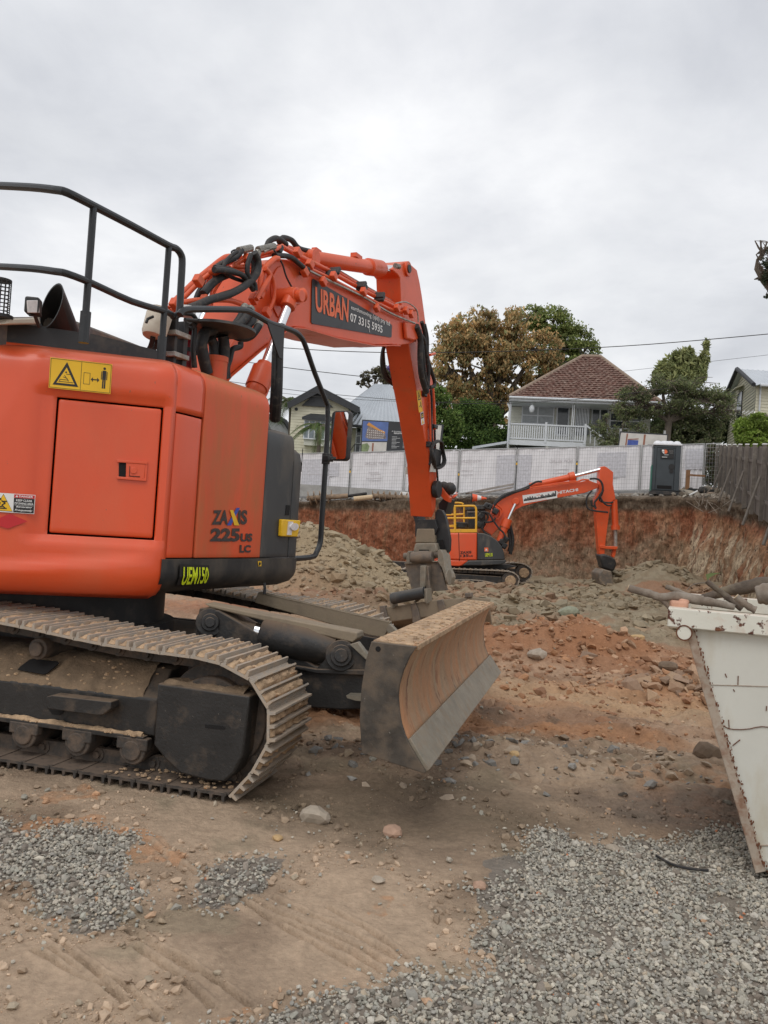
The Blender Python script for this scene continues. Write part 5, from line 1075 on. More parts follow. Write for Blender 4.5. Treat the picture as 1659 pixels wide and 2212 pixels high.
for a in [(683, 1768, .15, 'pale', 'largest pale rounded rock on the dirt below the tracked excavator'), (849, 1797, .10, 'pink', 'pinkish flat rock to the right of the large pale rock'),
          (1110, 1656, .07, 'tan', 'small yellowish block of stone right of the dozer blade'), (1527, 1650, .20, 'dark', 'dark brown boulder beside the white bin'),
          (1230, 1325, .42, 'green', 'greenish boulder in the rubble in front of the small excavator'), (600, 1808, .05, 'tan', 'tiny orange stone near the end of the track'),
          (1322, 1840, .06, 'pale', 'cream flat stone near the top of the grey gravel'), (815, 1972 - 60, .055, 'pale', 'whitish pebble on the bare dirt left of the gravel'),
          (1035, 1925, .06, 'pink', 'brownish pebble at the left edge of the gravel'), (1372, 1450, .18, 'tan', 'broken tan slab in the red dirt left of the bin'), (1440, 1472, .2, 'dark', 'dark slab leaning in the red dirt near the bin'), (1160, 1455, .22, 'pale', 'pale half buried stone on the reddish mound')]: rock(*a)
# thin black offcut on the gravel
mb = MB(); pts = [W.onz(x, y, .02) for x, y in ((1418, 1848), (1450, 1866), (1490, 1876), (1530, 1880))]; mb.tube(smooth_path(pts, 3), .007, 7); tag(mb.build('cable_offcut', M['rubber']), 'thin black piece of cable lying on the grey gravel', 'cable')
# ================================================================== SKIP BIN with logs
SK = Frame(1.50, 4.16, -21)
skip = thing('skip_bin', SK, 'white steel skip bin with a rusty rim, cropped at the right of the yard', 'skip bin')
S_ = lambda px, py, y=0.0: SK.on(px, py, y)
a = S_(1500, 1352); b = S_(1655, 1868); zr0 = S_(1445, 1352).z; zr1 = S_(1445, 1311).z; xr = S_(1443, 1330).x; XE = 3.6; WD = 1.55
mb = MB(); mb.slab([V(a.x, 0, zr0), V(XE, 0, zr0), V(XE - .5, 0, .05), V(b.x, 0, .05)], (0, .012, 0)); mb.slab([V(a.x, WD, zr0), V(XE, WD, zr0), V(XE - .5, WD, .05), V(b.x, WD, .05)], (0, -.012, 0))
mb.build('side_wall', M['skip'], skip, SK, smooth=False)
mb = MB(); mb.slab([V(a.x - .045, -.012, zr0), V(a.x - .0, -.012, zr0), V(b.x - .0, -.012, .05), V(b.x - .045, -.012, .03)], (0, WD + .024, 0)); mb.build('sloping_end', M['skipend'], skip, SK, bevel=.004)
mb = MB(); r = random.Random(9); 
for k in range(190):
    t = r.random(); p = V(a.x, -.016, zr0).lerp(V(b.x, -.016, .05), t); mb.ball((p.x + r.uniform(-.006, .010), -.014, p.z), r.uniform(.001, .004), 6, sc=(1, .4, 2.2))
mb.build('rust_scale', M['rust'], skip, SK, smooth=False)
mb = MB(); mb.span(V(xr, -.05, zr0), V(XE + .05, .04, zr1)); mb.span(V(xr, WD - .04, zr0), V(XE + .05, WD + .05, zr1)); mb.span(V(xr, .04, zr0), V(xr + .09, WD - .04, zr1)); mb.build('rim', M['skiprim'], skip, SK, bevel=.006)
mb = MB(); p = S_(1478, 1367, -.05); mb.cyl(V(p.x, -.055, p.z), V(p.x, .06, p.z), .036, n=24); mb.cyl(V(p.x, .06, p.z), V(p.x, WD, p.z), .030, n=20); lug = mb.build('pipe_lug', M['skiprim'], skip, SK, bevel=.004)
mb = MB(); mb._hollow(V(p.x, -.058, p.z), V(p.x, -.05, p.z), .039, .033, 24, 0); mb.build('weld_ring', M['rust'], lug, SK)
mb = MB(); mb.slab([V(b.x, .0, .05), V(XE - .5, 0, .05), V(XE - .5, WD, .05), V(b.x, WD, .05)], (0, 0, .012)); mb.slab([V(b.x + .05, -.006, .0), V(b.x + .25, -.006, .0), V(b.x + .25, -.006, .10), V(b.x + .0, -.006, .10)], (0, .1, 0)); mb.build('bin_floor', M['skip'], skip, SK, smooth=False)
mb = MB(); [mb.slab([V(XE - .02, 0, zr0), V(XE, 0, zr0), V(XE - .5, 0, .05), V(XE - .52, 0, .05)], (0, WD, 0))]; mb.build('far_end', M['skip'], skip, SK, smooth=False)
cr = [(905 + 0, 1200), (930, 1203), (965, 1222), (1000, 1228), (1050, 1230), (1110, 1225), (1150, 1215), (1190, 1210), (1240, 1214)]
HS = conv(.3224, 1261.8, 1179.5); pts = [S_(*HS(*q), -.004) for q in cr]; mb = MB(); mb.tube(pts, .0022, 5)
for p0, p1 in (((968, 1165), (972, 1228)), ((1032, 870), (1030, 930)), ((1000, 960), (1008, 975)), ((1045, 1298), (995, 1338)), ((1222, 1072), (1220, 1105)), ((945, 855), (955, 880)), ((1062, 1590), (1064, 1600)), ((838, 905), (835, 925)), ((770, 690), (768, 700))): mb.tube([S_(*HS(*p0), -.003), S_(*HS(*p1), -.003)], .0024, 5)
mb.build('scratches', M['rust'], skip, SK, smooth=False)
mb = MB(); mb.tube([S_(*HS(840, 930), -.002), S_(*HS(1240, 942), -.002)], .0022, 5); mb.tube([S_(*HS(1150, 2005), -.002), S_(*HS(1240, 2006), -.002)], .004, 5); mb.build('seam', M['skipend'], skip, SK, smooth=False)
def branch(pts, r0, y, mt, name, label, cut=None, cat='branch', n=12):
    P = smooth_path([SK.on(*HS(px, py), yy) for px, py, yy in [(p[0], p[1], y + (p[2] if len(p) > 2 else 0)) for p in pts]], 4); k = len(P); r = random.Random(len(label))
    rs = list(np.interp(np.linspace(0, 1, k), np.linspace(0, 1, len(r0)), r0)); rs = [q * .47 * r.uniform(.9, 1.1) for q in rs]
    mb = MB(); mb.tube(P, rs, n); o = mb.build(name, M[mt], None, SK, angle=70); tag(o, label, cat, None)
    if cut:
        for i in cut:
            d_ = (P[0] - P[1]).normalized() if i == 0 else (P[-1] - P[-2]).normalized(); q = P[0] if i == 0 else P[-1]; e = MB(); e.cyl(q - d_ * .004, q + d_ * .003, rs[0 if i == 0 else -1] * .93, n=16); e.build('cut_end', M['cutwood'], o, SK)
    return o
b1 = branch([(298, 280), (360, 300), (440, 320), (520, 345), (600, 335), (700, 352), (800, 368), (900, 385), (1010, 410)], [.040, .042, .046, .050, .054, .045, .030], .12, 'bark', 'branch', 'long grey forked branch sticking out over the left end of the bin', [0])
mb = MB(); mb.tube([SK.on(*HS(500, 335), .12), SK.on(*HS(545, 380), .12), SK.on(*HS(578, 420), .12)], [.018, .014, .012], 10); mb.build('side_limb', M['bark'], b1, SK)
branch([(545, 272), (600, 290), (700, 335), (800, 350)], [.028, .030, .035, .03], .45, 'bark', 'branch', 'short grey branch with a pointed end behind the long forked one', None)
branch([(820, 235), (870, 275), (930, 320), (1000, 375), (1060, 420)], [.028, .03, .034, .038], -.0 + .2, 'bark2', 'branch', 'thin brown sapling with a green leaf leaning up out of the bin')
branch([(1018, 340), (1060, 375), (1110, 410), (1150, 430)], [.036, .038, .040], .1, 'bark', 'cut_log', 'short log whose pale sawn end faces out of the bin', [0], 'log')
branch([(780, 350), (880, 325), (960, 300), (1050, 285), (1160, 262), (1300, 255)], [.04, .055, .07, .085, .10], .75, 'bark2', 'log', 'thick dark log lying at the back of the bin', None, 'log')
branch([(1155, 330), (1230, 320), (1330, 320), (1500, 330)], [.10, .125, .13, .13], .42, 'bark', 'log', 'stout grey log cropped at the right edge of the bin', None, 'log', 16)
branch([(1080, 250), (1105, 238), (1130, 240), (1150, 255)], [.010, .012, .010], .8, 'rust', 'rusty_hoop', 'thin rusty hoop standing behind the thick dark log', None, 'hoop')
branch([(690, 275 + 20), (720, 265), (760, 250), (815, 245)], [.005, .006, .007], .2, 'bark', 'twig', 'thin bent twig left of the leaning sapling', None, 'twig')
mb = MB(); p = SK.on(*HS(635, 395), .10); mb.box(p, (.085, .07, .045), rz=.2); mb.box(p + V(.02, .01, .018), (.05, .06, .03), rz=.3, ry=.1); tag(mb.build('broken_brick', M['brick'], None, SK, bevel=.012), 'salmon coloured broken brick lying on the rim under the forked branch', 'brick')
mb = MB(); P = [SK.on(*HS(*q), .2) for q in ((815, 190), (850, 180), (920, 180), (880, 190), (840, 212), (825, 235))]; mb.slab(P, (0, .006, 0)); tag(mb.build('leaf', mat('leaf_green', (.12, .16, .05), .5), None, SK), 'single curled green leaf on the tip of the leaning sapling', 'leaf')
mb = MB(); r = random.Random(2)
for _ in range(60): mb.ball((r.uniform(.2, 3.2), r.uniform(.2, 1.4), zr0 - .20 + r.uniform(0, .12)), r.uniform(.08, .2), 7, sc=(1.2, 1, .5))
o = mb.build('soil_fill', M['mud'], None, SK, smooth=False); tag(o, 'brown soil and debris filling the bin below the logs', 'soil'); o['kind'] = 'stuff'

# ================================================================== THE SMALL EXCAVATOR IN THE PIT
E2 = Frame(3.4, 28.6, 0)
K2 = conv(.26455, 932.6, 932.6)
ex2 = thing('excavator', E2, 'small orange excavator digging on the pit floor with yellow handrails on its deck', 'excavator')
X = lambda x, y, yy=0: E2.on(*K2(x, y), yy)
def sl2(name, pts, y0, y1, m, parent=ex2, bev=.015, ref=None):
    P = [X(*p, y0 if ref is None else ref) for p in pts]; mb = MB(); mb.prism([(p.x, p.z) for p in P], y0, y1); return mb.build(name, M[m], parent, E2, bevel=bev)
YB = -1.1
sl2('side_panel', [(40, 825), (372, 825), (372, 1050), (300, 1050), (215, 1048), (40, 1045)], YB, YB + 2.2, 'orange', ref=YB, bev=.05)
sl2('panel_seam', [(217, 826), (222, 826), (230, 1085), (225, 1085)], YB - .006, YB, 'gap', ref=YB, bev=0)
sl2('curved_cover', [(373, 826), (430, 830), (480, 850), (530, 885), (570, 935), (590, 985), (600, 1045), (373, 1048)], YB - .005, YB + .35, 'charcoal', ref=YB, bev=.03)
sl2('lower_body', [(40, 1047), (300, 1052), (250, 1090), (225, 1098), (40, 1090)], YB - .01, YB + 2.2, 'orange', ref=YB, bev=.03)
sl2('lower_skirt', [(300, 1052), (612, 1046), (600, 1075), (560, 1085), (400, 1092), (250, 1092)], YB - .012, YB + 2.2, 'charcoal', ref=YB, bev=.03)
A = MB(); q = Quad(*[X(*p, YB - .012) for p in ((232, 998), (324, 993), (324, 972), (232, 977))]); text(A, 'ZAXIS', q, 0, 0, 1, 1, 0, .03)
q = Quad(*[X(*p, YB - .012) for p in ((234, 1024), (302, 1021), (302, 1000), (234, 1003))]); text(A, '135', q, 0, 0, 1, 1, 0, .03); q = Quad(*[X(*p, YB - .012) for p in ((305, 1021), (336, 1020), (336, 1008), (305, 1008))]); text(A, 'US', q, 0, 0, 1, 1, 0, .03); A.build('model_decal', M['ink'], ex2, E2, smooth=False)
A = MB(); q = Quad(*[X(*p, YB - .018) for p in ((436, 1020), (497, 1018), (497, 990), (436, 992))]); text(A, 'UEM135', q, 0, 0, 1, 1, 0, .014); A.build('number_decal', M['fluoro'], ex2, E2, smooth=False)
A = MB(); B = MB(); q = Quad(*[X(*p, YB - .012) for p in ((430, 978), (462, 978), (461, 946), (429, 946))]); plate(A, q, 0, 0, 1, 1, 0, .004); disc(B, q, .5, .5, .2, .2, .006); plate(B, q, .15, .1, .85, .2, .006); sticker('square_sticker', ex2, [(A, M['logo_orange']), (B, M['white'])], E2)
# tracks
for (yc, ox, oy) in ((-1.0, 0, 0), (1.05, 0, 0)):
    if yc < 0: tp = [(30, 1120), (130, 1118), (300, 1124), (450, 1130), (560, 1135), (630, 1142), (680, 1160), (708, 1190), (712, 1220), (695, 1255), (650, 1275), (600, 1262), (400, 1215), (130, 1210), (-150, 1205), (-260, 1180), (-270, 1140), (-200, 1118)]
    else: tp = [(200, 1082), (480, 1075), (600, 1072), (700, 1072), (760, 1085), (805, 1115), (818, 1150), (805, 1190), (770, 1220), (720, 1228), (480, 1190), (100, 1180), (-100, 1170), (-130, 1120), (-60, 1085)]
    P = [X(*p, yc - .25) for p in tp]; loop2 = smooth_path([V(p.x, 0, p.z) for p in P] + [V(P[0].x, 0, P[0].z)], 4)
    cmm = [0]
    for a, b in zip(loop2, loop2[1:]): cmm.append(cmm[-1] + (b - a).length)
    N2 = int(cmm[-1] / .18); mb = MB(); n_in = []
    for k in range(N2):
        s_ = (k + .5) * cmm[-1] / N2; j = int(np.searchsorted(cmm, s_)) ; j = max(1, min(j, len(loop2) - 1)); a, b = loop2[j - 1], loop2[j]; t = (b - a).normalized(); c_ = a.lerp(b, (s_ - cmm[j - 1]) / max(1e-6, cmm[j] - cmm[j - 1])); ang = math.atan2(t.z, t.x); Zv = V(-t.z, 0, t.x)
        mb.box(V(c_.x, yc, c_.z), (.172, .5, .03), ry=-ang); mb.box(V(c_.x, yc, c_.z) - Zv * .07, (.16, .3, .10), ry=-ang, m=2); mb.box(V(c_.x, yc, c_.z) + Zv * .02, (.03, .5, .035), ry=-ang, m=0)
    tk = mb.build('track', [M['pad'], M['mud'], M['paddark']], ex2, E2, smooth=False)
    ctr = V(sum(p.x for p in loop2) / len(loop2), 0, sum(p.z for p in loop2) / len(loop2))
    w = X(635, 1215, yc) if yc < 0 else X(745, 1150, yc)
    mb = MB(); mb.cyl(V(w.x, yc - .2, w.z), V(w.x, yc + .2, w.z), .30, n=28); mb.build('idler_wheel', M['paddark'], tk, E2, bevel=.01)
    mb = MB(); mb.cyl(V(w.x, yc - .24, w.z), V(w.x, yc - .18, w.z), .18, n=24); mb.build('wheel_cover', M['mud'], tk, E2, bevel=.02)
    mb = MB(); z0 = w.z; mb.span(V(-3.4, yc - .22, z0 - .16), V(w.x - .3, yc + .2, z0 + .12)); mb.build('side_frame', M['frame'], tk, E2, bevel=.02)
sl2('turntable', [(150, 1090), (620, 1082), (700, 1100), (500, 1140), (150, 1140)], -.5, .6, 'black')
# deck, rails, engine box
R2 = lambda pts, y: [X(*p, y) for p in pts]
mb = MB(); mb.tube(smooth_path(R2([(60, 620), (115, 612), (180, 608), (330, 605), (352, 612), (362, 630), (363, 680), (362, 800)], -1.05), 3), .035, 8); mb.tube(R2([(100, 706), (362, 704)], -1.05), .03, 8); mb.tube(R2([(188, 606), (190, 800)], -1.05), .04, 8)
mb.tube(smooth_path(R2([(60, 600), (115, 588), (190, 580), (240, 582), (258, 592)], .2), 3), .03, 8); mb.tube(R2([(265, 600), (265, 790)], .2), .03, 8); mb.tube(R2([(60, 682), (265, 672)], .2), .03, 8); mb.build('yellow_handrail', M['rail_yellow'], ex2, E2)
sl2('walkway', [(110, 797), (370, 795), (370, 822), (110, 824)], -1.08, .4, 'rail_yellow', bev=.01); sl2('kick_plate', [(110, 762), (190, 758), (190, 778), (110, 780)], -1.0, -.97, 'rail_yellow', bev=.004)
sl2('engine_box', [(295, 610), (440, 602), (440, 790), (300, 792)], -.3, .9, 'black', bev=.03); sl2('box_louvre', [(290, 648), (385, 648), (385, 660), (290, 660)], -.33, -.28, 'greytop', bev=.004)
sl2('box_lid', [(280, 600), (445, 596), (445, 632), (285, 640)], -.36, .95, 'charcoal', bev=.02)
mb = MB(); p = X(238, 790, -.7); q = X(236, 738, -.7); mb.cyl(V(q.x, q.y, p.z), q, .26, n=20); mb.build('exhaust_cap', M['black'], ex2, E2, bevel=.04)
# boom and stick
YM = -.45
bm_ = sl2('boom', [(420, 800), (470, 720), (500, 630), (540, 570), (600, 520), (680, 490), (770, 468), (830, 462), (1000, 442), (1200, 412), (1280, 395), (1330, 415), (1365, 425), (1362, 455), (1330, 470), (1250, 500), (1000, 545), (850, 580), (740, 610), (690, 635), (640, 690), (560, 770), (490, 845)], YM, YM + .42, 'orange_boom')
mb = MB(); mb.cyl(X(685, 570, YM - .06), X(685, 570, YM + .1), .13); mb.build('boom_pin', M['orange_boom'], bm_, E2, bevel=.02)
mb = MB(); a, b = X(683, 590, YM - .2), X(620, 725, YM - .2); mb.cyl(a, b, .05); mb.build('lift_cylinder_rod', M['chrome'], ex2, E2)
mb = MB(); c_ = X(555, 895, YM - .2); mb.cyl(b, c_, .12); mb.cyl(b - (c_ - b).normalized() * .05, b + (c_ - b).normalized() * .25, .15); mb.build('lift_cylinder', M['orange_boom'], ex2, E2)
mb = MB(); a, b, c_ = X(800, 445, YM + .2), X(1165, 362, YM + .2), X(1400, 302, YM + .2); mb.cyl(a, b, .11); mb.cyl(a.lerp(b, .88), b, .16); mb.build('arm_cylinder', M['orange_boom'], ex2, E2)
mb = MB(); mb.cyl(b, c_, .06); mb.build('arm_cylinder_rod', M['chrome'], ex2, E2)
sl2('stick', [(1385, 285), (1410, 281), (1430, 290), (1483, 330), (1480, 430), (1497, 520), (1500, 550), (1470, 570), (1450, 660), (1420, 900), (1412, 1000), (1370, 1003), (1365, 960), (1350, 800), (1338, 600), (1335, 540), (1365, 480), (1372, 330)], YM + .05, YM + .4, 'orange_boom')
mb = MB(); mb.cyl(X(1488, 555, YM + .2), X(1500, 780, YM + .2), .11); mb.cyl(X(1500, 765, YM + .2), X(1501, 800, YM + .2), .15); mb.build('bucket_cylinder', M['orange_boom'], ex2, E2)
mb = MB(); mb.cyl(X(1500, 800, YM + .2), X(1502, 935, YM + .2), .06); mb.build('bucket_cylinder_rod', M['steel'], ex2, E2)
sl2('linkage_arm', [(1375, 925), (1400, 925), (1425, 935), (1490, 935), (1520, 938), (1515, 960), (1490, 962), (1400, 955), (1375, 950)], YM, YM + .4, 'orange_boom'); sl2('linkage_arm', [(1485, 960), (1510, 955), (1500, 1010), (1490, 1030), (1470, 1020), (1478, 990)], YM + .1, YM + .3, 'orange_boom')
sl2('tilt_hitch', [(1368, 1003), (1410, 998), (1460, 1015), (1500, 1040), (1512, 1080), (1490, 1140), (1460, 1135), (1395, 1110), (1385, 1060)], YM - .1, YM + .5, 'black', bev=.06)
sl2('bucket', [(1365, 1155), (1400, 1120), (1470, 1140), (1480, 1210), (1500, 1290), (1440, 1300), (1390, 1270), (1370, 1210)], YM - .35, YM + .7, 'bucket', bev=.04)
for pts, r_, y in [([(500, 640), (520, 590), (580, 540), (680, 495), (760, 470), (800, 455)], .035, YM - .1), ([(490, 620), (530, 560), (600, 510), (700, 480), (780, 450), (850, 410), (900, 408)], .035, YM), ([(510, 600), (560, 540), (640, 500), (700, 488)], .03, YM - .12), ([(400, 660), (430, 655), (470, 670), (500, 720), (550, 790), (590, 830), (605, 880)], .03, YM - .4), ([(395, 745), (440, 740), (500, 730), (520, 700)], .03, YM - .3), ([(400, 670), (390, 700), (400, 760), (430, 820), (480, 850)], .035, YM - .3), ([(440, 660), (460, 700), (430, 740), (400, 790)], .03, YM - .3), ([(1290, 385), (1350, 385), (1390, 420), (1395, 480), (1360, 540), (1330, 580), (1340, 630)], .035, YM - .15), ([(1310, 480), (1270, 530), (1265, 600), (1300, 640), (1440, 658)], .03, YM - .15), ([(1370, 510), (1390, 560), (1430, 600), (1470, 600)], .03, YM - .15), ([(1300, 560), (1310, 600), (1345, 620)], .03, YM - .15), ([(1380, 400), (1400, 480), (1370, 560), (1440, 580), (1480, 575)], .03, YM - .1), ([(630, 740), (660, 860), (655, 940), (640, 1000)], .06, YM + .1), ([(620, 780), (640, 900), (630, 980)], .05, YM)]:
    mb = MB(); mb.tube(smooth_path(R2([(p[0], p[1]) for p in pts], y), 3), r_, 6); mb.build('hydraulic_hose', M['rubber'], ex2, E2)
for pts, r_ in [([(830, 455), (1000, 435), (1180, 410), (1230, 392), (1285, 395)], .03), ([(780, 462), (1000, 425), (1180, 400)], .02), ([(500, 600), (560, 640), (550, 700), (500, 720)], .03), ([(530, 590), (580, 640), (540, 720)], .025), ([(470, 640), (510, 610), (545, 650), (480, 690)], .025)]:
    mb = MB(); mb.tube(smooth_path(R2(pts, YM - .1), 3), r_, 6); mb.build('boom_pipe', M['orange_boom'], ex2, E2)
mb = MB(); 
for x, y in ((470, 610), (450, 605), (520, 650), (400, 690), (385, 760), (600, 880), (570, 900), (590, 930)): mb.box(X(x, y, YM - .25), (.2, .2, .2), ry=.5)
mb.build('valve_block', M['black'], ex2, E2, bevel=.04)
q = Quad(*[X(*p, YM - .008) for p in ((750, 585), (1025, 540), (1020, 480), (740, 520))]); A = MB(); B = MB(); C_ = MB(); plate(A, q, 0, 0, 1, 1, 0, .006)
hs = [.25, .38, .3, .5, .42, .6, .35, .55, .3, .45, .25, .2, .32, .22, .5, .62, .4, .3, .45, .35, .6, .42, .3, .5, .66, .5, .8]; n = len(hs); r = random.Random(1)
for i, h in enumerate(hs): plate(B, q, .02 + i * .96 / n, .28, .02 + (i + .86) * .96 / n, .30 + h * (.75 if i < n - 1 else .85), .008, .002)
plate(B, q, .02, .26, .97, .34, .008, .002); text(C_, 'Urban Earthmoving', q, .16, .06, .68, .20, .009, 0); line(C_, q, (.40, .66), (.48, .80), .02, .012, 4); line(C_, q, (.48, .80), (.53, .62), .02, .012, 4); sticker('boom_sign', bm_, [(A, M['white']), (B, M['ink']), (C_, M['logo_orange'])], E2)
A = MB(); q = Quad(*[X(*p, YM - .008) for p in ((1026, 512), (1196, 484), (1194, 460), (1024, 486))]); text(A, 'HITACHI', q, 0, 0, 1, 1, 0, .03); A.build('maker_lettering', M['white'], bm_, E2, smooth=False)
# ================================================================== STREET, FENCES, HOUSES
def zu(x, y): return float(z_up(np.array([float(x)]), np.array([float(y)]))[0])
galv = mat('galvanised', (.42, .42, .41), .45, .6, var=.15, vs=8); banner = mat('banner_cloth', (.82, .80, .81), .7, var=.05, vs=2); bprint = mat('banner_print', (.60, .59, .62), .7, var=.18, vs=9); bprint2 = mat('banner_text', (.56, .52, .53), .7, var=.1)
conc = mat('concrete_foot', (.35, .34, .32), .9, var=.2)
def fx(px): return 39.0 - 3.0 * (px - 655) / 900.0      # distance of the temporary fence
def panel(px0, px1, prints, label):
    p0 = W.on(px0, 1000, fx(px0)); p1 = W.on(px1, 1000, fx(px1)); x0, y0, x1, y1 = p0.x, p0.y, p1.x, p1.y
    L_ = math.hypot(x1 - x0, y1 - y0); F_ = Frame(x0, y0, math.degrees(math.atan2(y1 - y0, x1 - x0)), 0)
    t = lambda px: 979.5 - (px - 655) * 21.5 / 900
    z0, z1 = W.on(px0, t(px0), y0).z, W.on(px1, t(px1), y1).z
    o = thing('temporary_fence_panel', F_, label, 'fence panel', 'temporary mesh fence panels along the street')
    H_ = 2.02; e = .04; mb = MB()
    mb.tube([V(e, 0, z0), V(L_ - e, 0, z1)], .022, 6); mb.tube([V(e, 0, z0 - H_), V(L_ - e, 0, z1 - H_)], .022, 6); mb.tube([V(e, 0, z0 + .03), V(e, 0, z0 - H_ - .12)], .024, 6); mb.tube([V(L_ - e, 0, z1 + .03), V(L_ - e, 0, z1 - H_ - .12)], .024, 6)
    mb.build('frame', galv, o, F_)
    mb = MB(); n = int(L_ / .11)
    for i in range(1, n):
        x = L_ * i / n; z = z0 + (z1 - z0) * i / n; mb.add([V(x - .004, -.012, z - H_), V(x + .004, -.012, z - H_), V(x + .004, -.012, z), V(x - .004, -.012, z)], [(0, 1, 2, 3)])
    for i in range(1, 12):
        dz = H_ * i / 12; mb.add([V(0, -.014, z0 - dz - .004), V(L_, -.014, z1 - dz - .004), V(L_, -.014, z1 - dz + .004), V(0, -.014, z0 - dz + .004)], [(0, 1, 2, 3)])
    mb.build('wire_mesh', galv, o, F_, smooth=False)
    if prints is not None:
        mb = MB(); nx_ = 24; P = [[V(L_ * i / nx_, .03 + .02 * math.sin(i * 1.1 + j) , (z0 + (z1 - z0) * i / nx_) - .03 - (H_ - .09) * j / 6) for i in range(nx_ + 1)] for j in range(7)]
        mb.grid(P, flip=True); bn = mb.build('banner', banner, o, F_)
        q = Quad(V(0, .0, z0 - H_), V(L_, .0, z1 - H_), V(L_, .0, z1), V(0, .0, z0)); A = MB(); B = MB()
        for u0, v0, u1, v1 in prints.get('blocks', []): plate(A, q, u0, v0, u1, v1, .0, .002)
        for (u, v, w, s) in prints.get('lines', []):
            if s: text(B, s, q, u, v, u + w, v + .07, .006, 0, 0, True)
            else: plate(B, q, u, v, u + w, v + .012, .004, .001)
        if A.v: A.build('printed_picture', bprint, bn, F_, smooth=False)
        if B.v: B.build('printed_text', bprint2, bn, F_, smooth=False)
    mb = MB(); mb.box(V(e, 0, z0 - H_ - .12), (.25, .55, .12)); mb.build('foot_block', conc, o, F_, bevel=.01)
    return F_
TX = dict(lines=[(.26, .70, .40, 'NOW SELLING'), (.34, .52, .2, ''), (.38, .47, .18, ''), (.36, .32, .22, ''), (.30, .38, .3, '')])
PC = dict(blocks=[(.12, .12, .62, .86), (.55, .45, .8, .75)], lines=[(.2, .5, .3, '')])
TXL = dict(lines=[(.02, .70, .30, 'NOW SELLING'), (.05, .52, .2, ''), (.05, .40, .2, '')], blocks=[(.62, .06, 1, .84)])
panel(520, 640, PC, 'mesh fence panel hidden mostly behind the black mirror tube, leftmost of the row'); panel(640, 758, PC, 'mesh fence panel with a faint grey picture print just right of the mirror tube'); panel(758, 875, TX, 'mesh fence panel with faint reversed lettering left of the big digger arm')
panel(875, 992, dict(lines=[(.75, .70, .25, '')]), 'mesh fence panel crossed by the stick of the large excavator'); panel(992, 1115.5, dict(lines=[(.0, .70, .38, 'NOW SELLING'), (.05, .52, .2, ''), (.05, .42, .2, '')], blocks=[(.66, .05, 1, .85)]), 'mesh fence panel right of the big arm above the yellow handrails')
panel(1115.5, 1246, dict(lines=[(.55, .66, .38, 'NOW SELLING'), (.62, .5, .25, ''), (.62, .42, .22, ''), (.6, .34, .26, '')], blocks=[(.0, .05, .25, .85)]), 'mesh fence panel behind the boom of the small excavator'); panel(1246, 1384, dict(blocks=[(.32, .30, .78, .86)]), 'mesh fence panel with a square grey print left of the portable toilet')
panel(1384, 1470, dict(blocks=[(.3, .3, .6, .8)]), 'narrow white mesh fence panel behind the portable toilet'); panel(1470, 1521, dict(blocks=[(.2, .45, .95, .9)]), 'last white mesh fence panel right of the toilet')
panel(1521, 1556, None, 'open mesh fence bay without cloth next to the timber fence')
# star pickets with yellow caps
starm = mat('picket_black', (.03, .03, .03), .6)
for px, pt_, pb, l in ((762 + 0, 1026 - 6, 1062, 'black steel picket with a yellow cap right of the mirror'), (991, 1026, 1066, 'black steel picket with a yellow cap right of the big arm'), (1116, 1003, 1070, 'tall dark picket behind the small excavator boom'), (1246, 1003, 1040, 'dark picket with yellow tape left of the boom cylinder')):
    a = W.on(px - 6 if px < 800 else px, pt_, 36.6); b = W.on(px - 6 if px < 800 else px, pb, 36.6); F_ = Frame(a.x, a.y, 0, 0); mb = MB(); mb.box(V(0, 0, (a.z + b.z) / 2), (.035, .035, a.z - b.z + .3)); o = mb.build('steel_picket', starm, None, F_); tag(o, l, 'picket', 'steel pickets along the fence')
    mb = MB(); mb.box(V(0, 0, a.z + .02), (.06, .06, .09)); mb.build('safety_cap', M['yellow'], o, F_)
# ---- portable toilet
TF = Frame(*[c_ for c_ in W.on(1440, 1060, 33.9)][:2], -15)
T = lambda px, py, y=-.55: TF.on(px, py, y)
tm = mat('toilet_plastic', (.045, .055, .062), .5, var=.12, vs=3); tg = mat('toilet_side', (.02, .16, .11), .5, var=.1)
toi = thing('portable_toilet', TF, 'dark grey portable toilet with a white domed roof in front of the fence', 'toilet')
z0 = T(1440, 1066).z; z1 = T(1440, 962).z; xa, xb = T(1410, 1010).x, T(1469, 1010).x
mb = MB(); mb.span(V(xa, -.55, z0 + .1), V(xb, .55, z1)); mb.build('cabin', tm, toi, TF, bevel=.02)
mb = MB(); mb.span(V(xa - .035, -.45, z0 + .1), V(xa - .005, .5, z1 - .8)); mb.build('green_side', tg, toi, TF)
mb = MB(); mb.span(V(xa - .06, -.62, z0 - .06), V(xb + .06, .6, z0 + .09)); mb.build('base', M['black'], toi, TF, bevel=.01)
mb = MB(); mb.span(V(xa + .05, -.585, z0 + .12), V(xa + .12, -.55, z1 - .03)); mb.span(V(xb - .20, -.60, z0 + .12), V(xb - .0, -.55, z1 - .02)); mb.span(V(xa, -.58, z1 - .10), V(xb, -.55, z1)); mb.build('door_frame', tm, toi, TF, bevel=.01)
mb = MB(); mb.span(V(xa + .14, -.57, z0 + .14), V(xb - .22, -.548, z1 - .12)); dr = mb.build('door', tm, toi, TF, bevel=.01)
mb = MB(); mb.span(V(xa + .2, -.575, z0 + .18), V(xb - .28, -.57, z0 + .32)); mb.build('door_vent', M['gap'], dr, TF)
mb = MB(); p = T(*[c_ for c_ in (2200 * .5486 + 895 * .2725, 1650 * .5486 + 380 * .2725)]); mb.cyl(V(p.x, -.60, p.z), V(p.x, -.57, p.z), .12, n=18); mb.cyl(V(p.x, -.60, p.z - .17), V(p.x, -.57, p.z - .17), .08, n=18); mb.build('lock_handle', M['ink'], dr, TF)
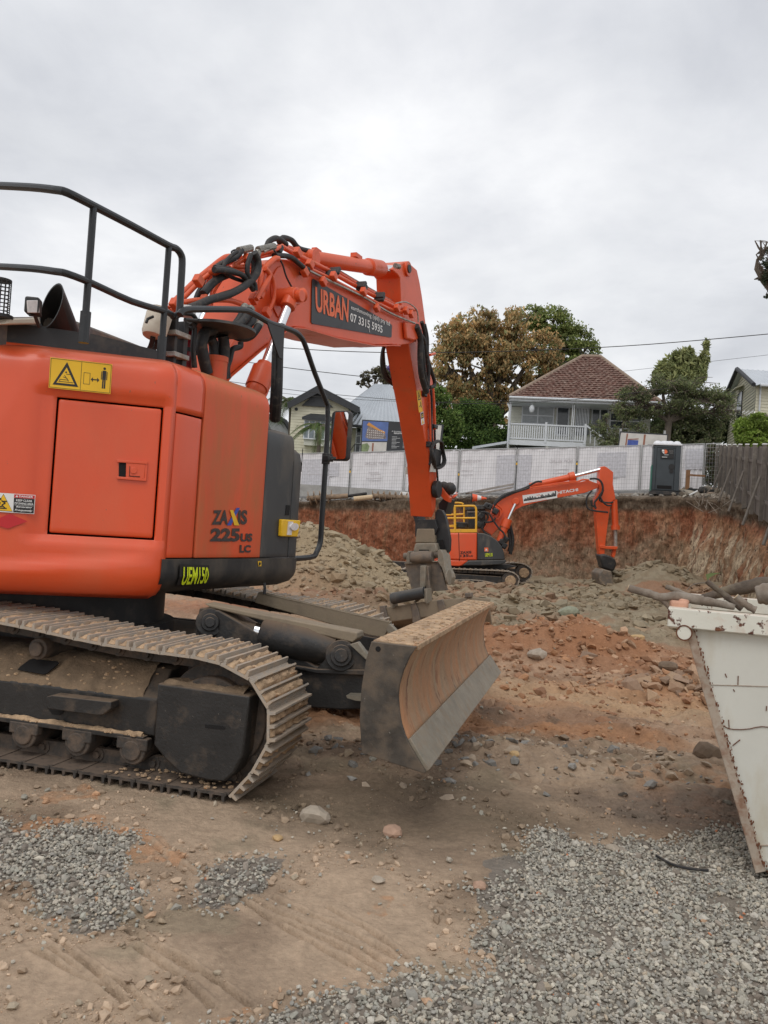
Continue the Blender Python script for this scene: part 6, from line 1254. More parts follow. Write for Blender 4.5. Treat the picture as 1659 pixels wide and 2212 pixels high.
mb = MB(); mb.span(V(xa - .03, -.62, z1), V(xb + .03, .6, z1 + .07)); 
for i in range(4): mb.ball((xa + .15 + i * (xb - xa - .3) / 3, -.35, z1 + .08), .17, 12, sc=(1, 1, .75))
mb.ball(((xa + xb) / 2, 0, z1 + .02), .52, 18, sc=(1, .9, .42)); mb.build('roof', mat('toilet_roof', (.74, .74, .76), .45, var=.05), toi, TF, bevel=.01)
q = Quad(*[T(1206.9 + x * .2725, 905.2 + y * .2725, -.60) for x, y in ((808, 312), (912, 314), (912, 238), (808, 236))]); A = MB(); B = MB(); C_ = MB(); plate(A, q, 0, 0, 1, 1, 0, .01)
poly(C_, q, [(.30, .50), (.42, .50), (.52, .62), (.52, .78), (.42, .92), (.30, .92)], .012, .003); plate(B, q, .1, .72, .28, .92, .012, .003); poly(B, q, [(.1, .66), (.24, .5), (.28, .5), (.28, .66)], .012, .003); plate(B, q, .28, .36, .6, .40, .012, .003); plate(B, q, .1, .12, .5, .17, .012, .002)
for i in range(3): plate(B, q, .65, .8 - .12 * i, .95, .81 - .12 * i, .012, .002)
sticker('door_sign', toi, [(A, M['ink']), (B, M['white']), (C_, M['logo_orange'])], TF)
# debris beside it
mb = MB(); r = random.Random(5); wf = lambda px, py, Y: W.on(px, py, Y)
c0 = wf(1500, 1062, 33.6); FD = Frame(c0.x, c0.y, 0, c0.z - .12)
for k in range(16): mb.box(V(r.uniform(-.5, .6), r.uniform(-.2, .3), r.uniform(0, .25)), (r.uniform(.2, .6), r.uniform(.1, .4), r.uniform(.04, .12)), rz=r.uniform(0, 3), ry=r.uniform(-.5, .5))
tag(mb.build('debris_pile', M['charcoal'], None, FD, bevel=.01), 'heap of dark plastic debris at the foot of the fence right of the toilet', 'debris')
mb = MB(); mb.tube([wf(1483, 1073, 33.2), wf(1508, 1060, 33.2)], .035, 6); tag(mb.build('pipe', M['white']), 'white pipe leaning on the dark debris beside the toilet', 'pipe')
wood = mat('fence_timber', (.13, .108, .09), .9, var=.35, vs=3, stretch=(6, 6, .6), dirt=(.25, .22, .19), amt=.3, ds=3, bump=.004, bs=20); woodp = mat('post_timber', (.15, .13, .11), .9, var=.25, vs=4, dirt=(.3, .27, .23), amt=.2)
mb = MB(); mb.box((wf(1490, 1027, 35.4) + wf(1518, 1027, 35.4)) / 2, (.75, .05, .08)); mb.span(wf(1484, 1015, 35.4), wf(1487, 1062, 35.5)); tag(mb.build('timber_barrier', mat('barrier_wood', (.30, .16, .08), .8)), 'short brown timber rail on a stake between the toilet and the timber fence', 'barrier')
# ---- timber fence on the right
f0, f1 = np.array([15.25, 38.0]), np.array([9.75, 21.0]); dv = (f1 - f0) / np.linalg.norm(f1 - f0); LF = np.linalg.norm(f1 - f0) + 5.5
FF = Frame(f0[0], f0[1], math.degrees(math.atan2(dv[1], dv[0])))
fen = thing('timber_fence', FF, 'weathered grey paling fence running down the right boundary above the pit', 'fence')
def fz(s): 
    zt_ = 6.43 + (4.31 - 6.43) * s / 17.87; zb_ = 4.72 + (2.50 - 4.72) * s / 17.87; return zb_ - .1, zt_
r = random.Random(12); mb = MB(); s = 0
while s < LF:
    a, b = fz(s); w_ = .135; b += r.uniform(-.03, .03); mb.span(V(s, .0, a), V(s + w_ - .006, .018 + r.uniform(0, .008), b)); s += w_
mb.build('palings', wood, fen, FF, smooth=False)
for k in (0, 1):
    mb = MB(); h = .35 if k else 1.35; a, _ = fz(0); b, _ = fz(LF); mb.slab([V(0, -.0, a + h + .1), V(LF, -.0, b + h + .1), V(LF, 0, b + h + .18), V(0, 0, a + h + .18)], (0, -.045, 0)); mb.build('rail', wood, fen, FF, smooth=False)
for k in range(11):
    s = .2 + k * 2.15; a, b = fz(s); mb = MB(); y_ = -.10 if True else .1
    mb.box(V(s, -.10, (a + b) / 2 + .03), (.11, .10, b - a + .1)); mb.build('post', woodp, fen, FF, bevel=.005)
    mb = MB(); mb.box(V(s, -.10, b + .09), (.13, .12, .03)); mb.build('post_cap', M['white'], fen, FF)
    if k % 2 == 0 and k > 1: mb = MB(); mb.tube([V(s, -.16, b - .75), V(s + .25, -.55, a - .15)], .04, 6); mb.build('prop', woodp, fen, FF)
# rubble strip below the fence
n = 900; t = rng.random(n); x = f0[0] + (f1[0] - f0[0]) * t * 1.2 - rng.uniform(.3, 2.2, n) * .95; y = f0[1] + (f1[1] - f0[1]) * t * 1.2 + rng.uniform(-.3, .3, n); d, _, sg = seg_d(x, y, crest); k = sg > 0; x, y = x[k], y[k]
stones('boundary_rubble', x, y, .05 + rng.random(len(x)) ** 3 * .5, pick([(.30, .26, .21), (.36, .32, .26), (.22, .19, .15), (.28, .21, .15)], len(x), .2), mtl=smat, flat=.5)
n = 1300; x = rng.uniform(-6, 13, n); y0_ = np.interp(x, crest[:8, 0], crest[:8, 1]); y = y0_ + rng.uniform(.15, 2.4, n); stones('verge_rubble', x, y, .03 + rng.random(n) ** 4 * .25, pick([(.26, .24, .21), (.20, .17, .14), (.34, .32, .29)], n, .2), mtl=smat, flat=.5)
# sticks at the top of the bank
mb = MB(); r = random.Random(4)
for k in range(26): 
    p = wf(1505 + r.uniform(0, 60), 1085 + r.uniform(-12, 25), 27 + r.uniform(-1, 2)); mb.tube([p, p + V(r.uniform(-.5, .5), r.uniform(-.4, .4), r.uniform(.1, .5))], .012, 4)
o = tag(mb.build('dead_sticks', M['bark']), 'tangle of thin dead sticks at the top corner of the cut bank', 'sticks'); o['kind'] = 'stuff'
# ---- drill augers, cones, planks on the verge
HC = conv(.2149, 630.9, 1031.4); HV = conv(.26455, 932.6, 932.6)
aug = mat('auger_steel', (.24, .18, .13), .8, .2, var=.25, vs=6, dirt=(.35, .24, .15), amt=.4)
def auger(p0, p1, n, label, flights, rr_=.42):
    a, b = wf(*HC(*p0), 35.7), wf(*HC(*p1), 35.7); mb = MB(); mb.cyl(a, b, .11, n=12); o = mb.build('drill_auger', aug); tag(o, label, 'auger', 'drill augers lying on the verge'); d_ = (b - a).normalized(); u = V(0, 0, 1); u = (u - d_ * d_.z).normalized(); w_ = d_.cross(u); mb = MB(); f0_, f1_ = flights; st = n * 14; P1, P2 = [], []
    for i in range(st + 1):
        t = i / st; c_ = a.lerp(b, f0_ + (f1_ - f0_) * t); an = t * n * 2 * math.pi; v_ = u * math.cos(an) + w_ * math.sin(an); P1.append(c_ + v_ * .08); P2.append(c_ + v_ * rr_)
    mb.grid([P1, P2]); mb.build('flight', aug, o, W, solid=.03)
auger((150, 210), (560, 185), 4, 'long rusty drill auger lying left, behind the mirror tube', (.02, .6), .30); auger((800, 185), (1160, 205), 6, 'rusty drill auger with tight flights left of the big arm', (.0, .98), .24)
mb = MB(); mb.cyl(wf(*HC(620, 215), 35.3), wf(*HC(810, 195), 35.3), .10, n=10); tag(mb.build('log', M['cutwood']), 'pale short pole lying between the two drill augers', 'log')
mb = MB(); mb.box(wf(*HC(650, 175), 36), (.9, .4, .12), ry=-.2); tag(mb.build('plastic_sheet', M['rubber'], bevel=.04), 'crumpled dark sheet behind the pale short pole', 'sheet')
mb = MB(); r = random.Random(8)
for k in range(5): mb.box(wf(*HC(1110 + k * 22, 172), 36), (.22, .2, .2), rz=r.uniform(0, 1), ry=r.uniform(-.3, .3))
tag(mb.build('paper_rubbish', M['white'], bevel=.02), 'scatter of white rubbish just left of the big arm', 'rubbish')
mb = MB(); mb.span(wf(640, 1071, 37.6), wf(1110, 1071, 37.7) + V(0, 0, -.1)); kb = mb.build('kerb', conc); kb['kind'] = 'structure'
pm = mat('weathered_plank', (.33, .30, .27), .85, var=.2, vs=6)
HG = conv(.248, 740.6, 905.2)
def beam(p0, p1, Y, h, m, name, label, cat, group=None): 
    a, b = wf(*HG(*p0), Y), wf(*HG(*p1), Y); mb = MB(); mb.slab([a, b, b + V(0, 0, h), a + V(0, 0, h)], (0, .2, 0)); return tag(mb.build(name, m, bevel=.01), label, cat, group)
beam((1072, 655), (1490, 575), 34.6, .09, pm, 'scaffold_plank', 'long grey plank raised behind the small excavator boom, upper of two', 'plank'); beam((1160, 665), (1485, 600), 34.4, .08, pm, 'scaffold_plank', 'lower of the two grey planks behind the small excavator boom', 'plank'); beam((935, 665), (1100, 640), 34.5, .05, galv, 'steel_bar', 'thin steel bar lying left of the raised planks', 'bar')
co, cw = mat('cone_orange', (.85, .13, .05), .5, var=.05), mat('cone_white', (.75, .73, .72), .5)
def cone(p0, p1, Y, label):
    a, b = wf(*HG(*p0), Y), wf(*HG(*p1), Y); d_ = b - a; mb = MB(); mb.tube([a, a + d_ * .35, ], [.17, .13], 14, 0); mb.tube([a + d_ * .35, a + d_ * .62], [.13, .085], 14, 1); mb.tube([a + d_ * .62, b], [.085, .03], 14, 0); mb.tube([a - d_ * .04, a], [.23, .23], 4, 2)
    tag(mb.build('traffic_cone', [co, cw, M['black']], angle=50), label, 'traffic cone', 'traffic cones on the verge')
cone((928, 690), (918, 618), 34.8, 'upright orange traffic cone right behind the big digger arm'); cone((985, 672), (940, 628), 35.2, 'tilted traffic cone leaning beside the upright one'); cone((1125, 685), (1252, 692), 34.2, 'traffic cone lying on its side in front of the planks')

# ---- houses
cream = mat('weatherboard_cream', (.64, .61, .47), .7, var=.08, vs=2, dirt=(.40, .36, .26), amt=.12); whiteb = mat('weatherboard_white', (.58, .58, .50), .7, var=.08, vs=2, dirt=(.3, .28, .24), amt=.15)
hw = mat('white_trim', (.62, .64, .66), .6, var=.06); dk = mat('dark_trim', (.03, .032, .036), .6, var=.2); gl = mat('window_glass', (.16, .19, .21), .15, var=.3, vs=1.2, spec=.6); gd = mat('dark_window', (.035, .042, .048), .12, spec=.6); curt = mat('curtain', (.36, .38, .39), .8, var=.15, vs=6)
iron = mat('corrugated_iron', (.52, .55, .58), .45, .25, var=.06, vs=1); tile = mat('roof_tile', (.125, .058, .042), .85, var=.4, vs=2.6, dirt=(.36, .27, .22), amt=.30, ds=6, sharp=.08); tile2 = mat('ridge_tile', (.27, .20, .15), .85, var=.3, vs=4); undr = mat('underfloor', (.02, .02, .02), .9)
def boards(mb, pts, y, step=.16, m=0):
    """weatherboard wall: polygon (x,z) at depth y cut in lapped boards by horizontal lines"""
    zs = [p[1] for p in pts]; z = min(zs); top = max(zs)
    def xr(zz):
        xs_ = []; n = len(pts)
        for i in range(n):
            (x0, a), (x1, b) = pts[i], pts[(i + 1) % n]
            if (a > zz) != (b > zz): xs_.append(x0 + (x1 - x0) * (zz - a) / (b - a))
        return (min(xs_), max(xs_)) if len(xs_) > 1 else None
    while z < top - .001:
        z2 = min(z + step, top); A_, B_ = xr(z + .002), xr(z2 - .002)
        if A_ and B_: mb.add([V(A_[0], y - .028, z), V(A_[1], y - .028, z), V(B_[1], y, z2), V(B_[0], y, z2), V(A_[0], y, z), V(A_[1], y, z)], [(0, 1, 2, 3), (4, 5, 1, 0)], m)
        z = z2
def house(name, Y, label, cat='house', rot=0): 
    F_ = Frame(0, Y, rot, 0); return thing(name, F_, label, cat), F_
def hp(F_, H, pts, y=0): return [F_.on(*H(*p), y) for p in pts]
HR = conv(.3717, 1042.4, 658.4)
h1, A1 = house('weatherboard_house', 48.0, 'white house with a brown tiled hip roof and a front verandah', rot=-9)
P = lambda *p, y=0: hp(A1, HR, p, y)
zf = lambda y_: A1.on(*HR(400, y_), 0).z
xl = P((160, 700))[0].x; xr_ = P((1000, 700), y=0)[0].x; zg = P((400, 960))[0].z - 1.5
wt = P((165, 565), (1000, 590)); mb = MB(); boards(mb, [(xl, zg), (xr_, zg), (xr_, wt[0].z), (xl, wt[0].z)], 1.6); mb.add([V(xl, 1.6, zg), V(xl, 9, zg), V(xl, 9, wt[0].z), V(xl, 1.6, wt[0].z)], [(0, 1, 2, 3)]); mb.add([V(xr_, 1.6, zg), V(xr_, 9, zg), V(xr_, 9, wt[0].z), V(xr_, 1.6, wt[0].z)], [(3, 2, 1, 0)]); mb.build('wall', whiteb, h1, A1, smooth=False)
ez = wt[0].z; rp = P((155, 545), (1038, 600), y=-.3); el, er = rp[0].x, rp[1].x; rg = P((580, 300), (685, 305), y=4.5); rz_ = rg[0].z; 
def tiled(mb, a, b, c2, d2, course=.32):
    n = max(2, int((Vector(d2) - Vector(a)).length / course)); nn = (Vector(b) - Vector(a)).cross(Vector(d2) - Vector(a)).normalized(); nn = nn if nn.z > 0 else -nn
    for i in range(n):
        t0, t1 = i / n, (i + 1) / n; p0, p1 = Vector(a).lerp(Vector(d2), t0), Vector(b).lerp(Vector(c2), t0); q0, q1 = Vector(a).lerp(Vector(d2), t1), Vector(b).lerp(Vector(c2), t1); w_ = (p1 - p0).length; k = max(2, int(w_ / .30) * 2)
        R0, R1, Rb = [], [], []
        for j in range(k + 1):
            u = j / k; h = .05 + (.035 if j % 2 else 0); R0.append(p0.lerp(p1, u) + nn * h); R1.append(q0.lerp(q1, u) + nn * (h - .05)); Rb.append(p0.lerp(p1, u))
        mb.grid([Rb, R0, R1])
mb = MB(); zE = rp[0].z + .12
fA, fB, fC, fD = V(el, -.3, zE), V(er, -.3, zE), V(rg[1].x, 4.5, rz_), V(rg[0].x, 4.5, rz_); tiled(mb, fA, fB, fC, fD); tiled(mb, V(el, 9.3, zE), fA, fD, fD); tiled(mb, fB, V(er, 9.3, zE), fC, fC); mb.add([V(er, 9.3, zE), V(el, 9.3, zE), fD, fC], [(0, 1, 2, 3)])
rf = mb.build('roof', tile, h1, A1, smooth=False); mb = MB(); mb.tube([fA, fD], .13, 8); mb.tube([fB, fC], .13, 8); mb.tube([fD, fC], .14, 8); mb.build('ridge_capping', tile2, rf, A1)
mb = MB(); mb.span(V(el, -.3, zE - .22), V(er, -.26, zE)); mb.span(V(el, -.3, zE - .25), V(el + .05, 9, zE)); mb.build('fascia', hw, rf, A1); mb = MB(); mb.tube([V(el, -.38, zE - .05), V(er, -.38, zE - .05)], .07, 8); mb.build('gutter', hw, rf, A1)
mb = MB(); mb.span(V(el + .05, -.25, zE - .24), V(er - .05, 1.6, zE - .2)); mb.build('soffit', hw, rf, A1)
def window(F_, h, H, x0, y0, x1, y1, mull, tr, y=1.55, glass=None, frame_m=None, name='window', ref=None):
    a, b = hp(F_, H, [(x0, y0)], y)[0], hp(F_, H, [(x1, y1)], y)[0]
    zt_, zb_ = a.z, hp(F_, H, [(x0, y1)], y)[0].z; xa_, xb_ = a.x, hp(F_, H, [(x1, y0)], y)[0].x; mb = MB(); t = .07
    mb.span(V(xa_, y - .05, zt_ - t), V(xb_, y + .05, zt_)); mb.span(V(xa_, y - .08, zb_), V(xb_, y + .05, zb_ + t)); mb.span(V(xa_, y - .05, zb_ + t), V(xa_ + t, y + .05, zt_ - t)); mb.span(V(xb_ - t, y - .05, zb_ + t), V(xb_, y + .05, zt_ - t))
    for m_ in mull: xm = xa_ + (xb_ - xa_) * m_; mb.span(V(xm - .035, y - .045, zb_ + t), V(xm + .035, y + .04, zt_ - t))
    for m_ in tr: zm = zb_ + (zt_ - zb_) * m_; mb.span(V(xa_ + t, y - .04, zm - .03), V(xb_ - t, y + .035, zm + .03))
    w = mb.build(name, frame_m or hw, h, F_, smooth=False); mb = MB(); mb.span(V(xa_ + .02, y - .02, zb_ + .02), V(xb_ - .02, y, zt_ - .02)); mb.build('pane', glass or gl, w, F_, smooth=False)
window(A1, h1, HR, 230, 585, 420, 692, [.5], [.48], glass=curt); window(A1, h1, HR, 432, 592, 508, 760, [], [], glass=gd, name='door'); window(A1, h1, HR, 635, 602, 735, 760, [.5], [], glass=gd); window(A1, h1, HR, 740, 625, 928, 722, [.5], [.5], glass=gd)
mb = MB(); a, b = P((545, 600), (620, 700), y=1.5); mb.span(V(a.x, 1.5, b.z - .6), V(b.x, 1.54, a.z)); mb.build('screen_opening', gd, h1, A1)
for k in range(9): mb = MB(); a, b = P((545 + k * 9, 588), (545 + k * 9, 705), y=.9); mb.span(V(a.x, .9, b.z), V(a.x + .05, .94, a.z)); mb.build('screen_bar', hw, h1, A1)
dz_ = P((200, 785), y=0)[0].z; xe = P((600, 800), y=0)[0].x; x0_ = P((148, 700), y=0)[0].x
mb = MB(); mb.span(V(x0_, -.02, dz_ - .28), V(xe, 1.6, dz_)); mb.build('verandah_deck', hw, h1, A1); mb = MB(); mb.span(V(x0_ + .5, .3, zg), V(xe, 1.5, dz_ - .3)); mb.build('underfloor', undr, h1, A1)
for xq in (x0_, x0_ + (xe - x0_) * .5, xe - .1): mb = MB(); mb.span(V(xq, .0, zg), V(xq + .14, .14, dz_ - .28)); mb.build('stump', whiteb, h1, A1)
mb = MB(); mb.span(V(x0_, .0, dz_), V(x0_ + .13, .13, ez)); mb.build('verandah_post', hw, h1, A1)
for a_, b_ in ((520, 600), (530, 600)): mb = MB(); p = P((a_, 620), y=.05)[0]; mb.span(V(p.x, .02, dz_), V(p.x + .05, .07, ez)); mb.build('verandah_post', hw, h1, A1)
bal = thing  # balustrade is a part of the verandah
mb = MB(); rt_ = P((165, 686), y=0)[0].z; mb.span(V(x0_, -.02, rt_ - .08), V(xe, .1, rt_)); mb.span(V(x0_, .0, dz_ + .06), V(xe, .08, dz_ + .13)); rl = mb.build('balustrade', hw, h1, A1)
n = 34
for k in range(n): mb = MB() if k == 0 else mb; x_ = x0_ + .1 + (xe - x0_ - .1) * k / n; mb.span(V(x_, .02, dz_ + .1), V(x_ + .065, .06, rt_ - .05))
mb.build('balusters', hw, rl, A1, smooth=False)
for t in (0, .475, .97): mb = MB(); x_ = x0_ + (xe - x0_) * t; mb.span(V(x_, -.04, dz_ - .1), V(x_ + .12, .12, rt_ + .12)); mb.build('newel_post', hw, rl, A1)
mb = MB(); e0, e1 = V(xe, 0, rt_), V(xe + 1.2, -.4, rt_ - .9); mb.tube([e0, e1], .05, 6); [mb.tube([e0.lerp(e1, k / 5), e0.lerp(e1, k / 5) + V(0, 0, -.8)], .03, 4) for k in range(6)]; mb.build('stair_rail', hw, h1, A1)
mb = MB(); p = P((286, 605), y=-.1)[0]; mb.ball((p.x, -.1, p.z), .16, 10, sc=(1, 1, 1.5)); mb.tube([V(p.x, -.1, p.z), V(p.x, -.1, ez)], .015, 5); mb.build('hanging_lantern', hw, h1, A1)
mb = MB(); p = P((144, 570), (158, 600), (160, 700), (140, 830), y=-.2); mb.tube([p[0], p[1], V(p[1].x, -.2, zg)], .05, 6); mb.build('downpipe', hw, h1, A1)
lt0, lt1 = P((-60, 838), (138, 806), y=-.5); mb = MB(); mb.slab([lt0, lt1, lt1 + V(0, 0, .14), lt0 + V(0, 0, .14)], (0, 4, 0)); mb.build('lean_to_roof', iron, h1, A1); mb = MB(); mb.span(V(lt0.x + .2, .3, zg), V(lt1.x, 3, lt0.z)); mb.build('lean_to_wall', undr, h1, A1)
# left house
HL = conv(.2976, 548.6, 740.6)
h2, A2 = house('weatherboard_house', 50.0, 'cream weatherboard house with an iron roof and a black barge gable')
P = lambda *p, y=0: hp(A2, HL, p, y)
g = P((275, 440), (465, 325), (690, 475), (705, 810), (262, 810)); zb_ = g[3].z - 2.5; ap = g[1]; mb = MB(); boards(mb, [(g[0].x, zb_), (g[2].x + .05, zb_), (g[2].x + .05, g[2].z - .1), (ap.x, ap.z), (g[0].x, g[2].z - .1)], 0, .17); mb.add([V(g[0].x, 0, zb_), V(g[0].x, 7, zb_), V(g[0].x, 7, g[2].z), V(g[0].x, 0, g[2].z)], [(0, 1, 2, 3)]); mb.add([V(g[2].x + .05, 0, zb_), V(g[2].x + .05, 3, zb_), V(g[2].x + .05, 3, g[2].z), V(g[2].x + .05, 0, g[2].z)], [(3, 2, 1, 0)]); mb.build('wall', cream, h2, A2, smooth=False)
b0, b1, b2 = P((240, 428), (463, 312), (768, 480), y=-.5); zl = (b0.z + b2.z) / 2
b0, b2 = V(b0.x, -.5, zl), V(b2.x, -.5, zl); mb = MB()
mb.slab([b0, b1, b1 + V(0, 0, -.45), b0 + V(.1, 0, -.34)], (0, .1, 0)); mb.slab([b1, b2, b2 + V(-.1, 0, -.34), b1 + V(0, 0, -.45)], (0, .1, 0)); brg = mb.build('barge_board', dk, h2, A2, smooth=False)
mb = MB(); t1 = P((350, 398), (580, 398), y=-.2); zt_ = b1.z - .45; mb.slab([V(t1[0].x, -.2, zt_ - .75), V(t1[1].x, -.2, zt_ - .75), V(ap.x, -.2, b1.z - .3)], (0, .1, 0)); mb.build('gable_infill', dk, h2, A2)
def corr(mb, a, b, c2, d2, pitch_=.30):
    """corrugated sheet: a-b eave, d-c top"""
    a, b, c2, d2 = map(Vector, (a, b, c2, d2)); n = max(6, int((b - a).length / pitch_) * 4); nn = (b - a).cross(d2 - a).normalized(); nn = nn if nn.z > 0 else -nn; R0, R1 = [], []
    for i in range(n + 1): u = i / n; h = .035 * math.cos(i * math.pi / 2); R0.append(a.lerp(b, u) + nn * h); R1.append(d2.lerp(c2, u) + nn * h)
    mb.grid([R0, R1])
mb = MB(); corr(mb, b0, V(b0.x, 7, zl), V(b1.x, 7, b1.z), b1); corr(mb, V(b2.x, 7, zl), b2, b1, V(b1.x, 7, b1.z))
ee = P((640, 592), (1180, 620), y=.6); ez2 = ee[0].z; rg = P((880, 298), (990, 300), y=4.0); rzz = rg[0].z; lx = P((505, 600), y=.6)[0].x
corr(mb, V(lx, .6, ez2), V(ee[1].x, .6, ez2), V(rg[1].x, 4, rzz), V(rg[0].x, 4, rzz)); corr(mb, V(ee[1].x, .6, ez2), V(ee[1].x, 8, ez2), V(rg[1].x, 4, rzz), V(rg[1].x, 4, rzz)); corr(mb, V(lx, 8, ez2), V(lx, .6, ez2), V(rg[0].x, 4, rzz), V(rg[0].x, 4, rzz))
mb.build('roof', iron, h2, A2, smooth=True, angle=60); mb = MB(); mb.tube([V(ee[0].x - .3, .55, ez2 - .05), V(ee[1].x, .55, ez2 - .05)], .09, 8); mb.build('gutter', dk, h2, A2)
mb = MB(); w0 = P((680, 600), y=1.8)[0]; w1 = P((1180, 620), y=1.8)[0]; boards(mb, [(w0.x, zb_), (w1.x, zb_), (w1.x, ez2), (w0.x, ez2)], 1.8, .17); mb.build('rear_wall', cream, h2, A2, smooth=False)
window(A2, h2, HL, 365, 555, 560, 698, [.2, .42, .62, .8], [.72], y=-.55, glass=gl); mb = MB(); v = P((350, 545), (405, 508), (520, 508), (592, 545), y=-.7); zt_ = v[0].z; mb.slab([V(v[0].x, -.8, zt_), V(v[3].x, -.8, zt_), V(v[2].x, -.05, v[1].z), V(v[1].x, -.05, v[1].z)], (0, .0, .06)); mb.span(V(v[0].x, -.82, zt_ - .1), V(v[3].x, -.76, zt_ + .05)); mb.build('window_hood', dk, h2, A2)
mb = MB(); v = P((372, 560), (555, 705), y=-.5); mb.span(V(v[0].x, -.5, v[1].z - .4), V(v[1].x, -.02, v[0].z)); mb.build('bay_window_box', whiteb, h2, A2)
window(A2, h2, HL, 742, 610, 785, 800, [], [.66, .36], y=1.75, glass=gd, name='door'); mb = MB(); p = P((700, 640), y=1.6)[0]; mb.ball((p.x, 1.6, p.z), .14, 10); mb.tube([V(p.x, 1.6, p.z), V(p.x, 1.6, p.z + .5)], .02, 5); mb.build('porch_lamp', hw, h2, A2)
mb = MB(); a, b = P((690, 800), (730, 735), y=.5); mb.tube([a, b, V(b.x + 3, b.y, b.z)], .03, 5); mb.tube([V(b.x, b.y, b.z), V(b.x, b.y, b.z - 1)], .03, 5); mb.build('porch_rail', dk, h2, A2); mb = MB(); p = P((308, 482))[0]; mb.cyl(p + V(0, -.05, 0), p + V(0, -.02, 0), .1); mb.build('wall_vent', dk, h2, A2)
# house further left, house on the right edge
h3, A3 = house('distant_house', 56.0, 'grey house with a dark gable, mostly hidden behind the large excavator')
v = hp(A3, HL, ((100, 540), (165, 545), (230, 580), (262, 630), (262, 800), (60, 800))); mb = MB(); mb.slab([v[0], v[1], v[2], v[3], V(v[3].x, 0, v[4].z - 2), V(v[0].x, 0, v[4].z - 2)], (0, 6, 0)); mb.build('wall', mat('grey_wall', (.30, .31, .32), .8), h3, A3, smooth=False)
mb = MB(); mb.tube([p + V(0, -.2, .05) for p in v[:4]], .16, 6); mb.build('barge_board', dk, h3, A3)
h4, A4 = house('weatherboard_house', 44.0, 'cream weatherboard house with a pale iron roof at the right edge above the timber fence'); P = lambda *p, y=0: hp(A4, HR, p, y)
w = P((1590, 470), (1800, 470), (1800, 960), (1590, 960)); zb_ = w[2].z - 1; mb = MB(); boards(mb, [(w[0].x, zb_), (w[1].x, zb_), (w[1].x, w[0].z), (w[0].x, w[0].z)], 0, .17); sw = P((1370, 500), y=0)[0]
sd = [P((1590, 960), y=0)[0], P((1430, 960), y=7)[0], P((1440, 470), y=7)[0]]
k = 24
zt1 = w[0].z; zb1 = zb_; step_ = .17; z = zb1; xA, xB = w[0].x, sd[2].x
while z < zt1: mb.add([V(xB - .03, 7, z), V(xA - .03, 0, z), V(xA, 0, z + step_), V(xB, 7, z + step_)], [(0, 1, 2, 3)]); z += step_
gt = P((1545, 375), y=3)[0]; z = zt1
while z < gt.z - .1:
    f = (z - zt1) / (gt.z - zt1); f2 = min(1, (z + step_ - zt1) / (gt.z - zt1)); L3 = lambda t, dx=0: V(xA + (xB - xA) * t + dx, 7 * t, 0); mb.add([L3(1 - f * .5, -.03) + V(0, 0, z), L3(f * .5, -.03) + V(0, 0, z), L3(f2 * .5) + V(0, 0, z + step_), L3(1 - f2 * .5) + V(0, 0, z + step_)], [(0, 1, 2, 3)]); z += step_
mb.build('wall', cream, h4, A4, smooth=False)
mid = V((xA + xB) / 2, 3.5, gt.z + .1); mb = MB(); o1 = V(-.35, 0, 0); e1, e2 = V(xA, -.5, zt1 - .05), V(xB, 7.6, zt1 - .05)
corr(mb, e1 + o1, V(xA + 9, -.5, zt1 - .05), mid + V(9, 0, 0), mid + o1); corr(mb, V(xB + 9, 7.6, zt1), e2 + o1, mid + o1, mid + V(9, 0, 0)); mb.build('roof', iron, h4, A4, angle=60); mb = MB(); mb.tube([e1 + o1, mid + o1], .12, 6); mb.tube([e2 + o1, mid + o1], .12, 6); mb.build('barge_board', dk, h4, A4); mb = MB(); mb.tube([e1, V(xA + 9, -.55, zt1 - .1)], .08, 6); mb.tube([V(xA + .2, -.1, zt1), V(xA + .2, -.1, zb_)], .05, 6); mb.build('gutter', hw, h4, A4)
mb = MB(); a = V(xA + (xB - xA) * .45, 3.15, 0); b = V(xA + (xB - xA) * .62, 4.34, 0); zt_ = P((1540, 500), y=3)[0].z; mb.slab([V(a.x - .08, a.y, zt_ - 1.6), V(b.x - .08, b.y, zt_ - 1.6), V(b.x - .08, b.y, zt_), V(a.x - .08, a.y, zt_)], (.05, 0, 0)); mb.build('window', gd, h4, A4)
mb = MB(); a = V(xA + (xB - xA) * .42, 2.9, 0); mb.slab([V(a.x - .5, a.y, zt_ + .1), V(b.x - .5, b.y, zt_ + .1), V(b.x, b.y, zt_ + .3), V(a.x, a.y, zt_ + .3)], (0, 0, .05)); mb.build('window_hood', cream, h4, A4)
# ---- site signs
def board(name, H, quad, Y, label): 
    F_ = Frame(0, Y, 0, 0); o = thing(name, F_, label, 'sign board'); q = Quad(*[F_.on(*H(*p), 0) for p in quad]); mb = MB(); plate(mb, q, 0, 0, 1, 1, -.04, .04); fr_ = mb.build('panel', M['signblack'], o, F_, smooth=False); mb = MB()
    for u in (.05, .95): a = q.p(u, 0, -.06); mb.span(V(a.x - .05, .06, a.z - 2.5), V(a.x + .05, .14, a.z + 1)); 
    mb.build('support_post', galv, o, F_); return o, F_, q, fr_
sky_ = mat('print_sky', (.10, .16, .38), .5, var=.25, vs=1.5); bld = mat('print_building', (.22, .18, .17), .5, var=.5, vs=7); bor = mat('print_timber', (.60, .27, .06), .5); pgr = mat('print_pale', (.58, .55, .50), .5, var=.15, vs=2); lfy = mat('print_leaf', (.20, .25, .12), .5, var=.4, vs=7); prd = mat('print_brown', (.30, .12, .07), .5); pbl = mat('print_blue', (.06, .10, .35), .5, var=.3, vs=5)
o, F_, q, fr_ = board('site_hoarding', HL, ((772, 800), (1357, 787), (1378, 593), (785, 557)), 40.5, 'large black site hoarding with a picture of an apartment block')
A, B, C_, D_, E_, G_ = MB(), MB(), MB(), MB(), MB(), MB()
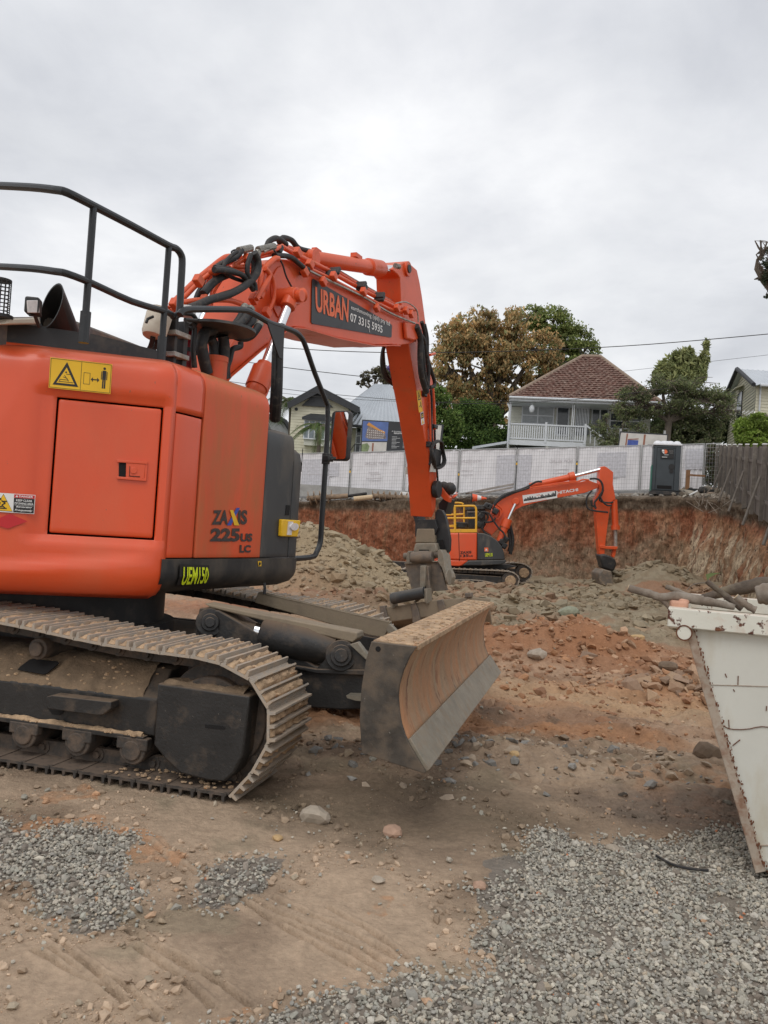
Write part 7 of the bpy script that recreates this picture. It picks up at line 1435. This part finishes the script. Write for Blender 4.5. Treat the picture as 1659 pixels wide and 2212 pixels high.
plate(A, q, .012, .36, .325, .965, .001, .004)
poly(B, q, [(.05, .48), (.08, .86), (.20, .70), (.29, .60), (.31, .44), (.2, .42), (.1, .41)], .006, .002); poly(C_, q, [(.06, .84), (.085, .93), (.22, .73), (.29, .66), (.29, .60), (.18, .72), (.09, .82)], .009, .002)
for i in range(9): 
    for j in range(4): plate(D_, q, .07 + i * .024, .47 + j * .07 - i * .004, .082 + i * .024, .50 + j * .07 - i * .004, .011, .001)
plate(D_, q, .012, .02, .32, .33, .001, .004); poly(E_, q, [(.012, .05), (.09, .02), (.11, .2), (.08, .3), (.012, .26)], .006, .002); plate(G_, q, .14, .02, .16, .3, .006, .002)
T_ = MB(); text(T_, 'REGISTER NOW', q, .40, .60, .60, .645, .003, .02); text(T_, 'A boutique residential', q, .37, .66, .62, .70, .003, .01)
for i in range(9): plate(T_, q, .38, .14 + i * .045, .38 + .10 * (.7 + .3 * math.sin(i * 2)), .148 + i * .045, .003, .001); plate(T_, q, .52, .14 + i * .045, .52 + .12 * (.7 + .3 * math.cos(i * 2)), .148 + i * .045, .003, .001)
plate(D_, q, .86, .06, .975, .96, .001, .004); K_ = MB(); text(K_, 'H', q, .50, .76, .525, .86, .003, .02)
sticker('printed_artwork', fr_, [(A, sky_), (B, bld), (C_, bor), (D_, pgr), (E_, lfy), (G_, prd), (T_, M['white']), (K_, bor)], F_)
o, F_, q, fr_ = board('site_sign', HR, ((785, 840), (1070, 850), (1078, 752), (800, 735)), 40.0, 'low site sign with an interior picture behind the fence left of the toilet'); A, B, C_, D_ = MB(), MB(), MB(), MB()
plate(A, q, .02, .02, .98, .93, .001, .004); plate(B, q, .18, .02, .40, .55, .006, .002); plate(C_, q, .14, .02, .17, .9, .006, .002); plate(C_, q, .50, .02, .54, .9, .006, .002); poly(C_, q, [(.18, .60), (.40, .66), (.40, .60), (.18, .54)], .009, .002); plate(D_, q, .6, .02, .98, .35, .006, .002)
sticker('printed_artwork', fr_, [(A, pgr), (B, pbl), (C_, prd), (D_, bld)], F_)

# ================================================================== TREES
def leafmat(n_, c, var=.35): 
    m = mat(n_, c, .75, var=0, attr=True, spec=.15); nt = m.node_tree; b = nt.nodes['Principled BSDF']; t = nt.nodes.new('ShaderNodeBsdfTranslucent'); x = nt.nodes.new('ShaderNodeMixShader'); x.inputs[0].default_value = .38
    nt.links.new([n for n in nt.nodes if n.type == 'ATTRIBUTE'][0].outputs['Color'], t.inputs['Color']); nt.links.new(b.outputs[0], x.inputs[1]); nt.links.new(t.outputs[0], x.inputs[2]); nt.links.new(x.outputs[0], nt.nodes['Material Output'].inputs['Surface']); return m
LM = leafmat('foliage', (.1, .12, .04)); trunkm = mat('tree_bark', (.14, .115, .09), .95, var=.3, vs=3, bump=.02, bs=8)
def crown_mesh(blobs, n, size, cols, name, parent, F_, shell_=.55, aspect=1.0, droop=0, seed=0, hollow=.0):
    g = np.random.default_rng(seed); vol = np.array([b[3] * b[4] * b[5] for b in blobs]) ** .8; which = g.choice(len(blobs), n, p=vol / vol.sum()); B_ = np.array(blobs)[which]
    d = g.normal(size=(n, 3)); d /= np.linalg.norm(d, axis=1)[:, None]; r0 = (shell_ + (1 - shell_) * g.random(n)) ** .7; r0 = r0 * (.78 + .40 * g.random(n)); c = B_[:, :3] + d * r0[:, None] * B_[:, 3:6]
    # clumps: drop leaves in noisy holes
    sc_n = 3.4 / max(.6, float(np.mean(np.array(blobs)[:, 3]))); k = .5 * fbm(c[:, 0] * sc_n, c[:, 2] * sc_n, 301 + seed, 3) + .5 * fbm(c[:, 1] * sc_n + 5, c[:, 2] * sc_n * 1.2 + 3, 331 + seed, 3) > .435 + hollow; c, B_, which = c[k], B_[k], which[k]; n = len(c)
    nrm = g.normal(size=(n, 3)) + np.array([0, -.3, .5]); nrm /= np.linalg.norm(nrm, axis=1)[:, None]; t = g.normal(size=(n, 3)) + np.array([0, 0, droop]); u = np.cross(nrm, t); u /= np.linalg.norm(u, axis=1)[:, None]; w_ = np.cross(nrm, u); s = size * g.uniform(.6, 1.3, n)[:, None]
    a, b = u * s * .5, w_ * s * .5 * aspect; q = np.stack([c - b, c + a * .9 - b * .15, c + b, c - a * .9 + b * .1], 1); f = np.arange(n * 4).reshape(n, 4)
    cc = np.array(cols)[g.integers(0, len(cols), n)]; tone = fbm(c[:, 0] * .9, c[:, 2] * .9 + c[:, 1] * .5, 311 + seed, 3); cc = cc * (.5 + 1.3 * tone)[:, None] * 1.35 * g.uniform(.8, 1.2, (n, 1))
    return raw_mesh(name, q.reshape(-1, 3), f, LM, np.repeat(cc, 4, axis=0), parent=parent, frame=F_)
def tree(px, Y, base_z, blobs_px, n, size, cols, label, name='tree', depth=None, trunk=.25, seed=1, droop=0, group=None, shell_=.5, aspect=1.3, limbs=True, hollow=0, cat='tree', twig=0):
    """blobs_px: (px, py, rx_px, ry_px)"""
    c = W.on(px, 1000, Y); F_ = Frame(c.x, Y, 0, base_z); o = thing(name, F_, label, cat, group); k = Y / FPX; bl = []
    r = random.Random(seed)
    for (bx_, by_, rx, ry) in blobs_px:
        p = F_.on(bx_, by_, 0); bl.append((p.x, r.uniform(-.3, .3) * rx * k * 1.2, p.z, rx * k, max(rx, ry) * k * .9, ry * k))
    mb = MB(); top = max(bl, key=lambda b: b[2]); cx_ = sum(b[0] for b in bl) / len(bl); cz = sum(b[2] for b in bl) / len(bl); fork = V(cx_ * .4, 0, max(.6, (min(b[2] - b[5] for b in bl)) * .7 + cz * .25))
    mb.tube(smooth_path([V(0, 0, -.4), V(cx_ * .1, .05, fork.z * .5), fork], 4), [trunk * (1.15 - .045 * i) for i in range(9)], 8); mb.build('trunk', trunkm, o, F_)
    if limbs:
        mb = MB()
        for b in bl:
            e = V(b[0], b[1], b[2] + b[5] * .2); m_ = fork.lerp(e, .5) + V(r.uniform(-.3, .3), r.uniform(-.3, .3), r.uniform(0, .4)); mb.tube(smooth_path([fork, m_, e], 3), [trunk * .55, trunk * .5, trunk * .45, trunk * .38, trunk * .3, trunk * .22, trunk * .14], 6)
            for _ in range(4 + twig): 
                e2 = V(b[0] + r.uniform(-.85, .85) * b[3], b[1] + r.uniform(-.85, .85) * b[4], b[2] + r.uniform(-.8, .9) * b[5]); s_ = m_.lerp(e, r.uniform(.2, 1)); m2 = s_.lerp(e2, .5) + V(r.uniform(-.2, .2), r.uniform(-.2, .2), r.uniform(-.1, .3)); mb.tube(smooth_path([s_, m2, e2], 2), [trunk * .24, trunk * .19, trunk * .14, trunk * .09, trunk * .04], 5)
        mb.build('limb', trunkm, o, F_)
    crown_mesh(bl, n, size, cols, 'crown', o, F_, shell_, aspect, droop, seed, hollow)
    return o
BR = [(.28, .175, .08), (.24, .16, .075), (.20, .16, .08), (.32, .225, .11), (.15, .13, .07), (.19, .14, .07), (.12, .13, .06)]
GN = [(.075, .12, .03), (.10, .15, .04), (.05, .085, .025), (.13, .17, .05)]
tree(1060, 62, 3.4, [(985, 745, 52, 60), (1040, 705, 60, 40), (1110, 720, 62, 52), (1000, 830, 50, 70), (1090, 800, 80, 62), (1160, 760, 52, 55), (1050, 760, 70, 60), (1190, 820, 40, 60), (955, 790, 26, 55), (1130, 850, 60, 50), (1040, 890, 70, 50)], 120000, .16, [tuple(min(1, 1.35 * q) for q in c) for c in BR], 'tall wide tree with hanging brown autumn leaves between the two houses', trunk=.5, seed=3, droop=2.5, shell_=.25, aspect=1.8, twig=6, hollow=.075)
tree(1225, 66, 3.6, [(1150, 690, 40, 28), (1190, 700, 45, 35), (1235, 735, 45, 38), (1262, 765, 35, 35), (1250, 800, 38, 40), (1200, 780, 50, 50)], 40000, .15, [(.14, .17, .06), (.17, .20, .07), (.10, .13, .045), (.21, .22, .08)], 'green tree rising behind the brown tree and the tiled roof', trunk=.4, seed=4, shell_=.3)
tree(958, 47, 3.2, [(945, 870, 30, 36), (965, 915, 38, 40), (950, 950, 34, 34)], 20000, .11, GN, 'bright green bushy tree right of the digger arm', trunk=.15, seed=5)
tree(1030, 49, 3.3, [(1010, 895, 40, 34), (1050, 900, 38, 32), (1020, 945, 55, 36), (1075, 940, 28, 30)], 26000, .12, [(.05, .085, .025), (.07, .11, .03), (.035, .06, .02), (.09, .13, .035)], 'dark green tree left of the tiled roof house', trunk=.2, seed=6)
DK = [(.10, .12, .06), (.13, .155, .07), (.18, .20, .09), (.085, .10, .055), (.15, .14, .09)]
tree(1435, 43.5, 4.4, [(1380, 855, 50, 26), (1430, 838, 55, 28), (1490, 842, 60, 30), (1545, 868, 42, 30), (1400, 885, 50, 20), (1470, 880, 60, 22), (1350, 885, 34, 24), (1572, 892, 28, 26)], 42000, .08, DK, 'spreading umbrella shaped tree with bare grey limbs in front of the tiled roof house', trunk=.22, seed=7, shell_=.3, aspect=1.6, twig=22, hollow=.085)
tree(1480, 44.5, 4.6, [(1470, 930, 45, 36), (1530, 930, 40, 40), (1425, 945, 30, 26), (1500, 960, 50, 30)], 26000, .10, DK, 'dark dense shrub under the spreading tree beside the timber fence', trunk=.12, hollow=.04, seed=8, cat='shrub', name='shrub')
BM = [(.19, .20, .09), (.15, .165, .075), (.24, .25, .11), (.12, .14, .06)]
tree(1470, 46, 4.4, [(1450, 800, 26, 32), (1480, 785, 24, 34), (1470, 820, 40, 30), (1425, 805, 14, 20), (1500, 810, 22, 30), (1522, 775, 9, 26), (1526, 745, 5, 16), (1510, 790, 14, 24), (1460, 770, 10, 16), (1432, 790, 8, 18), (1490, 762, 7, 14)], 16000, .13, BM, 'feathery yellow green bamboo rising above the umbrella shaped tree', 'bamboo', trunk=.08, hollow=.07, seed=9, droop=1.5, shell_=.25, aspect=2.6, cat='bamboo')
tree(1625, 39.5, 4.4, [(1610, 925, 26, 24), (1640, 915, 30, 22), (1665, 930, 30, 30), (1620, 948, 34, 20), (1650, 950, 30, 24)], 18000, .09, [(.16, .22, .04), (.12, .18, .035), (.20, .26, .06)], 'rounded light green bush above the timber fence at the right edge', 'shrub', trunk=.08, seed=10, cat='shrub')
tree(1345, 43, 4.0, [(1290, 925, 22, 22), (1320, 940, 26, 22), (1310, 905, 12, 14), (1350, 915, 24, 24), (1380, 930, 20, 24), (1330, 955, 40, 16)], 9000, .08, DK, 'sparse garden shrub in front of the verandah stairs', 'shrub', trunk=.06, seed=11, cat='shrub', twig=5, hollow=.08)
tree(800, 66, 3.4, [(795, 815, 18, 14), (820, 805, 20, 14), (780, 828, 10, 8), (835, 818, 14, 16)], 6000, .15, [(.10, .09, .06), (.13, .12, .07), (.08, .07, .05)], 'thin bare topped tree behind the iron roof of the cream house', trunk=.2, seed=12, hollow=.1, twig=8)
tree(845, 68, 3.4, [(840, 810, 16, 18), (856, 820, 12, 16)], 5000, .15, [(.17, .13, .30), (.22, .17, .36), (.12, .10, .18)], 'purple flowering tree peeping over the iron roof beside the digger arm', trunk=.2, seed=13, twig=4)
tree(1535, 40.5, 4.2, [(1520, 975, 26, 26), (1545, 985, 24, 30), (1532, 1020, 30, 34), (1560, 1010, 26, 34), (1500, 1000, 20, 30)], 9000, .10, [(.05, .06, .03), (.07, .075, .04), (.09, .07, .05)], 'dark undergrowth behind the open mesh fence bay', 'shrub', trunk=.05, seed=16, cat='shrub')
tree(1400, 52, 4.4, [(1330, 930, 40, 30), (1400, 920, 50, 40), (1470, 915, 50, 44), (1540, 915, 50, 44), (1590, 925, 40, 40)], 16000, .16, [(.06, .08, .035), (.08, .10, .045), (.045, .06, .03)], 'dark belt of trees behind the spreading tree, between the two right houses', trunk=.2, seed=17)
# branch tip hanging in at the right edge
tree(1690, 16, 1.2, [(1652, 600, 12, 16), (1668, 560, 22, 26), (1662, 630, 12, 14), (1690, 580, 34, 60), (1658, 535, 7, 10)], 5000, .05, [(.035, .045, .03), (.05, .06, .035)], 'dark leafy tree whose outer twigs enter the frame at the right edge', trunk=.10, seed=14, hollow=.05, twig=3)
tree(565, 58, 3.0, [(600, 1000, 40, 25), (500, 985, 60, 30), (420, 980, 60, 34)], 9000, .2, GN, 'low green tree hidden mostly behind the large excavator', trunk=.2, seed=15)
def palm(px, Y, top, nfr, ln, label, seed, base_z, cols=((.07, .10, .035), (.10, .13, .05))):
    c = W.on(px, 1000, Y); F_ = Frame(c.x, Y, 0, base_z); o = thing('palm', F_, label, 'palm'); ct = F_.on(px, top, 0); mb = MB(); mb.tube([V(0, 0, -.5), V(ct.x * .5, 0, ct.z * .5), ct], [.14, .12, .10], 8); mb.build('trunk', trunkm, o, F_); r = random.Random(seed)
    vs, fs, cs = [], [], []; st = MB()
    for k in range(nfr):
        a = k * 2.4 + r.uniform(-.3, .3); el = r.uniform(.1, 1.1); L_ = ln * r.uniform(.8, 1.1); prev = ct.copy(); pts = []
        for i in range(12):
            t = i / 11; d_ = V(math.cos(a) * t * L_ * math.cos(el * (1 - t * .3)), math.sin(a) * t * L_ * math.cos(el), (math.sin(el) * t - .95 * t * t) * L_); pts.append(ct + d_)
        st.tube(pts, [.03 - .002 * i for i in range(12)], 4)
        for i in range(2, 12):
            dd = (pts[i] - pts[i - 1]).normalized(); sd_ = dd.cross(V(0, 0, 1)).normalized()
            for j in range(3):
                p = pts[i - 1].lerp(pts[i], j / 3)
                for sg_ in (-1, 1):
                    e = p + (sd_ * sg_ * .7 + dd * .5 + V(0, 0, -.35)) * ln * .22 * r.uniform(.7, 1.1); n0 = len(vs); w_ = dd * .035; vs += [p - w_, p + w_, e]; fs.append((n0, n0 + 1, n0 + 2)); cs += [cols[r.randrange(len(cols))]] * 3
    st.build('frond_rib', trunkm, o, F_); raw_mesh('fronds', np.array([v[:] for v in vs]), np.array(fs), LM, np.array(cs), parent=o, frame=F_)
palm(628, 52, 872, 16, 2.6, 'palm just showing between the excavator corner and the cream house', 2, 3.0); palm(690, 45.5, 925, 13, 1.9, 'feathery garden palm in front of the bay window', 5, 2.8, ((.10, .15, .05), (.14, .18, .07)))
palm(1660, 43, 905, 9, 1.6, 'palm fronds above the light green bush at the right edge', 7, 4.4)
# ---- wires
def wire(pts, r_, label):
    P = [W.on(*p) for p in pts]; mb = MB(); mb.tube(smooth_path(P, 5), r_, 5); tag(mb.build('power_line', M['rubber']), label, 'power line', 'overhead wires along the street')
wire([(480, 741, 39), (700, 757, 39), (900, 762, 39), (1150, 757, 38), (1400, 744, 37), (1720, 716, 35)], .019, 'topmost and thickest overhead wire crossing the whole street'); wire([(420, 765, 40), (640, 797, 40), (900, 826, 40)], .018, 'second overhead wire, ending behind the digger arm')
wire([(480, 822, 41), (700, 850, 41), (1000, 872, 41), (1250, 862, 40), (1450, 838, 40)], .014, 'third overhead wire passing in front of both houses'); wire([(480, 835, 41.5), (700, 858, 41.5), (900, 868, 41.5), (1120, 866, 41)], .010, 'thin lowest overhead wire in front of the cream house')
wire([(1250, 812, 60), (1400, 796, 58), (1700, 762, 56)], .012, 'faint far wire above the right hand house')
# side road pole hidden behind arm omitted; small antenna on the skyline
mb = MB(); a = W.on(468, 831, 60); F_ = Frame(a.x, 60, 0, 0); mb.tube([V(0, 0, 4), V(0, 0, a.z)], .03, 5); mb.tube([V(-.5, 0, a.z), V(.7, 0, a.z)], .02, 4); [mb.tube([V(x_, -.3, a.z), V(x_, .3, a.z)], .012, 4) for x_ in (-.4, -.1, .2, .5)]; tag(mb.build('roof_antenna', galv, None, F_), 'thin television antenna against the sky behind the excavator boom foot', 'antenna')
# ================================================================== SKY, SUN, CAMERA
w = bpy.data.worlds.new('World'); scene.world = w; w.use_nodes = True; nt = w.node_tree; N = nt.nodes; L = nt.links; bg = N['Background']
sky = N.new('ShaderNodeTexSky'); sky.sky_type = 'NISHITA'; sky.sun_disc = False; sky.sun_elevation = math.radians(55); sky.sun_rotation = math.radians(200); sky.air_density = 1.5; sky.dust_density = 4
tc = N.new('ShaderNodeTexCoord'); sp = N.new('ShaderNodeSeparateXYZ'); L.new(tc.outputs['Generated'], sp.inputs[0])
# clouds laid out on a flat layer overhead: direction divided by its height
zc = N.new('ShaderNodeMath'); zc.operation = 'MAXIMUM'; L.new(sp.outputs['Z'], zc.inputs[0]); zc.inputs[1].default_value = .0
za = N.new('ShaderNodeMath'); za.operation = 'ADD'; L.new(zc.outputs[0], za.inputs[0]); za.inputs[1].default_value = .22
dv_ = N.new('ShaderNodeVectorMath'); dv_.operation = 'DIVIDE'; L.new(tc.outputs['Generated'], dv_.inputs[0]); cb = N.new('ShaderNodeCombineXYZ'); [L.new(za.outputs[0], cb.inputs[i]) for i in range(3)]; L.new(cb.outputs[0], dv_.inputs[1])
def nz(sc, det, off, rough=.55, dist=0):
    mp = N.new('ShaderNodeMapping'); mp.inputs['Location'].default_value = (off, off * .7, 0); mp.inputs['Scale'].default_value = (1, 1, .25); L.new(dv_.outputs[0], mp.inputs[0]); n = N.new('ShaderNodeTexNoise'); n.inputs['Scale'].default_value = sc; n.inputs['Detail'].default_value = det; n.inputs['Roughness'].default_value = rough; n.inputs['Distortion'].default_value = dist; L.new(mp.outputs[0], n.inputs['Vector']); return n.outputs['Fac']
def rmp(v, stops):
    r = N.new('ShaderNodeValToRGB'); e = r.color_ramp.elements; e[0].position, e[0].color = stops[0][0], (*stops[0][1], 1); e[1].position, e[1].color = stops[-1][0], (*stops[-1][1], 1)
    for p, c in stops[1:-1]: x = e.new(p); x.color = (*c, 1)
    L.new(v, r.inputs[0]); return r.outputs[0]
c1 = rmp(nz(1.15, 7, 3.1, .52, .25), [(.32, (.47, .482, .51)), (.45, (.56, .572, .598)), (.55, (.655, .662, .68)), (.67, (.78, .785, .79))])
c2 = rmp(nz(3.2, 7, 8.4, .6, .3), [(.30, (.90, .905, .92)), (.55, (1, 1, 1)), (.75, (1.05, 1.05, 1.04))])
mu = N.new('ShaderNodeMix'); mu.data_type = 'RGBA'; mu.blend_type = 'MULTIPLY'; mu.inputs[0].default_value = 1; L.new(c1, mu.inputs[6]); L.new(c2, mu.inputs[7])
hz = rmp(sp.outputs['Z'], [(0, (1.06, 1.055, 1.045)), (.12, (1.05, 1.05, 1.045)), (.30, (1, 1, 1)), (.55, (.98, .98, .985)), (1, (1.1, 1.1, 1.1))])
mu2 = N.new('ShaderNodeMix'); mu2.data_type = 'RGBA'; mu2.blend_type = 'MULTIPLY'; mu2.inputs[0].default_value = 1; L.new(mu.outputs[2], mu2.inputs[6]); L.new(hz, mu2.inputs[7])
sc_ = N.new('ShaderNodeMix'); sc_.data_type = 'RGBA'; sc_.blend_type = 'MULTIPLY'; sc_.inputs[0].default_value = 1; L.new(mu2.outputs[2], sc_.inputs[6]); sc_.inputs[7].default_value = (10, 10, 10, 1)
mixs = N.new('ShaderNodeMix'); mixs.data_type = 'RGBA'; mixs.inputs[0].default_value = .965; L.new(sky.outputs[0], mixs.inputs[6]); L.new(sc_.outputs[2], mixs.inputs[7]); L.new(mixs.outputs[2], bg.inputs[0]); bg.inputs[1].default_value = .14
sd = bpy.data.lights.new('sun', 'SUN'); sd.energy = 1.0; sd.angle = math.radians(35); sd.color = (1, .97, .93); so_ = bpy.data.objects.new('sun', sd); col.objects.link(so_); so_.rotation_euler = (math.radians(35), 0, math.radians(-20 + 180 * 0))
cd = bpy.data.cameras.new('camera'); cam = bpy.data.objects.new('camera', cd); col.objects.link(cam); cd.sensor_fit = 'HORIZONTAL'; cd.sensor_width = 36; cd.lens = 36 * FPX / 1659; cd.clip_start = .05; cd.clip_end = 3000
Rm = Matrix(((rt[0], upv[0], -fw[0]), (rt[1], upv[1], -fw[1]), (rt[2], upv[2], -fw[2]))); cam.matrix_world = Matrix.Translation(Vector(CAM)) @ Rm.to_4x4(); scene.camera = cam
cd.shift_x = 0; scene.view_settings.view_transform = 'Standard'; scene.view_settings.look = 'None'; scene.view_settings.exposure = 0; scene.view_settings.gamma = 1
scene.cycles.max_bounces = 6; scene.cycles.diffuse_bounces = 3; scene.cycles.use_adaptive_sampling = True
